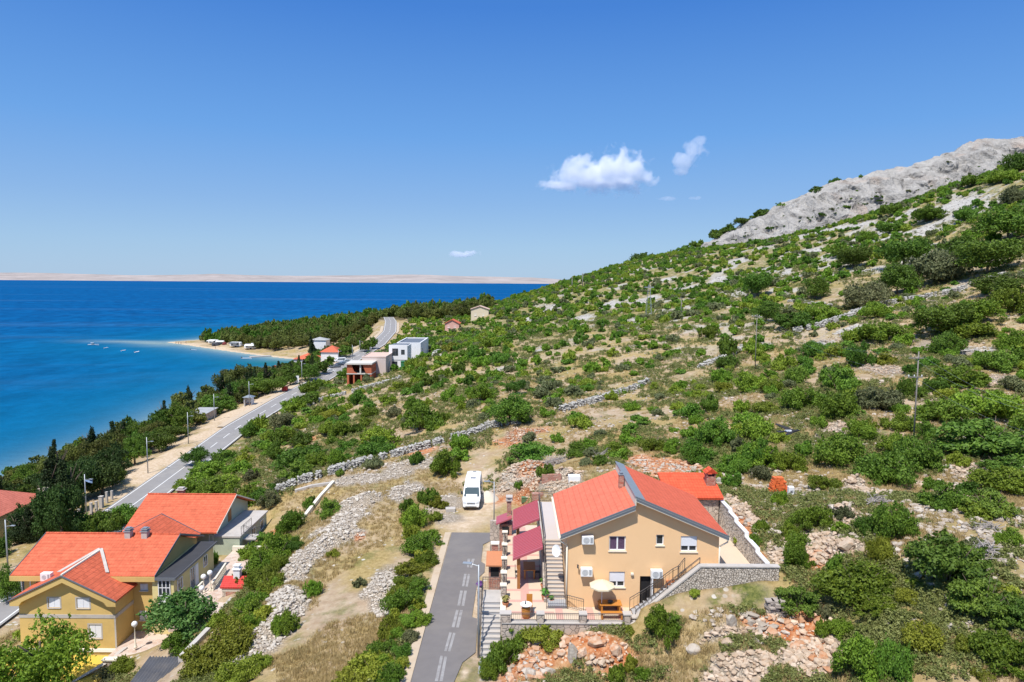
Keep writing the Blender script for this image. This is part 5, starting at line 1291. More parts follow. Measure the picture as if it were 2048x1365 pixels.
# rear wing
MB().prism([(-43.1, 71.8, 11.2), (-35.2, 71.8, 11.2), (-35.2, 71.8, 17.3), (-39.2, 71.8, 19.4), (-43.1, 71.8, 17.3)], (0, 2.4, 0)).build('rear_wing_wall', M['wall_ochre'], yh)
gable_roof_y(yh, 66.8, 74.6, -43.5, 17.3, -39.2, 19.52, -34.9, 17.3, 0.17, 'tile_y')
MB().prism([(-43.55, 74.605, 17.3), (-39.2, 74.605, 19.56), (-34.85, 74.605, 17.3), (-34.85, 74.605, 17.52), (-39.2, 74.605, 19.78), (-43.55, 74.605, 17.52)], (0, 0.06, 0)).build('verge', M['fascia'], yh)
# chimneys with stacked caps
for px, py in ((258, 1080), (291.5, 1080)):
    x = at_y(px, py, 67.0).x
    ch = MB().box(x-0.28, x+0.28, 66.7, 67.3, 19.6, 20.6).build('chimney', M['concrete'], yh)
    MB().box(x-0.37, x+0.37, 66.62, 67.38, 20.603, 20.69).box(x-0.26, x+0.26, 66.74, 67.26, 20.693, 20.8).box(x-0.33, x+0.33, 66.66, 67.34, 20.84, 20.90).box(x-0.22, x+0.22, 66.8, 67.2, 20.94, 21.0).build('chimney_cap', M['zinc'], ch)
# glazed balcony on the left, window by the inner corner, small windows
r = px_rect(44, 1158, 78, 1186, 63.0); window_y(yh, (r[0], r[1], r[2], r[3]), 62.88, 'glass', 'white')
for q in ((281, 1168, 296, 1181), (280, 1222, 294, 1240)): window_y(yh, px_rect(*q, 63.0), 62.88, 'closed', 'cream')
aircon(yh, at_y(87, 1164, 61.2).x, 18.15-0.35, 62.0, 0.95, 0.75, 0.5)
# flat roofed side wing, pale yellow
ex0, ex1, ey0, ey1 = -33.95, -31.9, 62.4, 71.0
MB().box(ex0, ex1, ey0, ey1, 11.2, 17.72).build('side_wing_wall', M['wall_pale'], yh)
MB().box(-33.54, ex1+0.28, ey0-0.25, ey1+0.25, 17.73, 17.9).build('side_wing_roof', plain('black bitumen felt', (0.045, 0.045, 0.05), 0.9, 0.25, 1.3, 0.3, 20), yh)
mb = MB().box(ex1+0.285, ex1+0.33, ey0-0.28, ey1+0.28, 17.70, 17.94).box(-33.54, ex1+0.28, ey0-0.30, ey0-0.255, 17.66, 17.93); mb.build('roof_edge', M['fascia'], yh)
window_x(yh, (63.1, 64.0, 16.15, 17.25), ex1); window_x(yh, (68.6, 69.4, 16.15, 17.25), ex1)
window_x(yh, (65.7, 66.5, 15.05, 17.2), ex1, name='door'); MB().box(ex1+0.003, ex1+0.04, 66.75, 67.4, 15.05, 17.2).build('door_leaf', M['white'], yh)
xa, xb = at_y(317, 1160, ey0).x, at_y(340, 1160, ey0).x
mb = MB(); 
for k in range(4): xx = xa+(xb-xa)*k/3; mb.box(xx-0.035, xx+0.035, ey0-0.09, ey0-0.003, 15.3, 17.6)
for z in (15.3, 16.1, 16.85, 17.55): mb.box(xa, xb, ey0-0.085, ey0-0.004, z-0.03, z+0.03)
bay = mb.build('glazed_bay', M['white'], yh); MB().box(xa, xb, ey0-0.05, ey0-0.012, 16.1, 17.55).build('pane', M['glass'], bay); MB().box(xa, xb, ey0-0.06, ey0-0.012, 15.3, 16.1).build('panel', M['white'], bay)
MB().box(xa-0.1, xb+0.35, ey0-0.03, ey0-0.003, 14.0, 14.9).build('window', M['glass'], yh)
# front courtyard, yellow platform, paved terrace on the right
mb = MB().box(-46.5, -35.4, 54.5, 59.88, 10.2, 11.55); o = mb.build('yellow_platform', plain('yellow painted floor', (0.62, 0.43, 0.06), 0.8, 0.08, 1.0, dirt=(0.55, 0.42, 0.10), dscale=0.5)); tag(o, kind='structure')
M['crazy'] = stone_mat('crazy paving', (0.46, 0.33, 0.26), (0.60, 0.48, 0.40), (0.55, 0.50, 0.44), 1.9, 0.07, 0.3)
tag(MB().box(-36.05, -31.0, 58.0, 62.95, 11.0, 12.25).build('courtyard', M['crazy']), kind='structure')
tag(MB().box(-31.85, -27.0, 61.0, 76.0, 13.2, 15.0).build('paved_yard', M['crazy']), kind='structure')
yw = thing('yard_wall', (-26.85, 64.5, 14), 'low pale concrete capped wall along the right side of the paved yard of the ochre villa', 'wall')
MB().box(-26.98, -26.6, 60.8, 68.6, 12.8, 15.35).build('base', M['stone'], yw); MB().box(-27.04, -26.54, 60.75, 68.65, 15.353, 15.45).build('coping', M['concrete'], yw)
y2 = thing('yard_wall', (-29.3, 76, 14.6), 'low white kerb wall at the back of the paved yard towards the grey green house', 'wall')
MB().box(-31.8, -24.8, 75.6, 75.9, 14, 15.6).build('base', M['cream'], y2)
cwl = thing('courtyard_wall', (-34, 57.8, 11), 'stone wall with white coping under the paved courtyard with the single globe lamp', 'wall')
MB().box(-36.0, -31.0, 57.6, 57.98, 9.5, 12.35).build('base', M['stone'], cwl); MB().box(-36.05, -30.9, 57.5, 58.05, 12.353, 12.47).build('coping', M['cream'], cwl)
rw = tag(rebase(MB().prism([(-35.35, 59.8, 10.2), (-35.95, 57.6, 10.2), (-39.5, 53.5, 10.0), (-39.5, 53.5, 10.95), (-35.95, 57.6, 12.1), (-35.35, 59.8, 12.4)], (0.35, 0, 0)).build('ramp_wall', M['concrete']), (-37, 57, 11)), 'slanting pale wall along the edge of the yellow platform', 'wall')
def balustrade(a, b, label):
    a, b = Vector(a), Vector(b); t = thing('balustrade', a.lerp(b, .5), label, 'balustrade', 'pale balustrades of the paved yard')
    n = max(2, int((b-a).length/0.28)); u = (b-a).normalized(); w = Vector((-u.y, u.x, 0))*0.09
    for h0, h1, nm in ((0.0, 0.12, 'plinth'), (0.78, 0.90, 'rail')):
        z0 = Vector((0, 0, h0)); MB().prism([a-w+z0, a+w+z0, b+w+z0, b-w+z0], (0, 0, h1-h0)).build(nm, M['cream'], t)
    for i in range(n):
        p = a.lerp(b, (i+.5)/n)+Vector((0, 0, 0.121)); MB().lathe(p, [(0.05, 0), (0.085, 0.18), (0.04, 0.42), (0.05, 0.655)], 7).build('baluster', M['cream'], t)
def gz(px, py, z): p = at_z(px, py, z); return (p.x, p.y, z)
balustrade(gz(425, 1183, 15.0), gz(452, 1142, 15.0), 'long pale balustrade running back along the paved yard beside the white chimney')
balustrade(gz(390, 1197, 15.0), gz(406, 1180, 15.0), 'short pale balustrade in front of the white door of the ochre villa')
def globe_lamp(p, h, label):
    t = thing('globe_lamp', p, label, 'garden lamp', 'white globe lamps of the ochre villa'); x, y, z = p
    MB().lathe(p, [(0.16, 0), (0.16, 0.12), (0.09, 0.2), (0.11, 0.35), (0.06, 0.45), (0.085, 0.75), (0.05, 0.85), (0.04, h-0.15), (0.08, h-0.1), (0.06, h)], 10).build('post', M['cream'], t, smooth=True)
    n, k = 16, 8; rr = 0.26
    MB().lathe((x, y, z+h), [(max(0.01, rr*math.sin(math.pi*i/k)), rr-rr*math.cos(math.pi*i/k)) for i in range(k+1)], n).build('globe', M['white'], t, smooth=True)
globe_lamp(gz(421, 1182, 15.0), 1.6, 'rear white globe lamp at the start of the long balustrade'); globe_lamp(gz(408, 1185, 15.0), 1.35, 'white globe lamp between the short and the long balustrade')
globe_lamp(gz(271, 1296, 12.47), 2.0, 'single tall white globe lamp on the stone courtyard wall in front of the ochre villa'); globe_lamp(gz(404, 1200, 15.0), 0.9, 'smallest white globe lamp, low at the end of the short balustrade')
p = at_z(466, 1196, 15.0)
wb = thing('garden_oven', (p.x, p.y, 15), 'garden oven with a bright red tiled roof and white chimney in the paved yard', 'oven')
MB().box(p.x-0.95, p.x+0.95, p.y-0.2, p.y+1.3, 15.0, 16.05).build('body', M['stone'], wb); MB().box(p.x-0.98, p.x+0.98, p.y-0.24, p.y-0.203, 15.75, 16.06).build('lintel', M['cream'], wb); MB().box(p.x-0.6, p.x+0.6, p.y-0.225, p.y-0.204, 15.2, 15.74).build('fire_opening', M['brick'], wb)
M['tile_bright'] = tile_mat('bright red garden tiles', (0.62, 0.055, 0.045), (0.2, 0.015, 0.015), 0.12, 0.25, 'X', 0.5, 0.4)
MB().prism([(p.x-1.1, p.y-0.35, 16.07), (p.x-1.1, p.y+0.75, 16.75), (p.x-1.1, p.y+1.5, 16.35), (p.x-1.1, p.y+1.5, 16.5), (p.x-1.1, p.y+0.75, 16.9), (p.x-1.1, p.y-0.35, 16.22)], (2.2, 0, 0)).build('roof', M['tile_bright'], wb)
ch = MB().box(p.x-0.1, p.x+0.52, p.y+0.45, p.y+1.0, 16.4, 17.6).build('chimney', M['white'], wb); MB().box(p.x-0.2, p.x+0.62, p.y+0.37, p.y+1.08, 17.603, 17.7).box(p.x-0.02, p.x+0.44, p.y+0.52, p.y+0.93, 17.7, 17.95).box(p.x-0.1, p.x+0.52, p.y+0.45, p.y+1.0, 17.953, 18.05).build('chimney_cap', M['white'], ch)
# low kerb wall down the slope, corrugated shed
def wall_along(name, pxs, h, w, mat, label, cat='wall', lift=0.0):
    mb = MB(); P = [ground(*q) for q in pxs]
    for a, b in zip(P[:-1], P[1:]):
        u = (b-a); u.z = 0; u.normalize(); s = Vector((-u.y, u.x, 0))*w/2
        mb.add([a-s-Vector((0,0,.4)), a+s-Vector((0,0,.4)), b+s-Vector((0,0,.4)), b-s-Vector((0,0,.4)), a-s+Vector((0,0,h)), a+s+Vector((0,0,h)), b+s+Vector((0,0,h)), b-s+Vector((0,0,h))], [(0,3,2,1),(4,5,6,7),(0,1,5,4),(1,2,6,5),(2,3,7,6),(3,0,4,7)])
    return tag(rebase(mb.build(name, M[mat]), P[len(P)//2]), label, cat)
wall_along('kerb_wall', [(361, 1326), (417, 1268)], 0.55, 0.4, 'concrete', 'low pale concrete wall slanting between the bushes right of the fig tree')
wall_along('kerb_wall', [(607, 1040), (640, 998), (667, 968)], 0.45, 0.4, 'cream', 'straight low white wall on the rubble lot below the dry stone wall')
wall_along('kerb_wall', [(667, 969), (625, 975), (590, 985)], 0.35, 0.6, 'concrete', 'low stone edging joining the straight white wall to the dry stone wall')
sd_ = thing('shed', (-26.7, 50.3, 13.2), 'low shed with a dark grey corrugated roof at the bottom edge of the picture', 'shed')
mb = MB(); n = 14; xl, xr = -29.0, -25.6
for i in range(n):
    a = xl+(xr-xl)*i/n; w = (xr-xl)/n
    mb.prism([(a, 47.4, 14.95), (a+w*.5, 47.4, 15.08), (a+w, 47.4, 14.95), (a+w, 47.4, 14.91), (a+w*.5, 47.4, 15.04), (a, 47.4, 14.91)], (0, 5.0, 0.75))
mb.build('roof', plain('weathered corrugated sheet', (0.12, 0.12, 0.13), 0.75, 0.3, 1.2, dirt=(0.19, 0.175, 0.165), dscale=0.9), sd_)
MB().prism([(xl+0.2, 47.7, 12.5), (xl+0.2, 52.1, 12.5), (xl+0.2, 52.1, 15.5), (xl+0.2, 47.7, 14.9)], (xr-xl-0.4, 0, 0)).build('wall', M['stone'], sd_)

# ---- grey green house behind
gh = thing('house', (-38.5, 76, 14.3), 'grey green house with one broad orange roof and a flat concrete side terrace', 'house')
MB().prism([(-43.6, 76, 13.0), (-43.6, 86, 13.0), (-43.6, 86, 17.45), (-43.6, 81, 19.72), (-43.6, 76, 17.45)], (9.6, 0, 0)).build('wall', M['wall_green'], gh)
gable_roof_x(gh, -44.1, -33.35, 75.2, 17.22, 81, 19.8, 86.8, 17.22, 0.17, 'tile_x')
MB().prism([(-33.345, 75.2, 17.25), (-33.345, 81, 19.83), (-33.345, 86.8, 17.25), (-33.345, 86.8, 17.42), (-33.345, 81, 20.0), (-33.345, 75.2, 17.42)], (0.045, 0, 0)).build('verge', M['cream'], gh)
MB().box(-43.0, -40.0, 80.6, 81.2, 13, 13.1)
mb = MB()
for k in range(30): mb.tube((-44.1+k*0.358, 81, 19.98), (-44.1+k*0.358+0.35, 81, 19.98), 0.10, 0.12, 6)
mb.build('ridge_tiles', M['tile_x'], gh)
x = at_y(362, 985, 81.4).x; ch = MB().box(x-0.35, x+0.35, 81.2, 81.8, 19.4, 20.35).build('chimney', M['brick'], gh); MB().box(x-0.5, x+0.5, 81.05, 81.95, 20.353, 20.45).box(x-0.35, x+0.35, 81.2, 81.8, 20.55, 20.65).build('chimney_cap', M['concrete'], ch)
MB().box(-33.98, -31.1, 76.0, 84.6, 13.0, 16.5).build('side_wing_wall', M['wall_green'], gh)
MB().box(-33.97, -30.95, 75.9, 84.8, 16.503, 16.68).build('flat_roof', M['concrete'], gh)
MB().box(-33.995, -33.96, 79.9, 80.8, 16.9, 18.7).build('door', M['post'], gh)
for y in (79.6, 82.4): window_x(gh, (y, y+1.0, 15.0, 16.1), -31.1)
railing([(-31.0, 76.3, 16.69), (-31.0, 79.4, 16.69)], gh, 0.95, 0.5); railing([(-31.0, 77.0, 16.69), (-30.0, 77.0, 16.2), (-29.6, 78.5, 16.0)], gh, 0.95, 0.5)
MB().box(-31.09, -29.6, 76.9, 78.5, 15.85, 16.0).build('stair_landing', M['concrete'], gh)
window_y(gh, (-34.6, -34.1, 16.0, 16.8), 75.88, 'glass', 'white')

# ---- red roofed house at the left edge beyond the road
p = at_z(45, 1032, 10.6)
lh = thing('house', (p.x-6, p.y+5, 5), 'house with a faded red roof at the left edge between trees and sea', 'house')
x1_ = p.x-3.0; x0_ = x1_-14; y0_ = p.y-1; y1_ = y0_+11
MB().box(x0_+0.5, x1_-0.6, y0_+0.6, y1_-0.6, 3, 10.6).build('wall', M['wall_pale'], lh)
M['tile_pink'] = tile_mat('faded red roof tiles', (0.58, 0.17, 0.115), (0.26, 0.05, 0.035), 0.16, 0.3, 'X')
mb = MB(); zr = 13.2; a = (x0_, y0_, 10.62); b = (x1_, y0_, 10.62); c = (x1_, y1_, 10.62); d_ = (x0_, y1_, 10.62); e = (x0_+4, (y0_+y1_)/2, zr); f = (x1_-4.5, (y0_+y1_)/2, zr)
mb.add([a, b, c, d_, e, f], [(0, 1, 5, 4), (1, 2, 5), (2, 3, 4, 5), (3, 0, 4), (0, 3, 2, 1)]); mb.build('roof', M['tile_pink'], lh)
window_y(lh, (x1_-3.5, x1_-2.2, 7.6, 9.0), y0_+0.48, 'closed', 'white')
ch = MB().box(x1_-0.3, x1_+0.9, y1_-2, y1_-1, 5, 12.2).build('chimney', M['stone'], lh)
# stone fence posts by the road
for px, py, h in ((203,1016,1.9),(193,1023,1.6),(183,1030,1.9),(214,1007,1.9),(224,1000,1.5),(158,1032,1.0)):
    p = ground(px, py); w = 0.28 if px == 203 else 0.16
    labs = {203: 'thickest stone fence post in the dark hedge by the coast road', 193: 'thin fence post just left of the thickest stone post', 183: 'fence post beside the foot of the flagged street lamp', 214: 'thin fence post just right of the thickest stone post', 224: 'rightmost fence post of the dark hedge by the bare verge', 158: 'leftmost short fence post under the dark hedge'}
    tag(rebase(MB().cbox((p.x, p.y, p.z-0.3), w*2, w*2, h+0.3).cbox((p.x, p.y, p.z+h+0.002), w*2.4, w*2.4, 0.08).build('fence_post', M['concrete']), p), labs[px], 'fence post', 'fence posts along the dark hedge')
# blue flag on the second lamp
p = ground(173, 1032); fl = thing('flag', (p.x+0.9, p.y, p.z+6.2), 'small faded blue banner hanging from the lamp among dark trees', 'flag')
z = p.z+(1032-957)/F*p.y
MB().prism([(p.x+0.1, p.y-0.1, z), (p.x+1.3, p.y-0.1, z-0.05), (p.x+1.25, p.y-0.1, z-0.5), (p.x+0.7, p.y-0.15, z-0.35), (p.x+0.1, p.y-0.1, z-0.15)], (0, 0.03, 0)).build('cloth', plain('faded blue cloth', (0.25, 0.36, 0.55), 0.9, 0.2, 3), fl)
MB().tube((p.x, p.y, z+0.02), (p.x+1.35, p.y-0.1, z+0.02), 0.02).build('rod', M['galv'], fl)

# ------------------------------------------------------------------ middle distance
M['roof_grey'] = plain('grey sheet roof', (0.36, 0.36, 0.36), 0.8, 0.1, 0.8, dirt=(0.27, 0.27, 0.27), dscale=0.4)
M['pinkish'] = plain('pinkish grey plaster', (0.60, 0.50, 0.46), 0.9, 0.04, 0.5, dirt=(0.54, 0.45, 0.41), dscale=0.25)
M['offwhite'] = plain('white render', (0.74, 0.74, 0.75), 0.85, 0.03, 0.6)
M['bare_brick'] = plain('bare hollow brick', (0.46, 0.13, 0.065), 0.9, 0.2, 1.6, dirt=(0.36, 0.10, 0.05), dscale=0.9)
M['tile_far'] = tile_mat('distant orange red tiles', (0.62, 0.14, 0.07), (0.3, 0.05, 0.03), 0.14, 0.3, 'X', 0.4, 0.3)
def bx_px(px0, px1, py, dz=0.0):
    """footprint front edge between two picture columns on the ground at picture row py"""
    c = ground((px0+px1)/2, py); a = at_y(px0, py, c.y).x; b = at_y(px1, py, c.y).x
    return a, b, c.y, c.z+dz
def flat_shed(px0, px1, py, h, dep, label, roof='roof_grey', wall='stone', over=0.4, tilt=0.3):
    a, b, y, z = bx_px(px0, px1, py)
    t = thing('shed', ((a+b)/2, y, z), label, 'shed')
    MB().box(a, b, y, y+dep, z-1, z+h).build('wall', M[wall], t)
    MB().prism([(a-over, y-over, z+h+0.01), (a-over, y+dep+over, z+h+tilt), (a-over, y+dep+over, z+h+tilt+0.15), (a-over, y-over, z+h+0.16)], (b-a+2*over, 0, 0)).build('roof', M[roof], t)
    MB().box(a+(b-a)*0.35, a+(b-a)*0.65, y-0.03, y-0.003, z, z+2.0).build('door', M['dark'], t)
    return t
flat_shed(379, 412, 846, 2.4, 6.5, 'low shed with a broad pale grey flat roof beside the gravel verge')
flat_shed(272, 298, 872, 2.2, 5.0, 'low grey roof close to the shore, partly hidden by round trees')
flat_shed(128, 146, 952, 2.6, 5.0, 'pale grey flat roof showing between the dark cypress trees by the sea')
# bus shelter
a, b, y, z = bx_px(488, 503, 812)
bsh = thing('bus_shelter', ((a+b)/2, y, z), 'small bus shelter with a grey hipped roof and light walls by the road', 'bus shelter')
MB().box(a, a+0.12, y, y+2, z-0.3, z+2.4).build('side_wall', M['offwhite'], bsh); MB().box(b-0.12, b, y, y+2, z-0.3, z+2.4).build('side_wall', M['offwhite'], bsh); MB().box(a+0.12, b-0.12, y+1.88, y+2, z-0.3, z+2.4).build('back_wall', M['offwhite'], bsh)
mx_ = (a+b)/2; MB().add([(a-0.4, y-0.4, z+2.41), (b+0.4, y-0.4, z+2.41), (b+0.4, y+2.4, z+2.41), (a-0.4, y+2.4, z+2.41), (mx_, y+1, z+3.1)], [(0, 1, 4), (1, 2, 4), (2, 3, 4), (3, 0, 4), (0, 3, 2, 1)]).build('roof', M['zinc'], bsh)
MB().box(a+0.2, b-0.2, y+1.3, y+1.7, z+0.4, z+0.46).build('bench', M['wood'], bsh)
# white signboard and red stand
a, b, y, z = bx_px(589, 598, 771)
sg = thing('signboard', ((a+b)/2, y, z), 'blank white roadside board on two legs under the trees', 'signboard')
MB().box(a, b, y, y+0.12, z+0.9, z+3.2).build('panel', M['offwhite'], sg)
for x in (a+0.15, b-0.15): MB().box(x-0.06, x+0.06, y+0.13, y+0.25, z-0.2, z+3.0).build('leg', M['galv'], sg)
p = ground(570, 784); tag(rebase(MB().cbox(p, 1.6, 1.2, 1.5).cbox((p.x, p.y, p.z+1.502), 1.9, 1.5, 0.15).build('kiosk', plain('red painted boards', (0.42, 0.035, 0.03), 0.7, 0.15, 2)), p), 'small red kiosk under the roadside trees', 'kiosk')
# hipped houses
def hip_house(px0, px1, py, h, dep, rise, label, wall='offwhite', roof='tile_far', gable=False, lift=0.0, floors=1):
    a, b, y, z = bx_px(px0, px1, py, lift)
    t = thing('house', ((a+b)/2, y, z), label, 'house'); o = 0.5; w = b-a
    if not gable:
        MB().box(a, b, y, y+dep, z-2, z+h).build('wall', M[wall], t)
        k = min(w, dep)/2+o; A = [(a-o, y-o, z+h+.01), (b+o, y-o, z+h+.01), (b+o, y+dep+o, z+h+.01), (a-o, y+dep+o, z+h+.01)]
        if w > dep+0.1: A += [(a-o+k, y+dep/2, z+h+rise), (b+o-k, y+dep/2, z+h+rise)]; F_ = [(0, 1, 5, 4), (1, 2, 5), (2, 3, 4, 5), (3, 0, 4), (0, 3, 2, 1)]
        else: A += [((a+b)/2, y+dep/2, z+h+rise)]; F_ = [(0, 1, 4), (1, 2, 4), (2, 3, 4), (3, 0, 4), (0, 3, 2, 1)]
        MB().add(A, F_).build('roof', M[roof], t)
    else:
        mx_ = (a+b)/2; MB().prism([(a, y, z-2), (b, y, z-2), (b, y, z+h), (mx_, y, z+h+rise), (a, y, z+h)], (0, dep, 0)).build('wall', M[wall], t)
        for s, e in ((1, b), (-1, a)):
            sl = rise/(w/2); MB().prism([(mx_, y-o, z+h+rise+0.02), (e+s*o, y-o, z+h-o*sl+0.02), (e+s*o, y-o, z+h-o*sl+0.2), (mx_, y-o, z+h+rise+0.2)], (0, dep+2*o, 0)).build('roof', M[roof], t)
    for f in range(floors):
        for k in (0.25, 0.7):
            window_y(t, (a+w*k-0.5, a+w*k+0.6, z+0.9+f*2.8, z+2.1+f*2.8), y-0.13, 'glass', 'white')
    return t
hip_house(588, 630, 733, 3.0, 10, 2.0, 'house with a low orange red roof and white gable near the cove', gable=False)
hip_house(642, 676, 722, 3.6, 9, 2.4, 'house with a red tent shaped roof between trees beyond the parked cars')
hip_house(620, 652, 706, 7.5, 9, 1.6, 'tall white villa with a pale roof half hidden by a cypress', roof='roof_grey', floors=2)
hip_house(542, 553, 748, 2.6, 4, 1.4, 'tiny red roof among the trees at the cove')
M['pale_roof'] = plain('pale pink roof', (0.60, 0.42, 0.34), 0.85, 0.06, 1); M['wall_beige'] = plain('pale beige render', (0.66, 0.57, 0.42), 0.9, 0.04, 0.6); M['wall_rose'] = plain('rose render', (0.62, 0.36, 0.30), 0.9, 0.05, 0.6)
hip_house(942, 977, 636, 4.4, 9, 1.6, 'pale beige gabled house high on the slope at the edge of the wood', 'wall_beige', 'pale_roof', True)
hip_house(890, 918, 660, 3.2, 8, 1.8, 'rose house with a red gabled roof hidden in the trees below the pale house', 'wall_rose', 'tile_far', True)
# half built brick house
a, b, y, z = bx_px(694, 743, 766)
ub = thing('unfinished_house', ((a+b)/2, y, z), 'unfinished red brick house with a collapsed front wall and a concrete flat roof', 'house')
w = b-a; dp = 7.0; h1 = 2.6; h2 = 5.6
M['rawconc'] = plain('raw concrete', (0.56, 0.53, 0.48), 0.9, 0.08, 0.8)
MB().box(a, a+0.3, y+0.01, y+dp, z-1.5, z+h2).build('side_wall', M['bare_brick'], ub); MB().box(b-0.3, b, y+0.01, y+dp, z-1.5, z+h2).build('side_wall', M['bare_brick'], ub); MB().box(a+0.3, b-0.3, y+dp-0.3, y+dp, z-1.5, z+h2).build('back_wall', M['bare_brick'], ub)
MB().box(a-0.1, b+0.1, y-0.1, y+dp, z+h1, z+h1+0.28).build('floor_slab', M['rawconc'], ub); MB().box(a-0.3, b+0.3, y-0.5, y+dp+0.3, z+h2+.003, z+h2+0.45).build('roof_slab', M['rawconc'], ub)
q = h1+0.281
MB().prism([(a+0.3, y, z+q), (a+w*0.42, y, z+q), (a+w*0.30, y, z+q+0.5), (a+w*0.24, y, z+q+1.5), (a+w*0.20, y, z+h2-0.1), (a+0.3, y, z+h2-0.1)], (0, 0.25, 0)).build('broken_wall', M['bare_brick'], ub)
MB().prism([(b-0.3, y, z+q), (b-w*0.22, y, z+q), (b-w*0.26, y, z+q+0.8), (b-w*0.32, y, z+q+1.9), (b-w*0.34, y, z+h2-0.1), (b-0.3, y, z+h2-0.1)], (0, 0.25, 0)).build('broken_wall', M['bare_brick'], ub)
MB().box(a+w*0.52, a+w*0.58, y, y+0.4, z+q, z+h2-0.001).build('pillar', M['rawconc'], ub)
for k in (0.02, 0.25, 0.55, 0.94): MB().box(a+w*k, a+w*k+0.45, y+0.02, y+0.5, z-1.5, z+h1-0.002).build('pillar', M['bare_brick'], ub)
# pinkish block
a, b, y, z = bx_px(719, 767, 757); y += 4
pb = thing('house', ((a+b)/2, y, z), 'plain pinkish flat roofed block behind the unfinished brick house', 'house')
MB().box(a, b, y, y+13, z-2, z+6.0).build('wall', M['pinkish'], pb); mb = MB().box(a-0.1, b+0.1, y-0.1, y+13.1, z+6.003, z+6.15); mb.build('roof', M['pale_roof'], pb)
mb = MB(); 
for q in ((a-0.1, a+0.15, y-0.1, y+13.1), (b-0.15, b+0.1, y-0.1, y+13.1), (a+0.15, b-0.15, y-0.1, y+0.15), (a+0.15, b-0.15, y+12.85, y+13.1)): mb.box(*q, z+6.153, z+6.4)
mb.build('parapet', M['pinkish'], pb)
window_x(pb, (y+6, y+7, z+2.6, z+4.2), b)
# white modern house: two blocks
a, b, y, z = bx_px(776, 813, 741); y += 2
mh = thing('modern_house', ((a+b)/2, y, z), 'white modern house of stacked flat roofed cubes with dark windows', 'house')
w = b-a; ops = [(a+w*0.18, a+w*0.50, z+4.5, z+7.0), (a+w*0.66, a+w*0.86, z+4.9, z+6.6), (a+w*0.12, a+w*0.46, z+0.3, z+2.7), (a+w*0.64, a+w*0.84, z+1.1, z+2.7)]
mb = MB(); wall_open(mb, a, b, z-2, z+8.2, y, 0.3, ops); mb.box(a, b, y+0.3, y+9, z-2, z+7.8); mb.build('wall', M['offwhite'], mh)
MB().box(a-0.05, b+0.05, y-0.06, y-0.003, z+3.1, z+3.25).build('ledge', M['fascia'], mh)
for r in ops:
    f = MB().box(r[0], r[1], y+0.16, y+0.24, r[2], r[3]).build('window', M['glass'], mh); MB().box((r[0]+r[1])/2-0.05, (r[0]+r[1])/2+0.05, y+0.12, y+0.155, r[2], r[3]).build('mullion', M['fascia'], f)
MB().box(a+0.3, b-0.3, y+0.5, y+8.5, z+7.801, z+7.95).build('roof', M['fascia'], mh)
MB().box(a-2.2, a-0.003, y+1.5, y+8, z-2, z+4.6).build('side_block', M['offwhite'], mh)
MB().box(a-0.6, b+1.5, y-1.5, y-0.003, z-2, z+0.2).build('terrace_base', M['concrete'], mh)
window_x(mh, (y+3, y+4, z+4.3, z+5.7), b)
a2, b2 = b-3.5, b+2.8
m2 = thing('modern_house', ((a2+b2)/2, y+15, z), 'longer white flat roofed block standing behind the modern cube house', 'house')
MB().box(a2-2, b2, y+12, y+34, z-2, z+7.4).build('wall', M['offwhite'], m2); MB().box(a2-1.6, b2-0.4, y+12.4, y+33.6, z+7.403, z+7.55).build('roof', M['fascia'], m2)
mb = MB()
for q in ((a2-2, a2-1.6, y+12, y+34), (b2-0.4, b2, y+12, y+34), (a2-1.6, b2-0.4, y+12, y+12.4), (a2-1.6, b2-0.4, y+33.6, y+34)): mb.box(*q, z+7.402, z+7.9)
mb.build('parapet', M['offwhite'], m2)
window_x(m2, (y+16, y+17.4, z+3.9, z+5.6), b2)
p = ground(812, 738); tag(rebase(MB().cbox((p.x, p.y, p.z-0.3), 3.0, 2.2, 2.6).cbox((p.x, p.y, p.z+2.302), 3.2, 2.4, 0.12).build('container', plain('green container', (0.03, 0.16, 0.06), 0.6, 0.1, 1)), p), 'green container beside the white modern house', 'container')

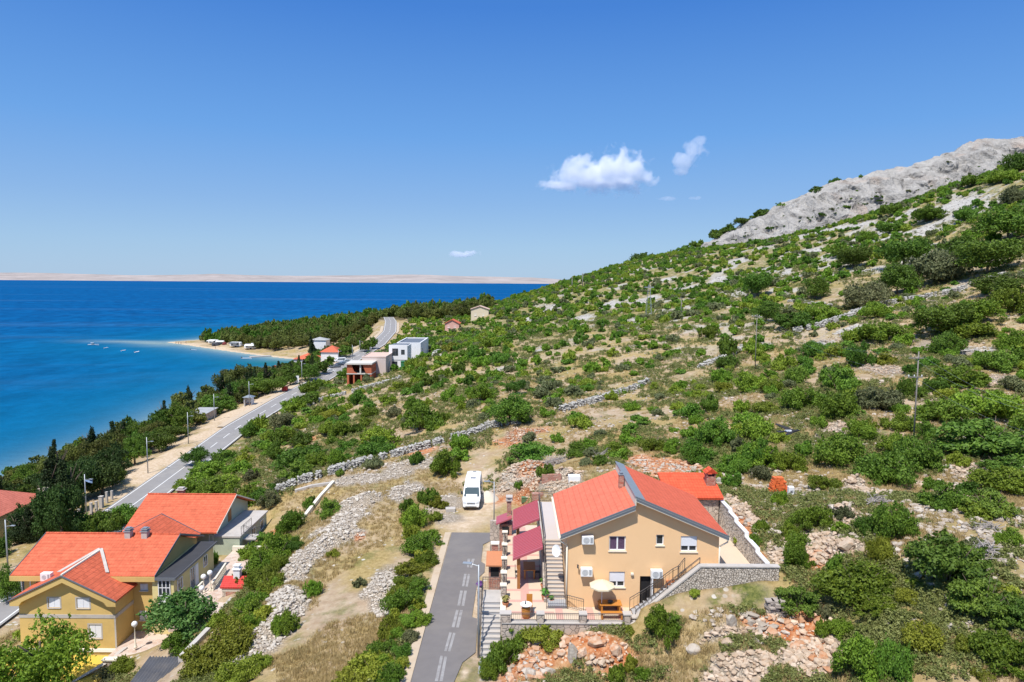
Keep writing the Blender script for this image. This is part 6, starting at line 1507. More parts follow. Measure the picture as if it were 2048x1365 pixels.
# ---- parked cars: a body with cabin, windows, wheels, lamps
def make_car(col, label, van=False):
    t = thing('parked_car', (0, 0, 0), label, 'car', 'cars parked beside the coast road')
    m = plain('car paint', col, 0.3, 0.03, 2, spec=0.5)
    if van: pr = [(0, .35), (0, .95), (.5, 1.1), (1.1, 1.75), (1.4, 1.95), (4.6, 1.95), (4.75, 1.8), (4.75, .35)]
    else: pr = [(0, .35), (0, .62), (.25, .78), (1.15, .92), (1.75, 1.36), (2.2, 1.46), (3.1, 1.44), (3.85, 1.0), (4.2, .95), (4.3, .7), (4.3, .35)]
    mb = MB(); n = len(pr); lv = []
    for s in (-1, 1):
        for l, z in pr: lv.append((s*(0.86-(0.16 if z > 1.2 else 0)), l, z))
    mb.add(lv, [(i, (i+1) % n, n+(i+1) % n, n+i) for i in range(n)] + [tuple(range(n))[::-1], tuple(range(n, 2*n))])
    b = mb.build('body', m, t); bv = b.modifiers.new('bevel', 'BEVEL'); bv.width = 0.06; bv.segments = 2; bv.limit_method = 'ANGLE'
    k = 3 if not van else 2; a, c = Vector((0, *pr[k])), Vector((0, *pr[k+1])); d = c-a; nn = Vector((0, -d.z, d.y)).normalized()*0.012
    lo, hi = a+d*0.12+nn, a+d*0.92+nn
    MB().prism([lo+Vector((-.74, 0, 0)), lo+Vector((.74, 0, 0)), hi+Vector((.62, 0, 0)), hi+Vector((-.62, 0, 0))], nn).build('windscreen', M['carglass'], t)
    for s in (-1, 1):
        z0, z1 = (1.0, 1.36) if not van else (1.2, 1.7)
        y0, y1 = (1.6, 3.4) if not van else (1.3, 4.3)
        MB().prism([(s*0.835, y0-.15, z0), (s*0.835, y1+.1, z0), (s*0.75, y1-.15, z1), (s*0.75, y0+.3, z1)], (s*0.03, 0, 0)).build('side_window', M['carglass'], t)
        MB().box(s*0.5-0.17, s*0.5+0.17, -0.02, 0.05, 0.58, 0.72).build('headlight', M['lampglass'], t)
        for l in (0.8, 3.5): MB().tube((s*0.72, l, 0.31), (s*0.89, l, 0.31), 0.31, n=14).build('wheel', M['tyre'], t)
    return t
for px, py, rz, col, lab, vn in [(646, 747, -60, (0.75, 0.75, 0.75), 'white car parked nearest the trees, lowest of the roadside cars', False), (659, 738, -60, (0.12, 0.13, 0.15), 'dark grey car parked beside the white one at the roadside', False),
        (665, 734, -60, (0.05, 0.06, 0.08), 'black car in the middle of the parked row', False), (674, 731, -60, (0.16, 0.20, 0.27), 'blue grey car near the street lamp in the parked row', False),
        (668, 726, -60, (0.75, 0.75, 0.75), 'white van behind the parked cars', True), (681, 727, -60, (0.40, 0.42, 0.44), 'silver car at the far end of the parked row', False), (746, 714, -20, (0.72, 0.73, 0.75), 'pale car on the road beside the white modern house', False)]:
    c = make_car(col, lab, vn); p = ground(px, py); c.location = p; c.rotation_euler = (0, 0, math.radians(rz))
# ---- caravans, tents and bathers on the spit
def make_caravan(label, awn, col=(0.75, 0.75, 0.74)):
    t = thing('caravan', (0, 0, 0), label, 'caravan', 'caravans on the shingle spit')
    MB().prism([(-3, 0, .5), (3, 0, .5), (3.1, 0, 1.2), (2.8, 0, 2.5), (2.3, 0, 2.75), (-2.6, 0, 2.75), (-3.0, 0, 2.2)], (0, 2.2, 0)).build('body', plain('caravan shell', col, 0.5, 0.04, 1), t, bevel=0.1)
    for x in (-1.6, 1.4): MB().box(x-0.5, x+0.5, -0.03, -0.003, 1.3, 2.0).build('window', M['glass'], t)
    MB().tube((0.2, -0.02, .38), (0.2, 2.22, .38), .36, n=12).build('wheel', M['tyre'], t)
    if awn: MB().prism([(-2.6, -2.6, 2.05), (2.4, -2.6, 2.05), (2.4, -0.01, 2.62), (-2.6, -0.01, 2.62)], (0, 0, 0.06)).build('awning', plain('awning cloth', awn, 0.9, 0.1, 1), t)
    return t
for px, py, rz, sc, awn, lab in [(425, 689, -15, 1.15, (0.70, 0.70, 0.70), 'white caravan with a white awning at the tip side of the spit, leftmost'), (440, 690, 20, 1.0, (0.60, 0.62, 0.64), 'caravan half behind the dark tent on the spit'),
        (470, 695, -8, 1.25, (0.10, 0.11, 0.12), 'white caravan with a dark awning in the middle of the spit'), (500, 699, 10, 1.2, (0.62, 0.63, 0.62), 'white caravan with a pale awning, rightmost on the open shingle'), (513, 695, 40, 1.0, None, 'white trailer at the edge of the pines on the spit')]:
    c = make_caravan(lab, awn); c.location = ground(px, py); c.rotation_euler = (0, 0, math.radians(rz)); c.scale = (sc, sc, sc)
p = ground(432, 692); tt = thing('tent', p, 'dark grey dome tent between the caravans on the spit', 'tent')
n = 12; mb = MB(); mb.lathe(p, [(2.9, 0), (2.6, 1.0), (1.7, 1.9), (0.05, 2.3)], n); mb.build('canopy', plain('dark tent cloth', (0.04, 0.042, 0.05), 0.85, 0.3, 1), tt); MB().box(p.x-0.6, p.x+0.6, p.y-2.95, p.y-2.5, p.z, p.z+1.3).build('entrance', M['dark'], tt)
p = ground(449, 690); tag(rebase(MB().lathe(p, [(1.6, 0), (1.5, 1.0), (0.9, 1.7), (0.05, 2.0)], 10).build('tent', plain('dark red tent cloth', (0.16, 0.03, 0.03), 0.9, 0.2, 1)), p), 'dark red tent right of the dark grey dome tent', 'tent')
for i, (px, py) in enumerate(((352, 689), (357, 689), (362, 690), (372, 687), (431, 698))):
    p = ground(px, py); mb = MB().lathe(p, [(0.10, 0), (0.14, 0.45), (0.17, 0.8), (0.16, 0.95), (0.22, 1.35), (0.10, 1.48), (0.06, 1.52), (0.11, 1.62), (0.09, 1.75), (0.02, 1.8)], 8)
    tag(rebase(mb.build('person', plain('sun tanned skin', (0.30, 0.15, 0.09), 0.7, 0.1, 3), smooth=True), p), 'bather standing alone on the shingle below the caravans' if i == 4 else 'bather standing at the water on the tip of the spit', 'person', 'bathers on the spit')
a = at_z(500, 714, 0.5); b = at_z(541, 711.5, 0.5); d_ = (b-a).normalized(); w = Vector((-d_.y, d_.x, 0))*1.6
tag(rebase(MB().prism([a-w-Vector((0,0,1.2)), a+w-Vector((0,0,1.2)), b+w-Vector((0,0,1.2)), b-w-Vector((0,0,1.2))], (0, 0, 1.35)).build('jetty', M['concrete']), a.lerp(b, .5)), 'straight concrete jetty in the cove below the caravans', 'jetty')
# ---- boats
def boat(px, py, L, label, cabin=True, rz=0.1, grp='small boats moored off the spit'):
    p = at_z(px, py, 0); t = thing('boat', (p.x, p.y, 0), label, 'boat', grp)
    secs = [(-0.5, .30, .0), (-0.2, .36, 0), (0.15, .34, .02), (0.38, .2, .06), (0.5, .01, .12)]
    cs, sn = math.cos(rz), math.sin(rz); mb = MB(); vs = []
    for u, hw_, s in secs:
        hw2 = hw_*L*0.33/0.36*0.5
        for yy, zz in ((-hw2, .09*L+s*L*.4), (-hw2*.6, -.02*L), (hw2*.6, -.02*L), (hw2, .09*L+s*L*.4)):
            xx = u*L; vs.append((p.x+xx*cs-yy*sn, p.y+xx*sn+yy*cs, zz))
    fs = []
    for i in range(len(secs)-1):
        for k in range(3): fs.append((i*4+k, i*4+k+1, i*4+5+k, i*4+4+k))
        fs.append((i*4+3, i*4, i*4+4, i*4+7))
    fs += [(0, 3, 2, 1), (16, 17, 18, 19)]
    mb.add(vs, fs).build('hull', M['white'], t)
    if cabin: MB().cbox((p.x-0.05*L*cs, p.y-0.05*L*sn, 0.085*L), 0.22*L, 0.15*L, 0.10*L, rz).build('cabin', M['carglass'], t); MB().cbox((p.x-0.12*L*cs, p.y-.12*L*sn, 0.23*L), 0.26*L, 0.2*L, 0.02*L, rz).build('sun_roof', M['white'], t); mb = MB(); [mb.tube((p.x+dx*L, p.y, .08*L), (p.x+dx*L, p.y, .235*L), .02, n=5) for dx in (-.2, -.04)]; mb.build('roof_post', M['galv'], t)
    else: MB().cbox((p.x-0.46*L*cs, p.y-0.46*L*sn, 0.02*L), 0.08*L, 0.09*L, 0.2*L, rz).build('outboard_motor', M['plastic'], t)
boat(187, 691, 7.0, 'white motor boat with a small sun roof on open water, largest boat', True, 0.15)
boat(212, 696.5, 3.0, 'tiny dinghy just right of the largest motor boat', False, 1.2); boat(247, 702, 3.6, 'middle one of the tiny boats moored off the spit', False, 1.3); boat(274, 705, 4.0, 'rightmost tiny white boat moored off the spit', False, 1.4)
boat(387, 701, 4.0, 'dinghy close to the shingle beach of the spit', False, 0.1); boat(493, 718.5, 6.0, 'slim white boat beside the concrete jetty', False, 0.05)

# ------------------------------------------------------------------ power poles and wires on the slope
M['oldwood'] = plain('weathered grey timber', (0.22, 0.20, 0.18), 0.9, 0.15, 3)
POLES = []
for px, py, ty, arms, lab in [(1827, 884, 700, 2, 'tall grey power pole with two cross arms on the slope at the right'), (1510, 740, 628, 1, 'power pole with one cross arm halfway up the slope'),
        (1362, 634, 596, 1, 'small distant power pole left of the middle pole'), (1165, 577, 547, 2, 'distant pole standing out against the sky on the slope'), (1144, 582, 555, 1, 'farthest power pole near the end of the island')]:
    p = ground(px, py); h = (py-ty)/F*p.y; r = max(0.085, p.y*0.0007)
    t = thing('power_pole', p, lab, 'power pole', 'power poles along the slope'); POLES.append((p, h))
    MB().tube((p.x, p.y, p.z-0.5), (p.x, p.y, p.z+h), r, r*0.7, 8).build('pole', M['oldwood'], t, smooth=True)
    for k in range(arms):
        z = p.z+h*(0.80 if k else 0.985)-(0 if arms > 1 else 0.1); z = p.z+h*((0.93, 0.72)[k] if arms == 2 else 0.96)
        MB().box(p.x-1.1, p.x+0.5, p.y-r-0.07, p.y-r-0.002, z-0.06, z+0.06).build('cross_arm', M['oldwood'], t)
    mb = MB()
    for dx in (-1.0, -0.4, 0.4): mb.lathe((p.x+dx, p.y-r-0.04, z+0.061), [(0.04, 0), (0.06, 0.08), (0.03, 0.2)], 6)
    o = mb.build('insulator', M['white'], t); o['kind'] = 'stuff'
p = ground(1297, 632); h = 62/F*p.y; t = thing('lattice_mast', p, 'grey steel lattice mast on the slope between the scree patches', 'mast')
mb = MB(); k = 9; c = lambda i, s, q: (p.x+s*(1.0-0.75*i/k), p.y+q*(1.0-0.75*i/k), p.z+h*i/k)
for i in range(k):
    for s, q in ((-1, -1), (1, -1), (1, 1), (-1, 1)): mb.tube(c(i, s, q), c(i+1, s, q), 0.05, n=4)
    for (s, q), (s2, q2) in (((-1, -1), (1, -1)), ((1, -1), (1, 1)), ((1, 1), (-1, 1)), ((-1, 1), (-1, -1))): mb.tube(c(i, s, q), c(i+1, s2, q2), 0.03, n=4)
mb.build('lattice', M['galv'], t); MB().box(p.x-1.6, p.x+1.6, p.y-0.1, p.y+0.1, p.z+h*0.9, p.z+h*0.93).build('cross_arm', M['galv'], t)
def wire(a, b, sag, label):
    n = 14; pts = [Vector(a).lerp(Vector(b), i/n)-Vector((0, 0, sag*4*(i/n)*(1-i/n))) for i in range(n+1)]
    tag(rebase(MB().path(pts, 0.007, 4).build('power_line', M['galv']), pts[0]), label, 'wire', 'wires between the power poles')
(p1, h1_), (p2, h2_) = POLES[0], POLES[1]
far = at_y(2120, 838, 62)
for dz, dx, nm in ((0.93, -1.0, 'upper outer'), (0.93, 0.4, 'upper inner'), (0.72, -0.6, 'lower')):
    a = (p1.x+dx, p1.y-0.2, p1.z+h1_*dz+0.2); wire(a, (far.x+dx, far.y, far.z+h1_*(dz-0.9)), 0.9, '%s wire running down to the right from the tall pole' % nm)
    wire(a, (p2.x+dx*.5, p2.y-.2, p2.z+h2_*0.96+0.2), 1.6, '%s wire from the tall pole to the middle pole' % nm)

# ---- the bird gliding past
bp_ = at_y(1581, 862, 15.5)
bd = thing('bird', bp_, 'black and white bird gliding past in front of the bushes right of the peach house', 'bird')
mb = MB(); K = bp_
def bl(pts, rad, n=10):
    vs = []; fs = []
    for (x, y, z), r in zip(pts, rad):
        for i in range(n): a = 2*math.pi*i/n; vs.append((K.x+x, K.y+y+r*math.cos(a), K.z+z+r*0.9*math.sin(a)))
    for j in range(len(pts)-1):
        for i in range(n): fs.append((j*n+i, j*n+(i+1) % n, (j+1)*n+(i+1) % n, (j+1)*n+i))
    fs += [tuple(range(n))[::-1], tuple(range((len(pts)-1)*n, len(pts)*n))]; return vs, fs
mb.add(*bl([(-0.13, 0, -0.02), (-0.08, 0, -0.025), (0.0, 0, -0.02), (0.08, 0, -0.01), (0.13, 0, 0.0), (0.165, 0, 0.012), (0.19, 0, 0.01), (0.225, 0, 0.002)], [0.008, 0.028, 0.042, 0.042, 0.03, 0.026, 0.018, 0.003]))
mb.mat(0).prism([(K.x-0.12, K.y-0.03, K.z-0.02), (K.x-0.30, K.y-0.06, K.z-0.03), (K.x-0.31, K.y+0.05, K.z-0.02), (K.x-0.12, K.y+0.03, K.z-0.02)], (0, 0, 0.01))
M['feather_b'] = plain('black feathers', (0.018, 0.016, 0.018), 0.6, 0.3, 9); M['feather_w'] = plain('white feathers', (0.72, 0.72, 0.74), 0.8, 0.05, 9)
mb.build('body', M['feather_b'], bd, smooth=True)
MB().prism([(K.x+0.10, K.y+0.02, K.z+0.0), (K.x-0.02, K.y+0.12, K.z+0.05), (K.x-0.22, K.y+0.30, K.z+0.105), (K.x-0.25, K.y+0.28, K.z+0.085), (K.x-0.14, K.y+0.12, K.z+0.04), (K.x-0.05, K.y+0.02, K.z-0.01)], (0, 0, 0.012)).build('wing', M['feather_b'], bd)
MB().prism([(K.x+0.08, K.y-0.02, K.z-0.02), (K.x-0.02, K.y-0.12, K.z-0.045), (K.x-0.18, K.y-0.26, K.z-0.05), (K.x-0.20, K.y-0.22, K.z-0.045), (K.x-0.10, K.y-0.08, K.z-0.03), (K.x-0.06, K.y-0.02, K.z-0.01)], (0, 0, 0.012)).build('wing', M['feather_b'], bd)
MB().prism([(K.x+0.0, K.y-0.045, K.z+0.03), (K.x-0.14, K.y-0.05, K.z+0.03), (K.x-0.15, K.y-0.03, K.z+0.005), (K.x-0.08, K.y-0.045, K.z-0.02), (K.x+0.01, K.y-0.05, K.z-0.0)], (0, 0.012, 0.0)).build('white_patch', M['feather_w'], bd)
# ---- orange heap and white tank by the bushes
p = ground(1556, 990); M['orange'] = plain('orange roof tiles', (0.68, 0.15, 0.04), 0.8, 0.2, 3)
mb = MB(); rr = random.Random(5)
for k in range(11):
    for j in range(max(2, 6-k//3)): mb.cbox((p.x-0.75+0.04*k+j*0.3+rr.uniform(-.04, .04), p.y+rr.uniform(-.05, .05), p.z-0.1+k*0.16), 0.27, 0.9-0.03*k, 0.145, rr.uniform(-.08, .08))
tag(rebase(mb.build('tile_stack', M['orange']), p), 'stack of bright orange tiles standing in the scrub right of the peach house', 'tiles')
p = ground(1581, 994); wt = thing('water_canister', p, 'white plastic canister beside the stack of orange tiles', 'canister'); MB().cbox(p, 0.5, 0.45, 0.95).build('body', M['white'], wt, bevel=0.06)
MB().box(p.x-0.12, p.x+0.14, p.y-0.24, p.y-0.227, p.z+0.42, p.z+0.48).box(p.x-0.12, p.x+0.14, p.y-0.24, p.y-0.227, p.z+0.56, p.z+0.62).box(p.x-0.1, p.x-0.02, p.y-0.24, p.y-0.227, p.z+0.48, p.z+0.56).build('handle', M['plastic'], wt)
# ---- stack of flat stones
p = ground(1553, 1228); mb = MB()
for k in range(9):
    for j in range(3): mb.cbox((p.x-0.4+j*0.4+rr.uniform(-.1, .1), p.y+rr.uniform(-.12, .12), p.z-0.1+k*0.11), rr.uniform(.35, .55), rr.uniform(.5, .8), 0.085, rr.uniform(-.3, .3))
tag(rebase(mb.build('slab_stack', plain('grey stone slabs', (0.36, 0.31, 0.27), 0.9, 0.2, 2)), p), 'stack of flat grey stone slabs at the edge of the bushes below the cobbled wall', 'stones')
# ------------------------------------------------------------------ scattering helpers
def merge(protos, which, pos, rot, scl, tilt=None):
    """one big vertex/face list from many placed copies of small meshes (each proto: (verts, faces of equal length))"""
    Vs = []; Fs = []; base = 0
    for k, (pv, pf) in enumerate(protos):
        idx = np.where(which == k)[0]
        if len(idx) == 0: continue
        c, s = np.cos(rot[idx]), np.sin(rot[idx]); S3 = scl[idx]
        L = pv[None]*S3[:, None, :]
        if tilt is not None:
            t = tilt[idx]; ct, st = np.cos(t)[:, None], np.sin(t)[:, None]
            L = np.stack([L[..., 0], L[..., 1]*ct-L[..., 2]*st, L[..., 1]*st+L[..., 2]*ct], -1)
        Wv = np.stack([L[..., 0]*c[:, None]-L[..., 1]*s[:, None], L[..., 0]*s[:, None]+L[..., 1]*c[:, None], L[..., 2]], -1)+pos[idx][:, None, :]
        n, m = len(idx), len(pv)
        Vs.append(Wv.reshape(-1, 3)); Fs.append((pf[None]+(np.arange(n)*m+base)[:, None, None]).reshape(-1, pf.shape[1])); base += n*m
    return np.concatenate(Vs), np.concatenate(Fs)
def make_merged(name, V, Fc, mat, smooth=False, mi=None):
    return link(name, mesh_np(name, V, Fc, np.full(len(Fc), Fc.shape[1]), mat, mi, smooth))
def ico():
    t = (1+5**.5)/2
    v = np.array([(-1,t,0),(1,t,0),(-1,-t,0),(1,-t,0),(0,-1,t),(0,1,t),(0,-1,-t),(0,1,-t),(t,0,-1),(t,0,1),(-t,0,-1),(-t,0,1)], float)
    f = np.array([(0,11,5),(0,5,1),(0,1,7),(0,7,10),(0,10,11),(1,5,9),(5,11,4),(11,10,2),(10,7,6),(7,1,8),(3,9,4),(3,4,2),(3,2,6),(3,6,8),(3,8,9),(4,9,5),(2,4,11),(6,2,10),(8,6,7),(9,8,1)])
    return v/np.linalg.norm(v[0]), f
def rocks(n, seed, rough=0.28):
    r = np.random.default_rng(seed); v0, f0 = ico(); out = []
    for _ in range(n):
        v = v0*(1+(r.random((12, 1))-0.5)*2*rough)+(r.random((12, 3))-0.5)*rough*0.7
        v *= (0.5+0.5*r.random(3))*np.array([1, 1, 0.85]); v /= np.abs(v).max(); out.append((v*0.5, f0))
    return out
ROCKS = rocks(10, 3)
def rock_mat(name, a, c, c2=None):
    m, n, l, b = node_mat(name)
    g = n.new('ShaderNodeNewGeometry'); mx = n.new('ShaderNodeMix'); mx.data_type = 'RGBA'; mx.inputs[6].default_value = (*a, 1); mx.inputs[7].default_value = (*c, 1)
    l.new(g.outputs['Random Per Island'], mx.inputs['Factor'])
    t = n.new('ShaderNodeTexNoise'); t.inputs['Scale'].default_value = 4.0; t.inputs['Detail'].default_value = 6; l.new(g.outputs['Position'], t.inputs['Vector'])
    mr = n.new('ShaderNodeMapRange'); mr.inputs['From Min'].default_value = 0.45; mr.inputs['From Max'].default_value = 0.75; l.new(t.outputs['Fac'], mr.inputs['Value'])
    m2 = n.new('ShaderNodeMix'); m2.data_type = 'RGBA'; m2.inputs[7].default_value = (*(c2 or [q*0.6 for q in a]), 1); l.new(mr.outputs[0], m2.inputs['Factor']); l.new(mx.outputs[2], m2.inputs[6])
    l.new(m2.outputs[2], b.inputs['Base Color']); b.inputs['Roughness'].default_value = 0.95; b.inputs['Specular IOR Level'].default_value = 0.1
    bp = n.new('ShaderNodeBump'); bp.inputs['Strength'].default_value = 0.6; bp.inputs['Distance'].default_value = 0.06
    t2 = n.new('ShaderNodeTexNoise'); t2.inputs['Scale'].default_value = 9; t2.inputs['Detail'].default_value = 5; l.new(g.outputs['Position'], t2.inputs['Vector']); l.new(t2.outputs['Fac'], bp.inputs['Height']); l.new(bp.outputs[0], b.inputs['Normal'])
    return m
M['rock_tan'] = rock_mat('tan rubble', (0.36, 0.275, 0.195), (0.58, 0.465, 0.36), (0.44, 0.30, 0.195))
M['rock_grey'] = rock_mat('pale grey limestone', (0.33, 0.305, 0.275), (0.50, 0.47, 0.425), (0.28, 0.255, 0.23))
M['rock_warm'] = rock_mat('warm grey limestone', (0.34, 0.29, 0.235), (0.53, 0.47, 0.40), (0.32, 0.25, 0.19))
M['rock_wall'] = rock_mat('grey wall stones', (0.30, 0.285, 0.26), (0.52, 0.50, 0.46), (0.25, 0.24, 0.22))
M['rock_red'] = rock_mat('orange stained rock', (0.42, 0.22, 0.12), (0.62, 0.49, 0.37), (0.46, 0.20, 0.09))

# ---- where nothing may grow
BOX = [(-7.4, -0.5, 10, 69), (-8.2, 1.6, 69, 80), (-2.2, 18.2, 42.9, 61), (-47.5, -26.4, 53.5, 77), (-44.5, -30.5, 74.5, 88), (8.0, 18.3, 42, 46), (-29.5, -24.8, 47, 53)]
def blocked(x, y, road=5.0, m=0.0):
    b = np.zeros(np.shape(x), bool)
    for a, c, d, e in BOX: b |= (x > a-m) & (x < c+m) & (y > d-m) & (y < e+m)
    cz, _ = poly_near(x, y, COAST); b |= cz < road+m
    for o in S.objects:
        if o.parent is None and o.get('category') in ('house', 'shed', 'bus shelter', 'container'):
            k = [c for c in o.children]; 
            if not k: continue
            xs0 = [o.location.x+c.bound_box[i][0] for c in k for i in (0, 6)]; ys0 = [o.location.y+c.bound_box[i][1] for c in k for i in (0, 6)]
            b |= (x > min(xs0)-m-0.5) & (x < max(xs0)+m+0.5) & (y > min(ys0)-m-1.0) & (y < max(ys0)+m)
    return b
# ------------------------------------------------------------------ leaves
def crown(seed, K, n, leaf, flat=1.0, layers=False, shape='round', hgt=1.0, zlow=0.05):
    """leaf-sized faces spread over the shells of many overlapping clumps; unit radius, standing on z=0"""
    r = np.random.default_rng(seed); C = []; Rr = []
    for k in range(K):
        if shape == 'cone':
            h = r.random()**0.9; a = r.random()*6.283; rad = (1-h)*0.62*(0.55+0.45*r.random()); C.append((rad*math.cos(a), rad*math.sin(a), h*hgt*0.93+0.06)); s = 0.14+0.30*(1-h); Rr.append((s, s, s*0.75))
        elif shape == 'column':
            h = r.random(); a = r.random()*6.283; rad = 0.22*r.random()*(1-h*0.6); C.append((rad*math.cos(a), rad*math.sin(a), h*hgt*0.9+0.1)); s = 0.16+0.16*(1-abs(h-0.35)); Rr.append((s, s, s*1.6))
        else:
            a = r.random()*6.283; q = r.random()**0.52*0.92; z = zlow+hgt*(0.16+0.80*r.random())*(1-0.60*q*q)
            s = 0.13+0.22*r.random()**1.3; C.append((q*math.cos(a), q*math.sin(a), z)); Rr.append((s*1.1, s*1.1, s*(0.42 if layers else 0.85*flat)))
    if shape == 'round': C.append((0, 0, hgt*0.45)); Rr.append((0.36, 0.36, 0.30*hgt))
    C = np.array(C); Rr = np.array(Rr); w = (Rr[:, 0]*Rr[:, 1]); w /= w.sum()
    k = r.choice(len(C), n, p=w); d = r.normal(size=(n, 3)); d /= np.linalg.norm(d, axis=1)[:, None]; d[:, 2] = np.where(r.random(n) < 0.35, np.abs(d[:, 2]), d[:, 2])
    rad = 0.60+0.62*r.random(n)**1.1
    P = C[k]+d*Rr[k]*rad[:, None]
    m_ = int(n*0.16); ns = max(12, n//170); sk = r.integers(0, len(C), ns); sd = r.normal(size=(ns, 3)); sd[:, 2] = np.abs(sd[:, 2])+0.35; sd /= np.linalg.norm(sd, axis=1)[:, None]
    q = r.integers(0, ns, m_); tt = 0.7+0.95*r.random(m_); P[:m_] = C[sk[q]]+sd[q]*Rr[sk[q]]*tt[:, None]+r.normal(size=(m_, 3))*0.018; d[:m_] = sd[q]
    P[:, 2] = np.maximum(P[:, 2], 0.02*r.random(n)+zlow*0.5)
    N = d+r.normal(size=(n, 3))*0.75
    if layers: N = d*0.5+np.array([0, 0, 0.6])+r.normal(size=(n, 3))*0.45
    N /= np.linalg.norm(N, axis=1)[:, None]
    T = np.cross(N, r.normal(size=(n, 3))); T /= np.linalg.norm(T, axis=1)[:, None]+1e-9; B = np.cross(N, T)
    L = leaf*(0.6+0.8*r.random(n))[:, None]; asp = 0.62
    V = np.stack([P-T*L, P-B*L*asp+N*L*0.15, P+T*L, P+B*L*asp+N*L*0.15], 1).reshape(-1, 3)
    Fq = np.arange(n*4).reshape(n, 4)
    return V, Fq
def twigs(seed, n, hgt=0.8, rad=0.7, r0=0.03):
    rr = random.Random(seed); mb = MB()
    for i in range(n):
        a = rr.uniform(0, 6.283); q = rr.uniform(0.25, 1)*rad; m_ = Vector((q*.4*math.cos(a), q*.4*math.sin(a), hgt*0.45*rr.uniform(.7, 1.1))); e = Vector((q*math.cos(a), q*math.sin(a), hgt*rr.uniform(.6, 1)))
        mb.tube((0.04*math.cos(a), 0.04*math.sin(a), -0.1), m_, r0, r0*.6, 5); mb.tube(m_, e, r0*.6, r0*.25, 4)
    v = np.array(mb.v); return v, mb.f
KIND = {'d': ((0.05, 0.112, 0.013), (0.188, 0.306, 0.037)), 'g': ((0.079, 0.147, 0.013), (0.257, 0.367, 0.038)), 'y': ((0.15, 0.19, 0.016), (0.34, 0.39, 0.05)), 'p': ((0.061, 0.125, 0.017), (0.231, 0.346, 0.046)), 'o': ((0.105, 0.122, 0.052), (0.23, 0.24, 0.11)), 't': ((0.042, 0.092, 0.011), (0.16, 0.259, 0.031)), 'n': ((0.067, 0.09, 0.016), (0.207, 0.23, 0.052)), 'c': ((0.014, 0.034, 0.01), (0.055, 0.088, 0.026)), 'f': ((0.03, 0.095, 0.014), (0.145, 0.25, 0.06)), 'k': ((0.022, 0.051, 0.01), (0.086, 0.132, 0.029)), 'l': ((0.085, 0.18, 0.012), (0.26, 0.41, 0.04))}
for k, (a, c) in KIND.items(): M['leaf_'+k] = leaf_mat('leaves '+{'d':'dark','g':'green','y':'yellow green','p':'juniper','o':'olive grey','t':'tree','n':'pine','c':'cypress','f':'fig','l':'light green','k':'dark evergreen'}[k], a, c, 0.018, 0.32, 0.32)
M['bark'] = plain('grey brown bark', (0.14, 0.105, 0.075), 0.95, 0.25, 6, 0.5, 20)
LOD = {0: (9000, 0.044, 30), 1: (2900, 0.080, 20), 2: (760, 0.16, 11)}
BIG = {'lod': 12500, 'leaf': 0.040}
PROTO = {}
NV = 4
def crown_data(kind, lod, var):
    key = (kind, lod, var)
    if key in PROTO: return PROTO[key]
    n, lf, K = LOD[lod] if lod >= 0 else (17000, 0.030, 40)
    sd_ = 1000+hash_(kind)*131+lod*17+var*7
    if kind == 'p': V = crown(sd_, K+6, n, lf, layers=True, hgt=0.95)
    elif kind == 'c': V = crown(sd_, K+14, n, lf, shape='cone', hgt=2.6)
    elif kind == 'l': V = crown(sd_, K-6, n//2, lf*1.15, hgt=1.15, zlow=0.15, shape='open')
    elif kind in ('t', 'n', 'f', 'k'): V = crown(sd_, K+4, n, lf, hgt=1.15, zlow=0.12)
    elif kind == 'y': V = crown(sd_, K, n, lf, hgt=0.72)
    else: V = crown(sd_, K, n, lf, hgt=0.85)
    PROTO[key] = V; return V
def hash_(k): return ord(k[0])
PM = {}
def crown_mesh(kind, lod, var):
    key = (kind, lod, var)
    if key not in PM:
        V, Fq = crown_data(*key); PM[key] = mesh_np('foliage', V, Fq, np.full(len(Fq), 4), M['leaf_'+kind])
    return PM[key]
TWM = {}
def twig_mesh(var, tall=False):
    key = (var, tall)
    if key not in TWM:
        mb = MB(); rr = random.Random(50+var)
        if tall:
            lean = (rr.uniform(-.1, .1), rr.uniform(-.1, .1)); pts = [(0, 0, -0.15), (lean[0]*.4, lean[1]*.4, 0.35), (lean[0], lean[1], 0.75), (lean[0]*1.2, lean[1]*1.2, 1.1)]; rd = [0.085, 0.065, 0.05, 0.02]
            for i in range(3): mb.tube(pts[i], pts[i+1], rd[i], rd[i+1], 7)
            for i in range(7):
                a = i*0.9+rr.uniform(-.3, .3); z0 = rr.uniform(0.35, 0.8); q = rr.uniform(.4, .75)
                mb.tube((lean[0]*z0, lean[1]*z0, z0), (q*math.cos(a), q*math.sin(a), z0+rr.uniform(.15, .5)), 0.035, 0.01, 5)
        else:
            for i in range(8):
                a = i*0.8+rr.uniform(-.3, .3); q = rr.uniform(.3, .75); m_ = Vector((q*.4*math.cos(a), q*.4*math.sin(a), rr.uniform(.25, .4)))
                mb.tube((0.04*math.cos(a), 0.04*math.sin(a), -0.12), m_, 0.028, 0.018, 5); mb.tube(m_, (q*math.cos(a), q*math.sin(a), rr.uniform(.5, .8)), 0.018, 0.006, 4)
        TWM[key] = mesh_np('stems', mb.v, [i for f in mb.f for i in f], [len(f) for f in mb.f], M['bark'], smooth=True)
    return TWM[key]
COUNT = {'shrub': 0, 'tree': 0}
OCC = []      # x, y, r of what already grows
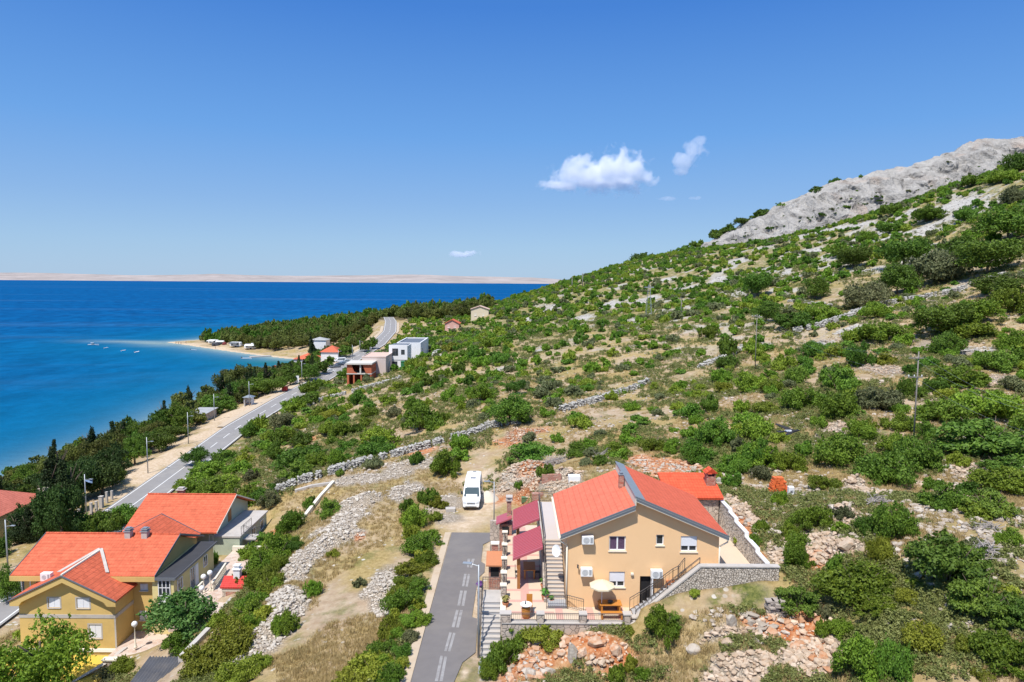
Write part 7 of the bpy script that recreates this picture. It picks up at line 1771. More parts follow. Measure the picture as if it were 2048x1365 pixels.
def plant(kind, x, y, z, w, h, label, cat, group=None, lod=None, tree=False, lift=0.0, name=None):
    """w: crown width in metres, h: total height"""
    d = math.hypot(x, y)
    if lod is None or lod > 0:
        pw = max(w, h*0.8)/d*683; lod = 0 if pw > 20 else 1 if pw > 8 else 2
    var = R.randrange(NV); rz = R.uniform(0, 6.283); r = w/2
    nm = name or ('tree' if tree else 'shrub')
    hs = {'p': 1.25, 'c': 2.75, 't': 1.35, 'n': 1.35, 'f': 1.35, 'l': 1.35, 'k': 1.35, 'y': 0.95}.get(kind, 1.1)
    if tree:
        root = thing(nm, (x, y, z), label, cat, group); root.rotation_euler = (0, 0, rz)
        tr = bpy.data.objects.new('trunk', twig_mesh(var, True)); COL.objects.link(tr); tr.parent = root; tr.scale = (min(r, h*0.45), min(r, h*0.45), h*0.72)
        cr = bpy.data.objects.new('crown', crown_mesh(kind, lod, var)); COL.objects.link(cr); cr.parent = root
        cb = h*lift; cr.location = (0, 0, cb); e = R.uniform(0.86, 1.14); cr.scale = (r*e, r/e, (h-cb)/hs); cr.rotation_euler = (R.uniform(-.09, .09), R.uniform(-.09, .09), 0)
        o = root
    elif lod <= 0 and w > 1.6:
        root = thing(nm, (x, y, z), label, cat, group); root.rotation_euler = (0, 0, rz)
        st = bpy.data.objects.new('stems', twig_mesh(var)); COL.objects.link(st); st.parent = root; st.scale = (r, r, h)
        cr = bpy.data.objects.new('foliage', crown_mesh(kind, lod, var)); COL.objects.link(cr); cr.parent = root; e = R.uniform(0.8, 1.2); cr.scale = (r*e, r/e, h/hs); cr.location = (0, 0, -0.06); cr.rotation_euler = (R.uniform(-.10, .10), R.uniform(-.10, .10), 0)
        o = root
    else:
        o = bpy.data.objects.new(nm, crown_mesh(kind, lod, var)); COL.objects.link(o); o.location = (x, y, z-0.08); o.rotation_euler = (0, 0, rz); o.scale = (r, r, h/hs); tag(o, label, cat, group)
    COUNT['tree' if tree else 'shrub'] += 1
    OCC.append((x, y, r*0.85)); return o
KN = {'d': 'dark green', 'g': 'bright green', 'y': 'yellowish green', 'p': 'dark juniper', 'o': 'greyish olive'}
def plant_px(lst, cx, cy, sc, zone, group, special={}):
    """lst: (x, base y, width, height, kind) measured in an enlarged crop with origin cx, cy and scale sc"""
    for i, (px, py, w, h, k) in enumerate(lst):
        g = ground(cx+px/sc, cy+py/sc); m_ = np.hypot(g.x, g.y)*1.02/F/sc
        tree = k in 'tnc' or k == 'f'
        W_, H_ = w*m_, h*m_*0.93
        lab = special.get(i)
        if tree:
            plant(k, g.x, g.y, g.z, W_, H_, lab or {'t': 'dark round crowned tree %s', 'n': 'olive green pine %s', 'c': 'dark pointed conifer %s', 'f': 'fig tree %s'}[k] % zone, 'tree', None if lab else {'t': 'dark round trees ', 'n': 'olive pines ', 'c': 'pointed conifers ', 'f': 'fig trees '}[k]+group,
                  tree=True, lift={'t': 0.12, 'n': 0.12, 'c': 0.04, 'f': 0.05}[k], name={'c': 'conifer', 'n': 'pine_tree'}.get(k, 'tree'))
        else:
            plant(k, g.x, g.y, g.z, W_*(0.9 if w/sc > 35 else 1.0), H_, lab or '%s shrub %s' % (KN[k], zone), 'shrub', None if lab else '%s shrubs %s' % (KN[k], group))
# measured plants -------------------------------------------------- right-hand slope
plant_px([(60,80,150,90,'g'),(170,190,120,150,'d'),(175,262,150,100,'d'),(300,392,200,130,'g'),(440,412,160,100,'g'),(590,355,150,130,'d'),(690,190,150,110,'d'),(835,392,270,160,'d'),(975,250,175,165,'d'),
 (605,512,205,160,'g'),(830,560,235,190,'g'),(1080,512,260,140,'o'),(250,530,90,100,'g'),(400,530,175,70,'y'),(50,530,120,140,'d'),(90,722,260,170,'d'),(330,682,275,140,'g'),(505,262,130,100,'g'),(240,770,95,100,'o'),
 (210,890,185,130,'g'),(375,865,190,210,'d'),(545,880,170,140,'g'),(640,800,120,110,'d'),(840,842,280,190,'d'),(970,702,185,130,'g'),(1200,632,200,110,'g'),(1370,692,135,120,'d'),(1450,585,270,150,'d'),(1560,372,310,130,'g'),
 (1430,400,120,90,'d'),(1300,300,110,70,'d'),(1290,442,135,150,'d'),(1500,182,180,130,'d'),(1640,70,300,100,'g'),(1800,275,200,130,'d'),(1930,255,130,110,'d'),(1740,560,350,170,'g'),(1770,800,430,260,'p'),(1830,905,220,120,'p'),
 (1310,865,270,190,'d'),(1120,955,350,200,'d'),(765,1000,185,100,'g'),(1180,765,200,120,'g'),(1540,670,90,100,'d'),(1560,850,110,80,'y'),(1480,1105,270,150,'d'),(1630,1045,130,100,'d'),(1870,1005,330,140,'g'),(1750,1155,300,160,'p'),
 (700,1225,200,160,'g'),(370,945,130,110,'o'),(200,990,125,110,'d'),(385,1240,85,60,'d'),(490,1100,80,90,'g'),(590,1362,190,110,'g'),(820,190,110,80,'y'),(860,1180,120,100,'o'),(1500,450,120,70,'y'),(1890,400,120,90,'o'),
 (1030,640,90,70,'y'),(720,620,100,80,'g'),(1420,1000,110,90,'g'),(140,410,110,80,'y'),(1950,660,130,110,'d'),(1700,350,90,60,'y'),(1240,830,130,90,'g'),(1120,240,110,70,'y'),(320,170,120,80,'g'),(930,100,120,90,'g'),(1250,120,110,80,'g')], 1400, 650, 3.034, 'scattered on the stony slope right of the peach house', 'on the stony right-hand slope',
 {34: 'dark green shrub at the right edge under the pale bare patch', 37: 'largest dark layered juniper on the slope near the right edge below the wires', 40: 'broad dark shrub above the left of two pink rubble heaps', 7: 'big rounded dark shrub in the middle of the right-hand slope', 53: 'small green shrub in front of the orange tile stack'})
plant_px([(360,512,215,230,'g'),(370,205,185,130,'g'),(500,185,125,170,'d'),(870,255,180,160,'d'),(1095,275,280,300,'d'),(1470,625,500,440,'p'),(800,695,480,270,'g'),(955,460,180,220,'y'),(1745,865,390,320,'p'),(1985,945,250,270,'p'),
 (950,835,300,130,'g'),(360,835,280,270,'p'),(1330,1085,320,170,'y'),(840,1310,430,320,'g'),(1090,1350,240,330,'d'),(1880,1205,380,240,'g'),(1750,135,260,120,'g'),(1950,335,170,130,'g'),(690,235,140,90,'g'),(690,1010,190,150,'g'),(1180,760,180,110,'y'),
 (560,1010,120,160,'g'),(1990,1330,160,100,'g'),(1600,1120,150,110,'y'),(1930,700,120,80,'y'),(1230,640,110,60,'y'),(560,870,150,110,'o'),(1680,360,150,80,'o'),(60,240,90,70,'d'),(650,560,140,170,'d'),(1740,1330,120,70,'y')], 1500, 1000, 3.737, 'in the scrub at the lower right', 'in the scrub at the lower right',
 {0: 'upright bright green shrub just right of the end of the cobbled wall', 4: 'tall dark green bush between two pink rubble heaps, right of the patio', 5: 'biggest juniper of the lower right slope, beside the grey dead brushwood', 6: 'wide green thicket below the rocks right of the cobbled wall', 8: 'round juniper near the right edge, lower of the big ones', 9: 'juniper cut by the right edge of the picture',
  11: 'dark juniper beside the stack of flat grey stones', 13: 'wide green thicket at the bottom edge right of the red earth', 14: 'tall dark bush at the bottom edge in the right-hand scrub', 15: 'bright light green low bush at the lower right edge', 7: 'slender yellow green bush between the rocks and the tall dark bush', 12: 'low yellowish mat of shrubs left of the bright light green bush'})
plant_px([(950,862,240,200,'t'),(640,862,185,140,'t'),(735,1092,240,150,'o'),(910,1024,200,175,'t'),(1170,940,300,190,'o'),(1470,892,300,210,'t'),(1600,690,270,190,'t'),(1630,462,150,100,'o'),(400,1052,150,150,'t'),(40,1042,160,180,'t'),
 (100,1195,150,130,'t'),(430,1185,220,120,'g'),(280,1225,260,100,'d'),(1300,830,240,150,'t'),(1100,565,200,90,'g'),(880,525,120,80,'d'),(490,565,100,70,'d'),(1270,322,110,70,'d'),(1400,340,130,70,'g'),(1510,265,140,90,'o'),(1660,255,140,110,'d'),
 (1200,1272,290,200,'t'),(1400,1195,260,130,'g'),(800,1305,240,130,'g'),(1540,1035,210,120,'t'),(1650,1130,200,150,'g'),(780,1165,170,100,'g'),(1650,1360,150,110,'g'),(560,790,120,90,'g'),(730,690,140,70,'g'),(880,640,130,80,'d'),(1340,560,140,90,'d'),
 (1560,330,170,80,'g'),(1180,260,50,36,'d'),(570,420,40,36,'d'),(1510,150,60,40,'d'),(640,385,24,22,'d'),(1110,240,24,16,'d'),(1140,345,50,26,'d')], 1500, 260, 3.102, 'on the upper slope below the bare rock', 'on the upper slope',
 {0: 'biggest dark spreading tree in the middle of the upper slope', 3: 'small tree with a visible reddish trunk just above the long stone wall', 7: 'pale olive bush beside the grey scree at the right edge', 4: 'pale greyish olive tree above the upper end of the long stone wall'})
# ---- behind the peach house and mid slope
plant_px([(1880,1015,330,260,'t'),(1660,825,265,165,'g'),(1390,825,135,140,'g'),(1545,722,115,130,'t'),(1935,772,180,140,'t'),(1150,1065,370,250,'g'),(880,865,150,120,'g'),(1010,740,130,90,'g'),(1140,775,110,120,'d'),(735,965,150,130,'g'),
 (640,855,130,130,'d'),(830,1205,340,210,'g'),(500,1115,200,140,'g'),(625,1090,120,100,'d'),(240,870,130,140,'t'),(130,915,170,120,'g'),(450,965,220,90,'y'),(170,1180,190,120,'d'),(55,1145,120,120,'g'),(960,745,120,80,'y'),(1310,1000,150,110,'g'),(1230,700,130,110,'d'),
 (1480,600,150,110,'d'),(1350,640,170,100,'g'),(1150,640,170,120,'g'),(1080,560,190,110,'g'),(1650,540,170,100,'g'),(1820,520,190,110,'d'),(1960,560,120,90,'d'),(1560,470,160,90,'g'),(1400,420,150,90,'y'),(1700,380,170,90,'g'),(1900,330,150,80,'d'),
 (1250,380,120,80,'d'),(1100,900,200,130,'g'),(330,740,130,110,'d'),(230,760,140,110,'g'),(320,960,170,110,'g'),(420,1190,150,90,'d'),(700,1040,120,90,'y'),(60,1010,110,90,'d'),(930,960,120,100,'o'),(1720,920,130,80,'y'),(1500,900,120,100,'g'),(2000,1010,120,90,'d'),(1780,640,140,90,'g'),(1620,660,110,80,'y')], 560, 600, 4.096, 'on the dry slope between the coast road and the stone wall', 'on the dry middle slope',
 {0: 'largest dark tree above the upper end of the long grey stone wall', 11: 'large bright green bush just above the long grey stone wall', 5: 'broad green bush in the middle of the dry slope'})
plant_px([(690,1200,150,150,'t'),(890,1180,190,120,'d'),(780,1300,300,150,'g'),(870,1365,330,110,'g'),(1290,1035,140,130,'d'),(1265,1140,120,100,'d'),(1450,1045,150,90,'d'),(1400,1290,260,160,'d'),(1560,1200,200,130,'g'),(1700,1180,170,120,'g'),(1080,980,160,110,'d'),(1160,960,150,160,'g'),
 (1390,800,180,120,'g'),(1480,760,140,100,'d'),(1650,960,190,110,'g'),(1590,640,120,90,'g'),(1090,1300,130,100,'o'),(1330,910,220,110,'o'),(1560,890,110,80,'g'),(1720,840,130,100,'g'),(1040,1180,130,90,'y')], 200, 600, 3.592, 'between the coast road and the dry stone wall', 'beside the coast road',
 {0: 'lone round dark tree standing over the right lane of the coast road', 7: 'wide dark bush just above the lower end of the dry stone wall', 3: 'bright green bush behind the roof of the grey green house'})
plant_px([(300,150,330,130,'d'),(150,90,100,90,'d'),(110,340,180,110,'d'),(720,80,230,120,'d'),(560,40,120,60,'d'),(930,130,90,90,'d'),(1100,195,200,170,'g'),(1010,360,120,130,'d'),(930,500,160,160,'g'),(910,560,110,110,'y'),(980,620,240,130,'g'),(920,760,190,100,'y'),(950,850,170,80,'g'),(860,960,240,150,'g'),(830,900,150,110,'y'),(960,1030,140,90,'g'),
 (900,470,110,100,'y'),(1000,700,150,90,'g'),(960,690,120,80,'y'),(1010,560,110,80,'g'),(880,830,140,90,'g'),(900,1040,140,90,'g'),(820,1030,120,90,'y'),(830,1120,130,80,'g'),(760,1290,150,110,'g'),(900,1130,110,80,'o'),(850,1290,110,80,'y'),(940,940,110,70,'y'),(790,1115,160,150,'y'),(730,1230,200,120,'g'),(850,1220,130,100,'d'),(690,1330,300,150,'y'),(800,1350,190,130,'g'),(560,1400,230,130,'y'),(240,520,150,140,'g'),(260,620,130,90,'d'),(140,700,230,190,'g'),(60,830,180,140,'y'),(120,860,170,100,'g'),(20,960,170,130,'g'),(10,1070,140,120,'g'),(200,1085,160,150,'g'),(355,880,90,120,'g'),
 (440,430,150,120,'d'),(330,400,60,90,'d'),(350,345,40,50,'d'),(470,660,70,50,'y'),(610,820,80,60,'o'),(1060,380,110,70,'y'),(1040,450,80,70,'y'),(500,200,60,50,'d'),(890,420,100,110,'d'),(80,1000,120,80,'y'),(60,1290,130,90,'y')], 500, 880, 2.815, 'along the rubble lot left of the village road', 'round the rubble lot',
 {0: 'large dark thicket just above the dry stone wall, left part', 6: 'feathery light green bush behind the stones left of the white van', 10: 'big green bush beside the far end of the village road', 41: 'single green bush growing on the long rubble strip', 31: 'yellow green bush at the bottom edge left of the village road'})
plant_px([(230,1170,190,180,'d'),(160,1280,230,200,'g'),(390,1120,260,110,'y'),(70,1330,170,110,'g'),(1050,1110,220,220,'g'),(1110,1040,170,80,'d'),(860,1085,80,50,'y'),(800,1360,120,140,'g'),(940,1350,90,110,'g'),(880,1300,100,110,'y'),(400,210,110,110,'d'),(245,280,50,60,'d'),(300,110,300,110,'d'),(700,140,110,70,'d'),(790,90,180,90,'g'),(560,90,200,90,'g'),
 (1000,60,150,90,'g'),(1110,70,130,90,'g'),(1240,130,180,150,'d'),(1450,190,170,130,'d'),(1600,150,260,170,'g'),(1450,270,100,80,'d'),(1720,370,80,110,'g'),(1620,520,70,90,'g'),(1780,560,100,110,'g'),(1490,610,70,50,'y'),(1580,590,60,90,'d'),(1400,790,90,60,'y'),(1230,870,70,50,'y')], 950, 880, 2.814, 'round the peach house', 'round the peach house',
 {0: 'dark bush at the foot of the garden wall beside the entrance steps', 2: 'low bright yellow green bush under the garden wall', 4: 'green bush in front of the cobbled wall at the foot of the stone stairs', 1: 'wide green bush between the garden wall and the lower street lamp', 10: 'lone dark bush on the rubble heap behind the wine red canopies', 18: 'round dark bush above the red bank behind the peach house', 20: 'broad green bush right behind the brick chimney outbuilding', 7: 'small green bush at the bottom edge below the red rocks'})
# ---- around the ochre villa
plant_px([(1090,1085,370,260,'f'),(1050,1190,220,130,'g'),(1290,1030,120,90,'y'),(1460,1000,250,130,'g'),(1400,1100,200,120,'y'),(1350,1190,350,160,'y'),(1200,1290,300,150,'y'),(1420,1350,260,140,'y'),(1660,1080,140,150,'g'),(1560,720,200,150,'g'),(1640,620,230,140,'g'),(1470,640,130,110,'g'),
 (1600,830,190,120,'y'),(1430,800,160,110,'y'),(1650,700,130,110,'g'),(45,900,110,190,'t'),(640,1345,150,80,'o'),(720,1300,140,90,'y'),(250,1330,130,100,'g'),(1250,680,60,90,'d'),(1390,600,110,60,'o'),(1590,330,140,110,'o'),(1280,260,240,120,'g'),(1420,330,220,150,'g'),(1150,260,200,110,'g'),(1080,230,100,60,'y'),(1660,230,110,80,'o'),(1540,560,130,90,'d')], 0, 900, 2.935, 'on the slope right of the ochre villa', 'beside the ochre villa',
 {0: 'large dark fig tree in front of the paved yard of the ochre villa', 1: 'bright green bush below the fig tree', 15: 'dark tree at the left edge beside the ochre villa', 8: 'single green bush on the rubble strip right of the villa'})
# hedge between the ochre villa and the road, dark belt on the left
plant_px([(330,480,180,100,'d'),(420,490,220,110,'d'),(520,490,200,120,'d'),(620,480,200,130,'d'),(700,450,190,120,'d'),(760,420,150,90,'g')], 0, 900, 2.935, 'in the wide dark hedge behind the ochre villa', 'in the hedge behind the ochre villa')
def tree_at(px, py, wpx, top, k, label, group=None, lift=None):
    g = ground(px, py); m_ = g.y*1.03/F
    plant(k, g.x, g.y, g.z, wpx*m_, (py-top)*m_*0.97, label, 'tree', group, tree=True, lift=lift if lift is not None else {'t': 0.12, 'k': 0.08, 'n': 0.12, 'c': 0.03, 'f': 0.05}[k], name={'c': 'conifer', 'n': 'pine_tree'}.get(k, 'tree'))
g = at_y(80, 1345, 52.5); plant('l', g.x, 52.5, hz(g.x, 52.5), 7.2, 6.9, 'leafy light green tree in front of the ochre villa at the lower left', 'tree', tree=True, lift=0.10, lod=-1)
g = at_y(20, 1345, 51.5); plant('l', g.x, 51.0, hz(g.x, 51.0), 5.4, 5.4, 'lower light green tree cut by the left edge and bottom of the picture', 'tree', tree=True, lift=0.10, lod=-1)
for q in [(118,990,56,876,'c','tall dark conifer spire standing against the sea at the far left'),(178,935,46,846,'c','dark conifer against the sea above the olive trees at the left'),(100,1030,80,905,'c','broad black green conifer over the red roof at the left edge'),(140,1030,70,905,'c','black green conifer left of the flagged street lamp'),
          (60,1085,44,1000,'c','dark conifer in front of the left street lamp'),(35,1090,50,1015,'c','small double tipped conifer in front of the red roof'),(92,1075,74,970,'k','dark tree right of the small double tipped conifer'),(125,1080,80,962,'k','dark round tree over the short fence post'),
          (58,985,50,925,'t','round green tree at the water beside the red roof'),(205,990,76,912,'k','dark tree overhanging the fence posts'),(160,1005,76,912,'k','dark tree left of the flagged lamp'),(230,955,60,890,'k','dark tree above the thin fence posts'),(190,950,60,875,'n','olive pine right of the tall conifer spires'),
          (215,930,60,865,'n','olive pine behind the dark tree above the fence posts'),(240,915,50,855,'n','olive green pine near the shore left of the low grey roof'),(150,955,50,885,'n','olive pine between the conifer spires'),(270,930,50,870,'t','green tree left of the street lamp on the dry verge'),(330,870,60,812,'t','large round tree above the low grey roof by the shore'),(318,905,60,860,'t','green tree right of the street lamp on the dry verge'),
          (358,865,56,805,'t','round green tree left of the broad pale grey flat roof'),(345,882,56,845,'t','low green tree below the round tree near the flat roof'),(382,826,28,766,'c','dark conifer left of the broad pale grey flat roof'),(440,800,32,745,'c','dark conifer behind the tree with the bare trunk'),(365,828,40,783,'n','olive pine left of the dark conifer by the flat roof'),
          (413,812,40,770,'n','olive tree between the two dark conifers'),(436,828,62,783,'t','bright round tree with a bare trunk on the gravel verge'),(475,806,50,766,'t','round tree left of the bus shelter'),(515,792,56,752,'t','large round tree right of the bus shelter'),(545,786,50,748,'t','round tree by the red kiosk'),(480,775,60,730,'n','olive pine above the round trees near the cove'),
          (505,768,60,726,'n','tallest olive pine at the cove'),(455,775,44,738,'n','olive pine at the left end of the cove trees'),(530,760,20,722,'c','small conifer standing against the cove'),(560,755,20,718,'c','slim conifer beside the low orange red roof'),(580,770,40,735,'t','dark tree behind the white signboard'),(612,762,44,724,'t','dark tree in front of the low orange red roof'),(634,752,40,716,'t','dark tree beside the white parked car'),
          (690,716,30,690,'t','bright green tree right of the red tent roofed house'),(625,716,24,668,'c','dark cypress in front of the tall white villa'),(690,764,30,735,'t','dark bush tree beside the unfinished brick house'),(570,764,40,730,'t','dark tree left of the low orange red roof'),(660,735,26,712,'t','dark tree behind the parked cars'),(755,628,6,620,'c','slim twin cypress at the head of the far road'),(759,629,6,619,'c','slim cypress right beside the twin at the head of the far road'),
          (730,705,24,680,'t','dark tree at the roadside beyond the bare verge'),(745,700,22,672,'t','dark round tree left of the far straight road'),(745,722,30,703,'g' if False else 't','green tree beside the pale car on the road')]:
    tree_at(*q)
# skyline trees along the crest
for px, py, w, h in [(1205,556,30,16),(1240,545,34,18),(1262,532,30,20),(1290,526,46,22),(1320,521,24,14),(1345,510,30,14),(1370,498,30,12),(1395,488,26,10),(1430,472,30,14),(1455,462,34,14),(1490,446,40,14),(1520,432,36,14),(1560,418,34,12),(1600,402,24,10),(1640,384,34,16),(1670,370,34,14),(1190,566,20,10),(1165,572,16,8),(1120,583,20,8),(1090,592,24,10),(1720,356,16,8)]:
    d = 500 if px < 1400 else 520+(px-1400)*0.1
    b_ = at_y(px, py+4, d); k = R.choice('dt')
    plant(k, b_.x, b_.y, b_.z-1.2, w*d/F*1.1, h*d/F*1.3+1, 'dark bush on the skyline crest left of and above the bare rock', 'shrub', 'bushes along the skyline', lod=1)

# ------------------------------------------------------------------ the rest of the shrubs on the slope
def fill():
    N = 9000
    y = 62*(520/62)**rng.random(N*3)**0.62; x = -64+rng.random(N*3)*(y*0.86+70)
    # even density over the land
    keep = rng.random(len(x)) < np.clip((y*0.86+70)*y/ (520*0.86+70)/520, 0.02, 1)*1.0
    x, y = x[keep], y[keep]
    px = 1024+x/y*F; vis = (px > -60) & (px < 2140); x, y = x[vis], y[vis]
    dens = fbm(x/30, y/30, 71, 4)*0.6+fbm(x/9, y/9, 75, 3)*0.4
    dens = dens+0.10*sstep(150, 320, y)+0.05*mask('green', x, y)
    k = (dens > 0.44) & ~blocked(x, y, 6.0, 1.5) & (shore_dist(x, y) > 25)
    cz, _ = poly_near(x, y, COAST); side = x > np.interp(y, COAST[:, 1], COAST[:, 0])+6
    k &= side & (mask('rub', x, y) < 0.35) & (mask('sand', x, y) < 0.3) & (mask('red', x, y) < 0.3) & (mask('karst', x, y) < 0.5)
    k &= ~((x > -32) & (x < 4) & (y < 96)) & ~((x > -30) & (x < 20) & (y < 64))
    x, y = x[k], y[k]; out = []
    occ = list(OCC); cell = {}
    def put(a, b, r): cell.setdefault((int(a//8), int(b//8)), []).append((a, b, r))
    for a, b, r in occ: put(a, b, r)
    for a, b in zip(x, y):
        r = R.uniform(0.65, 1.15)+0.9*R.random()**2.2+0.4*(b > 200); ok = True
        for i in (-1, 0, 1):
            for j in (-1, 0, 1):
                for c, d, q in cell.get((int(a//8)+i, int(b//8)+j), ()):
                    if (a-c)**2+(b-d)**2 < ((r+q)*0.72)**2: ok = False; break
                if not ok: break
            if not ok: break
        if ok: put(a, b, r); out.append((a, b, r))
    return out
FILL = fill()
FILL.sort(key=lambda t: -t[2]/math.hypot(t[0], t[1]))
room = max(0, 298-COUNT['shrub'])
zz = height(np.array([f[0] for f in FILL]), np.array([f[1] for f in FILL]))
wk = 'dggoygpoygdgyo'
for (a, b, r), z in list(zip(FILL, zz))[:room]:
    k = R.choice(wk); plant(k, a, b, z, 2*r, r*R.uniform(1.1, 1.6), '%s shrub among the many others on the open slope' % KN[k], 'shrub', '%s shrubs on the open slope' % KN[k], lod=1)
rest = list(zip(FILL, zz))[room:]
def merged_plants(name, items, label, cat, lods):
    """the remaining plants of a kind, too many to tell apart, as one mass per leaf colour joined into one object"""
    Vs = []; Fs = []; Mi = []; base = 0; mats = []
    for ki, k in enumerate(sorted({i[4] for i in items})):
        sel = [i for i in items if i[4] == k]; mats.append(M['leaf_'+k])
        pr = []
        for lod in lods: pr += [crown_data(k, lod, v) for v in range(NV)]
        hs = {'p': 1.25, 'c': 2.75, 't': 1.35, 'n': 1.35, 'y': 0.95}.get(k, 1.1)
        wh = np.array([(lods.index(i[5]))*NV+R.randrange(NV) for i in sel]); pos = np.array([i[:3] for i in sel]); rot = rng.random(len(sel))*6.283
        sc = np.array([(i[3][0], i[3][0], i[3][1]/hs) for i in sel]); V, Fq = merge(pr, wh, pos, rot, sc)
        Vs.append(V); Fs.append(Fq+base); Mi.append(np.full(len(Fq), ki)); base += len(V)
    o = make_merged(name, np.concatenate(Vs), np.concatenate(Fs), mats, mi=np.concatenate(Mi)); tag(o, label, cat, kind='stuff'); return o
merged_plants('distant_shrubs', [(a, b, z-0.1, (r, r*R.uniform(1.1, 1.7)), R.choice(wk+'tt' if b > 200 else wk), 2 if b > 150 else 1) for (a, b, r), z in rest], 'mass of small green shrubs covering the far slope', 'shrubs', [1, 2])

# ---- scrub creeping up the foot of the bare rock
def ridge_scrub():
    V = RIDGE.reshape(-1, 3); Q = (V-np.array([0, 0, CAM_H]))@CAM3; px = 1024+Q[:, 0]/-Q[:, 2]*F; py = 682.5-Q[:, 1]/-Q[:, 2]*F
    lowx = [1400, 1532, 1645, 1726, 1822, 1929, 2032, 2150]; lowy = [500, 463, 434, 411, 386, 360, 321, 290]
    dy = np.interp(px, lowx, lowy)-py; pr = np.where(dy < 0, 0, np.exp(-dy/6.0)); pr[(dy < -3) | (px < 1420) | (px > 2120)] = 0; pr = pr+0.004*((dy > 0) & (dy < 50) & (px > 1450) & (px < 2100))
    i = rng.choice(len(V), 340, p=pr/pr.sum(), replace=False)
    return [(*V[j]-np.array([0, 0, 0.5]), (r_, r_*R.uniform(0.8, 1.2)), R.choice('ddgoot'), 2) for j in i for r_ in [R.uniform(0.7, 1.3)+1.4*R.random()**3]]
merged_plants('ridge_scrub', ridge_scrub(), 'small dark scrub creeping up the foot of the bare rock ridge', 'scrub', [2])
# ------------------------------------------------------------------ the pine wood on the headland and the coastal trees behind
def wood():
    N = 6000; y = 425+rng.random(N)*430; x = -240+rng.random(N)*330
    s = shore_dist(x, y); spit = (y < 520) & (x < -95)
    lim = np.where(spit, np.where(x > -152, 7, 17), 9)
    far_road = np.abs(x-np.interp(y, [373, 425, 520], [-67, -75.6, -95])) < 7
    hill = np.minimum(np.interp(y, [380, 480, 600, 900], [-32, 2, 50, 130]), -0.034*y)
    k = (s > lim) & (x < hill) & ~blocked(x, y, 6, 2)
    x, y = x[k], y[k]; out = []; cell = {}
    for a, b in zip(x, y):
        r = R.uniform(2.6, 4.0); ok = True
        for i in (-1, 0, 1):
            for j in (-1, 0, 1):
                for c, d, q in cell.get((int(a//9)+i, int(b//9)+j), ()):
                    if (a-c)**2+(b-d)**2 < ((r+q)*0.66)**2: ok = False
        if ok: cell.setdefault((int(a//9), int(b//9)), []).append((a, b, r)); out.append((a, b, r))
    return out
WOOD = wood(); WOOD.sort(key=lambda t: t[1])
zw = height(np.array([f[0] for f in WOOD]), np.array([f[1] for f in WOOD]))
for i, ((a, b, r), z) in enumerate(zip(WOOD, zw)):
    if i >= 100: break
    plant('n', a, b, z, 2*r*1.1, R.uniform(6.5, 10.5), 'olive green pine in the wood on the headland', 'tree', 'pines of the headland wood', lod=2, name='pine_tree', tree=(i < 60), lift=0.15 if i < 60 else 0)
merged_plants('pine_wood', [(a, b, z, (r*1.1, R.uniform(7, 11)), R.choice('nnnt'), 2) for (a, b, r), z in list(zip(WOOD, zw))[100:]], 'far part of the pine wood on the headland, one dark mass', 'wood', [2])
# scrub and trees lining the shore strip between road and sea, and left of the far road
def belt():
    N = 2600; y = 88+rng.random(N)*320; x = -118+rng.random(N)*48
    s = shore_dist(x, y); cz, _ = poly_near(x, y, COAST); road = np.interp(y, COAST[:, 1], COAST[:, 0])
    gap = np.where((y > 125) & (y < 172), 17, np.where(y < 125, 8.5, 13))
    k = (s > 2.5) & (x < road-gap) & ~blocked(x, y, 8, 1.0) & ~((y > 280) & (y < 330) & (x > -84)) & ~((y > 345) & (y < 372) & (s < 8))
    x, y = x[k], y[k]; out = []; cell = {}
    for a, b, r in OCC: cell.setdefault((int(a//9), int(b//9)), []).append((a, b, r))
    for a, b in zip(x, y):
        r = R.uniform(1.7, 3.0); ok = True
        for i in (-1, 0, 1):
            for j in (-1, 0, 1):
                for c, d, q in cell.get((int(a//9)+i, int(b//9)+j), ()):
                    if (a-c)**2+(b-d)**2 < ((r+q)*0.68)**2: ok = False
        if ok: cell.setdefault((int(a//9), int(b//9)), []).append((a, b, r)); out.append((a, b, r))
    return out
for a, b, r in belt():
    z = hz(a, b); k = R.choice('kkktnc' if b < 135 else 'tttnnnc' if b < 300 else 'ttnn')
    h = R.uniform(1.5, 2.3)*r if k != 'c' else R.uniform(2.4, 3.2)*r
    plant(k, a, b, z, 2*r*(0.75 if k == 'c' else 1), h, {'k': 'black green evergreen tree in the belt between coast road and sea', 't': 'dark leafy tree in the belt between coast road and sea', 'n': 'olive pine in the belt between coast road and sea', 'c': 'dark conifer in the belt between coast road and sea'}[k], 'tree',
          {'k': 'evergreens of the shore belt', 't': 'leafy trees of the shore belt', 'n': 'pines of the shore belt', 'c': 'conifers of the shore belt'}[k], tree=True, lift=0.08, name={'c': 'conifer', 'n': 'pine_tree'}.get(k, 'tree'))

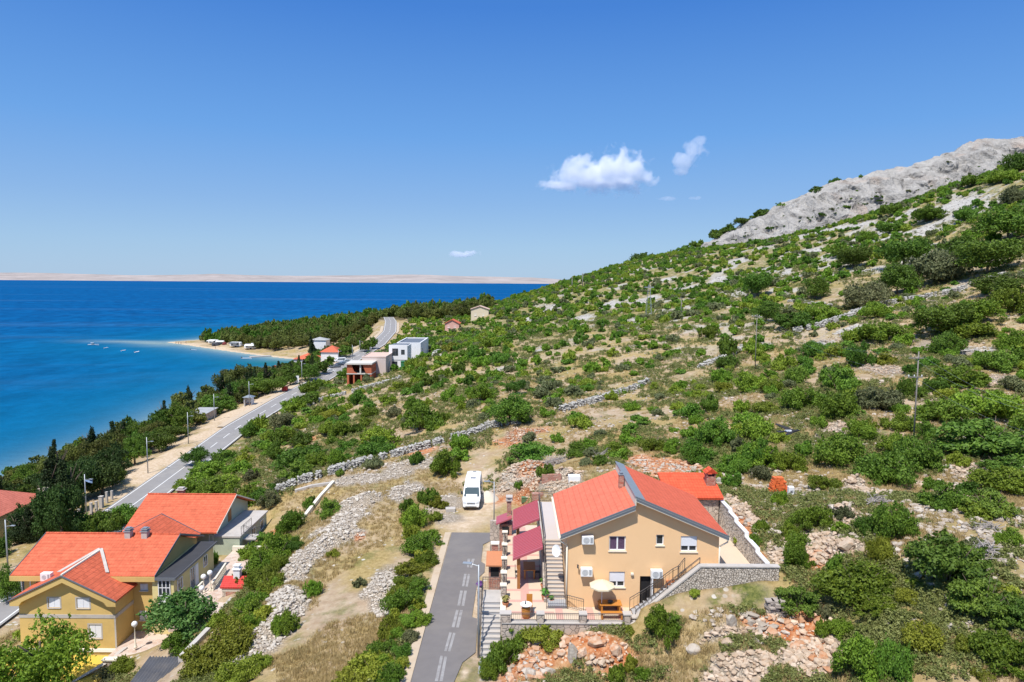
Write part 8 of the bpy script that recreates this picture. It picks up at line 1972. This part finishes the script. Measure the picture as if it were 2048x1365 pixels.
# ------------------------------------------------------------------ stones, heaps, dry stone walls
def on_slope(n, y0, y1, cond):
    y = y0*(y1/y0)**rng.random(n); x = (-0.80+rng.random(n)*1.64)*y
    k = cond(x, y) & ~blocked(x, y, 5.0, 0.2) & (shore_dist(x, y) > 3); return x[k], y[k]
def stones(name, x, y, s0, s1, mat, label, cat, flat=0.75, sink=0.25, pw=2.0):
    n = len(x); s = s0+(s1-s0)*rng.random(n)**pw; z = height(x, y)+s*(0.5*flat-sink)
    V, Fc = merge(ROCKS, rng.integers(0, 10, n), np.stack([x, y, z], 1), rng.random(n)*6.283, np.stack([s*(0.8+0.5*rng.random(n)), s, s*flat*(0.7+0.5*rng.random(n))], 1), (rng.random(n)-0.5)*0.8)
    return tag(make_merged(name, V, Fc, M[mat]), label, cat, kind='stuff')
x, y = on_slope(52000, 30, 190, lambda x, y: (fbm(x/7, y/7, 91, 4) > 0.50) & ~((x < -6) & (y < 95)) & (x > np.interp(y, COAST[:, 1], COAST[:, 0])+5))
stones('scattered_stones', x, y, 0.10, 0.75, 'rock_warm', 'pale stones scattered over the slope', 'stones', pw=3.0)
x, y = on_slope(120000, 30, 120, lambda x, y: mask('rub', x, y) > 0.62); q = x < -5
M['rock_lot'] = rock_mat('pale rubble', (0.37, 0.325, 0.27), (0.60, 0.545, 0.47), (0.36, 0.30, 0.24))
stones('rubble', x[~q], y[~q], 0.16, 0.62, 'rock_tan', 'tan rubble on the heaps round the peach house', 'rubble', 0.8, 0.2)
stones('pale_rubble', x[q], y[q], 0.14, 0.52, 'rock_lot', 'pale rubble strips on the lot left of the village road', 'rubble', 0.8, 0.2)
x, y = on_slope(30000, 30, 120, lambda x, y: mask('red', x, y) > 0.6)
stones('red_rubble', x, y, 0.12, 0.85, 'rock_red', 'orange stained stones on the dug red earth', 'rubble', 0.8, 0.25, 2.6)
x, y = on_slope(60000, 120, 420, lambda x, y: (mask('karst', x, y) > 0.35))
stones('scree', x, y, 0.4, 1.6, 'rock_grey', 'pale scree patches on the upper slope', 'scree', 0.5, 0.25)
def boulder(px, py, w, h, mat, label, seed):
    p = ground(px, py); m_ = np.hypot(p.x, p.y)/F; r = np.random.default_rng(seed); v0, f0 = ico()
    # two subdivisions for a broken, faceted block
    v = [tuple(q) for q in v0]; f = [tuple(q) for q in f0]
    for _ in range(2):
        c = {}; nf = []
        def midp(i, j):
            k = (min(i, j), max(i, j))
            if k not in c: q = np.array(v[i])+np.array(v[j]); q /= np.linalg.norm(q); c[k] = len(v); v.append(tuple(q))
            return c[k]
        for a, b, d in f: ab, bd, da = midp(a, b), midp(b, d), midp(d, a); nf += [(a, ab, da), (b, bd, ab), (d, da, bd), (ab, bd, da)]
        f = nf
    v = np.array(v); pl = r.normal(size=(16, 3)); pl /= np.linalg.norm(pl, axis=1)[:, None]
    for q in pl: t = v@q; v -= np.maximum(t-(0.55+0.25*r.random()), 0)[:, None]*q
    v *= np.array([w*m_*.62, w*m_*.5, h*m_*.65])
    me = mesh_np('boulder', v, np.array(f), np.full(len(f), 3), M[mat]); o = link('boulder', me); o.location = (p.x, p.y, p.z+h*m_*0.2); tag(o, label, 'boulder')
for q in [(1146,1318,26,46,'rock_warm','tall pale upright boulder on the red cut below the garden wall',1),(1192,1290,32,26,'rock_red','broad orange grey boulder right of the tall pale one',2),(1232,1308,30,28,'rock_red','orange boulder at the right end of the red cut',3),(1462,1252,20,34,'rock_warm','upright pale boulder on the slope below the cobbled wall',4),
          (1385,1305,30,20,'rock_warm','pale boulder at the left of the lower right rubble heap',5),(1060,1348,28,18,'rock_warm','pale boulder at the bottom edge left of the red cut',6),(1690,1098,30,20,'rock_tan','larger block on top of the rubble right of the patio',7),(1455,1290,26,20,'rock_tan','tan boulder above the lower right rubble heap',8),
          (1930,880,26,16,'rock_grey','pale boulder in the bare patch near the right edge',9),(1100,1345,20,14,'rock_warm','small pale boulder under the red cut',10),(1440,968,18,16,'rock_grey','pale boulder just behind the brick chimney outbuilding',11)]: boulder(*q)
# one larger heap of blocks, a thing of its own: sand heap beside the van
p = ground(975, 1000); n = 28; vs = [(p.x, p.y, p.z+1.0)]; 
mb = MB(); mb.lathe((p.x, p.y, p.z-0.3), [(1.7, 0), (1.25, 0.5), (0.7, 1.0), (0.2, 1.32), (0.02, 1.36)], 24)
tag(rebase(mb.build('gravel_heap', plain('white gravel', (0.60, 0.53, 0.43), 0.95, 0.12, 5, 0.8, 20), smooth=True), p), 'small heap of white gravel right of the white van', 'gravel heap')
def dry_wall(name, pxs, h, w, label, sz=0.42, mat='rock_wall'):
    P = [ground(*q) for q in pxs]; pos = []; s = []
    for a, b in zip(P[:-1], P[1:]):
        L = math.hypot(b.x-a.x, b.y-a.y); n = max(2, int(L/(sz*0.62))); u = ((b.x-a.x)/L, (b.y-a.y)/L)
        t = rng.random(n); xs = a.x+(b.x-a.x)*t; ys = a.y+(b.y-a.y)*t
        bow = (fbm(xs/6, ys/6, 5, 2)-0.5)*1.0
        rows = max(1, int(h/(sz*0.55))); zs = height(xs, ys)
        for r_ in range(rows):
            f = r_/max(1, rows-1) if rows > 1 else 0
            for q in np.linspace(-0.5, 0.5, max(2, int(w/sz*1.6))):
                keep = rng.random(n) < (1.0 if r_ < rows-1 else 0.75)
                o = q*w*(1-0.35*f)+bow+(rng.random(n)-.5)*0.12
                pos.append(np.stack([xs-u[1]*o+(rng.random(n)-.5)*.2, ys+u[0]*o, zs+sz*0.22+r_*sz*0.55+(rng.random(n)-.5)*.08], 1)[keep])
    pos = np.concatenate(pos); n = len(pos); s = sz*(0.7+0.7*rng.random(n))
    V, Fc = merge(ROCKS, rng.integers(0, 10, n), pos, rng.random(n)*6.283, np.stack([s*1.2, s, s*0.8], 1), (rng.random(n)-0.5)*0.7)
    o = make_merged(name, V, Fc, M[mat]); rebase(o, P[len(P)//2]); return tag(o, label, 'dry stone wall')
dry_wall('dry_stone_wall', [(552,986),(600,967),(640,955),(680,944),(720,932),(760,921),(800,910),(850,897),(890,884),(930,875),(975,857),(1020,849),(1046,846)], 1.25, 1.0, 'longest grey dry stone wall, winding up behind the white van')
dry_wall('dry_stone_wall', [(1122,824),(1150,815),(1180,808),(1215,797),(1250,785),(1300,766)], 1.1, 0.9, 'dry stone wall in the middle of the slope above the peach house', 0.5)
dry_wall('dry_stone_wall', [(1585,667),(1620,659),(1650,651),(1690,639),(1720,626),(1760,614),(1800,606),(1850,598),(1900,589),(1950,572),(2012,553)], 1.5, 1.1, 'long pale dry stone wall crossing the upper right slope', 0.6)
dry_wall('dry_stone_wall', [(560,826),(611,816),(650,799),(697,788),(745,774),(800,758)], 1.2, 1.0, 'broken dry stone wall below the unfinished brick house', 0.6)
dry_wall('dry_stone_wall', [(867,713),(892,703),(905,700)], 1.2, 1.2, 'short bit of stone wall right of the white modern house', 0.7)
dry_wall('dry_stone_wall', [(1400,737),(1430,724),(1462,712),(1485,697),(1512,688)], 1.1, 0.9, 'short stone wall left of the middle power pole', 0.55)
dry_wall('dry_stone_wall', [(1564,562),(1604,554)], 1.0, 0.9, 'uppermost short terrace wall near the dark spreading tree', 0.7); dry_wall('dry_stone_wall', [(1577,604),(1620,608),(1668,614)], 1.0, 0.9, 'low terrace wall in the dry yellow clearing', 0.7)
dry_wall('dry_stone_wall', [(1850,490),(1880,494)], 1.2, 1.0, 'tiny terrace wall high on the right slope', 0.8)
# brushwood piles: grey dead branches
def brushwood(px, py, w, h, label, n=120):
    p = ground(px, py); m_ = np.hypot(p.x, p.y)/F; W_, H_ = w*m_/2, h*m_; mb = MB(); rr = random.Random(int(px))
    for i in range(n):
        a = rr.uniform(0, 6.283); q = rr.random()**.6; c = Vector((p.x+q*W_*math.cos(a), p.y+q*W_*.7*math.sin(a), p.z+H_*(1-q*q)*rr.random()*.9)); d = Vector((rr.uniform(-1, 1), rr.uniform(-.6, .6), rr.uniform(-.25, .45))).normalized()*rr.uniform(.5, 1.0)*W_*.6
        mb.tube(c-d, c+d, 0.035, 0.018, 4)
    tag(rebase(mb.build('brushwood', M['deadwood']), p), label, 'brushwood')
M['deadwood'] = plain('grey dead wood', (0.36, 0.32, 0.29), 0.9, 0.2, 4)
brushwood(1112, 928, 56, 14, 'pile of grey branches on the rubble heap behind the canopies'); brushwood(1212, 916, 44, 16, 'pile of grey brushwood behind the roof ridge of the peach house', 90)
brushwood(1972, 1115, 50, 34, 'grey dead bush left of the biggest lower right juniper', 110); brushwood(1975, 1060, 50, 14, 'small patch of dead branches near the right edge', 60); brushwood(1755, 1012, 40, 26, 'grey dead bush right of the pink rubble heap', 80)

# ------------------------------------------------------------------ grass and low herbs
def blades(seed, n, h, w, spread):
    r = np.random.default_rng(seed); a = r.random(n)*6.283; q = r.random(n)*spread; b = np.stack([q*np.cos(a), q*np.sin(a), np.zeros(n)], 1)
    l = h*(0.6+0.6*r.random(n)); lean = (r.normal(size=(n, 2))*0.35); t = b+np.stack([lean[:, 0]*l, lean[:, 1]*l, l], 1)
    s = np.stack([-np.sin(a), np.cos(a), np.zeros(n)], 1)*w
    return np.stack([b-s, b+s, t], 1).reshape(-1, 3), np.arange(n*3).reshape(n, 3)
M['straw'] = leaf_mat('dry grass', (0.36, 0.265, 0.115), (0.56, 0.43, 0.21), 0, 0, 0.2); M['herb'] = leaf_mat('low herbs', (0.120, 0.150, 0.030), (0.300, 0.310, 0.110), 0, 0, 0.25)
GR = [blades(i, 18, 0.25, 0.020, 0.24) for i in range(5)]
def nog(x, y): return (mask('rub', x, y) < 0.5) & (mask('sand', x, y) < 0.4) & (mask('red', x, y) < 0.5)
x, y = on_slope(110000, 30, 160, lambda x, y: nog(x, y) & (fbm(x/11, y/11, 101, 4) > 0.37) & (x > np.interp(y, COAST[:, 1], COAST[:, 0])+5))
n = len(x); V, Fc = merge(GR, rng.integers(0, 5, n), np.stack([x, y, height(x, y)-0.02], 1), rng.random(n)*6.283, (0.6+0.9*rng.random((n, 1)))*np.ones((1, 3)))
tag(make_merged('dry_grass', V, Fc, M['straw']), 'dry straw coloured grass between the shrubs', 'grass', kind='stuff')
HB = [crown(300+i, 6, 110, 0.11, hgt=0.8) for i in range(5)]
x, y = on_slope(90000, 30, 270, lambda x, y: nog(x, y) & (mask('karst', x, y) < 0.5) & (fbm(x/6, y/6, 111, 4)+0.12*mask('green', x, y) > 0.545-0.0003*y) & ~((x > -30) & (x < -6) & (y > 38) & (y < 96) & (mask('green', x, y) < 0.4)) & (x > np.interp(y, COAST[:, 1], COAST[:, 0])+5))
n = len(x); sc = (0.20+0.42*rng.random((n, 1))**1.6)*(0.8+y[:, None]/160)*np.ones((1, 3)); V, Fc = merge(HB, rng.integers(0, 5, n), np.stack([x, y, height(x, y)-0.03], 1), rng.random(n)*6.283, sc)
tag(make_merged('low_herbs', V, Fc, M['herb']), 'low olive green herbs covering the ground between the shrubs', 'ground cover', kind='stuff')
print('PLANTS', COUNT, 'fill', len(FILL), 'wood', len(WOOD), 'objects', len(S.objects))
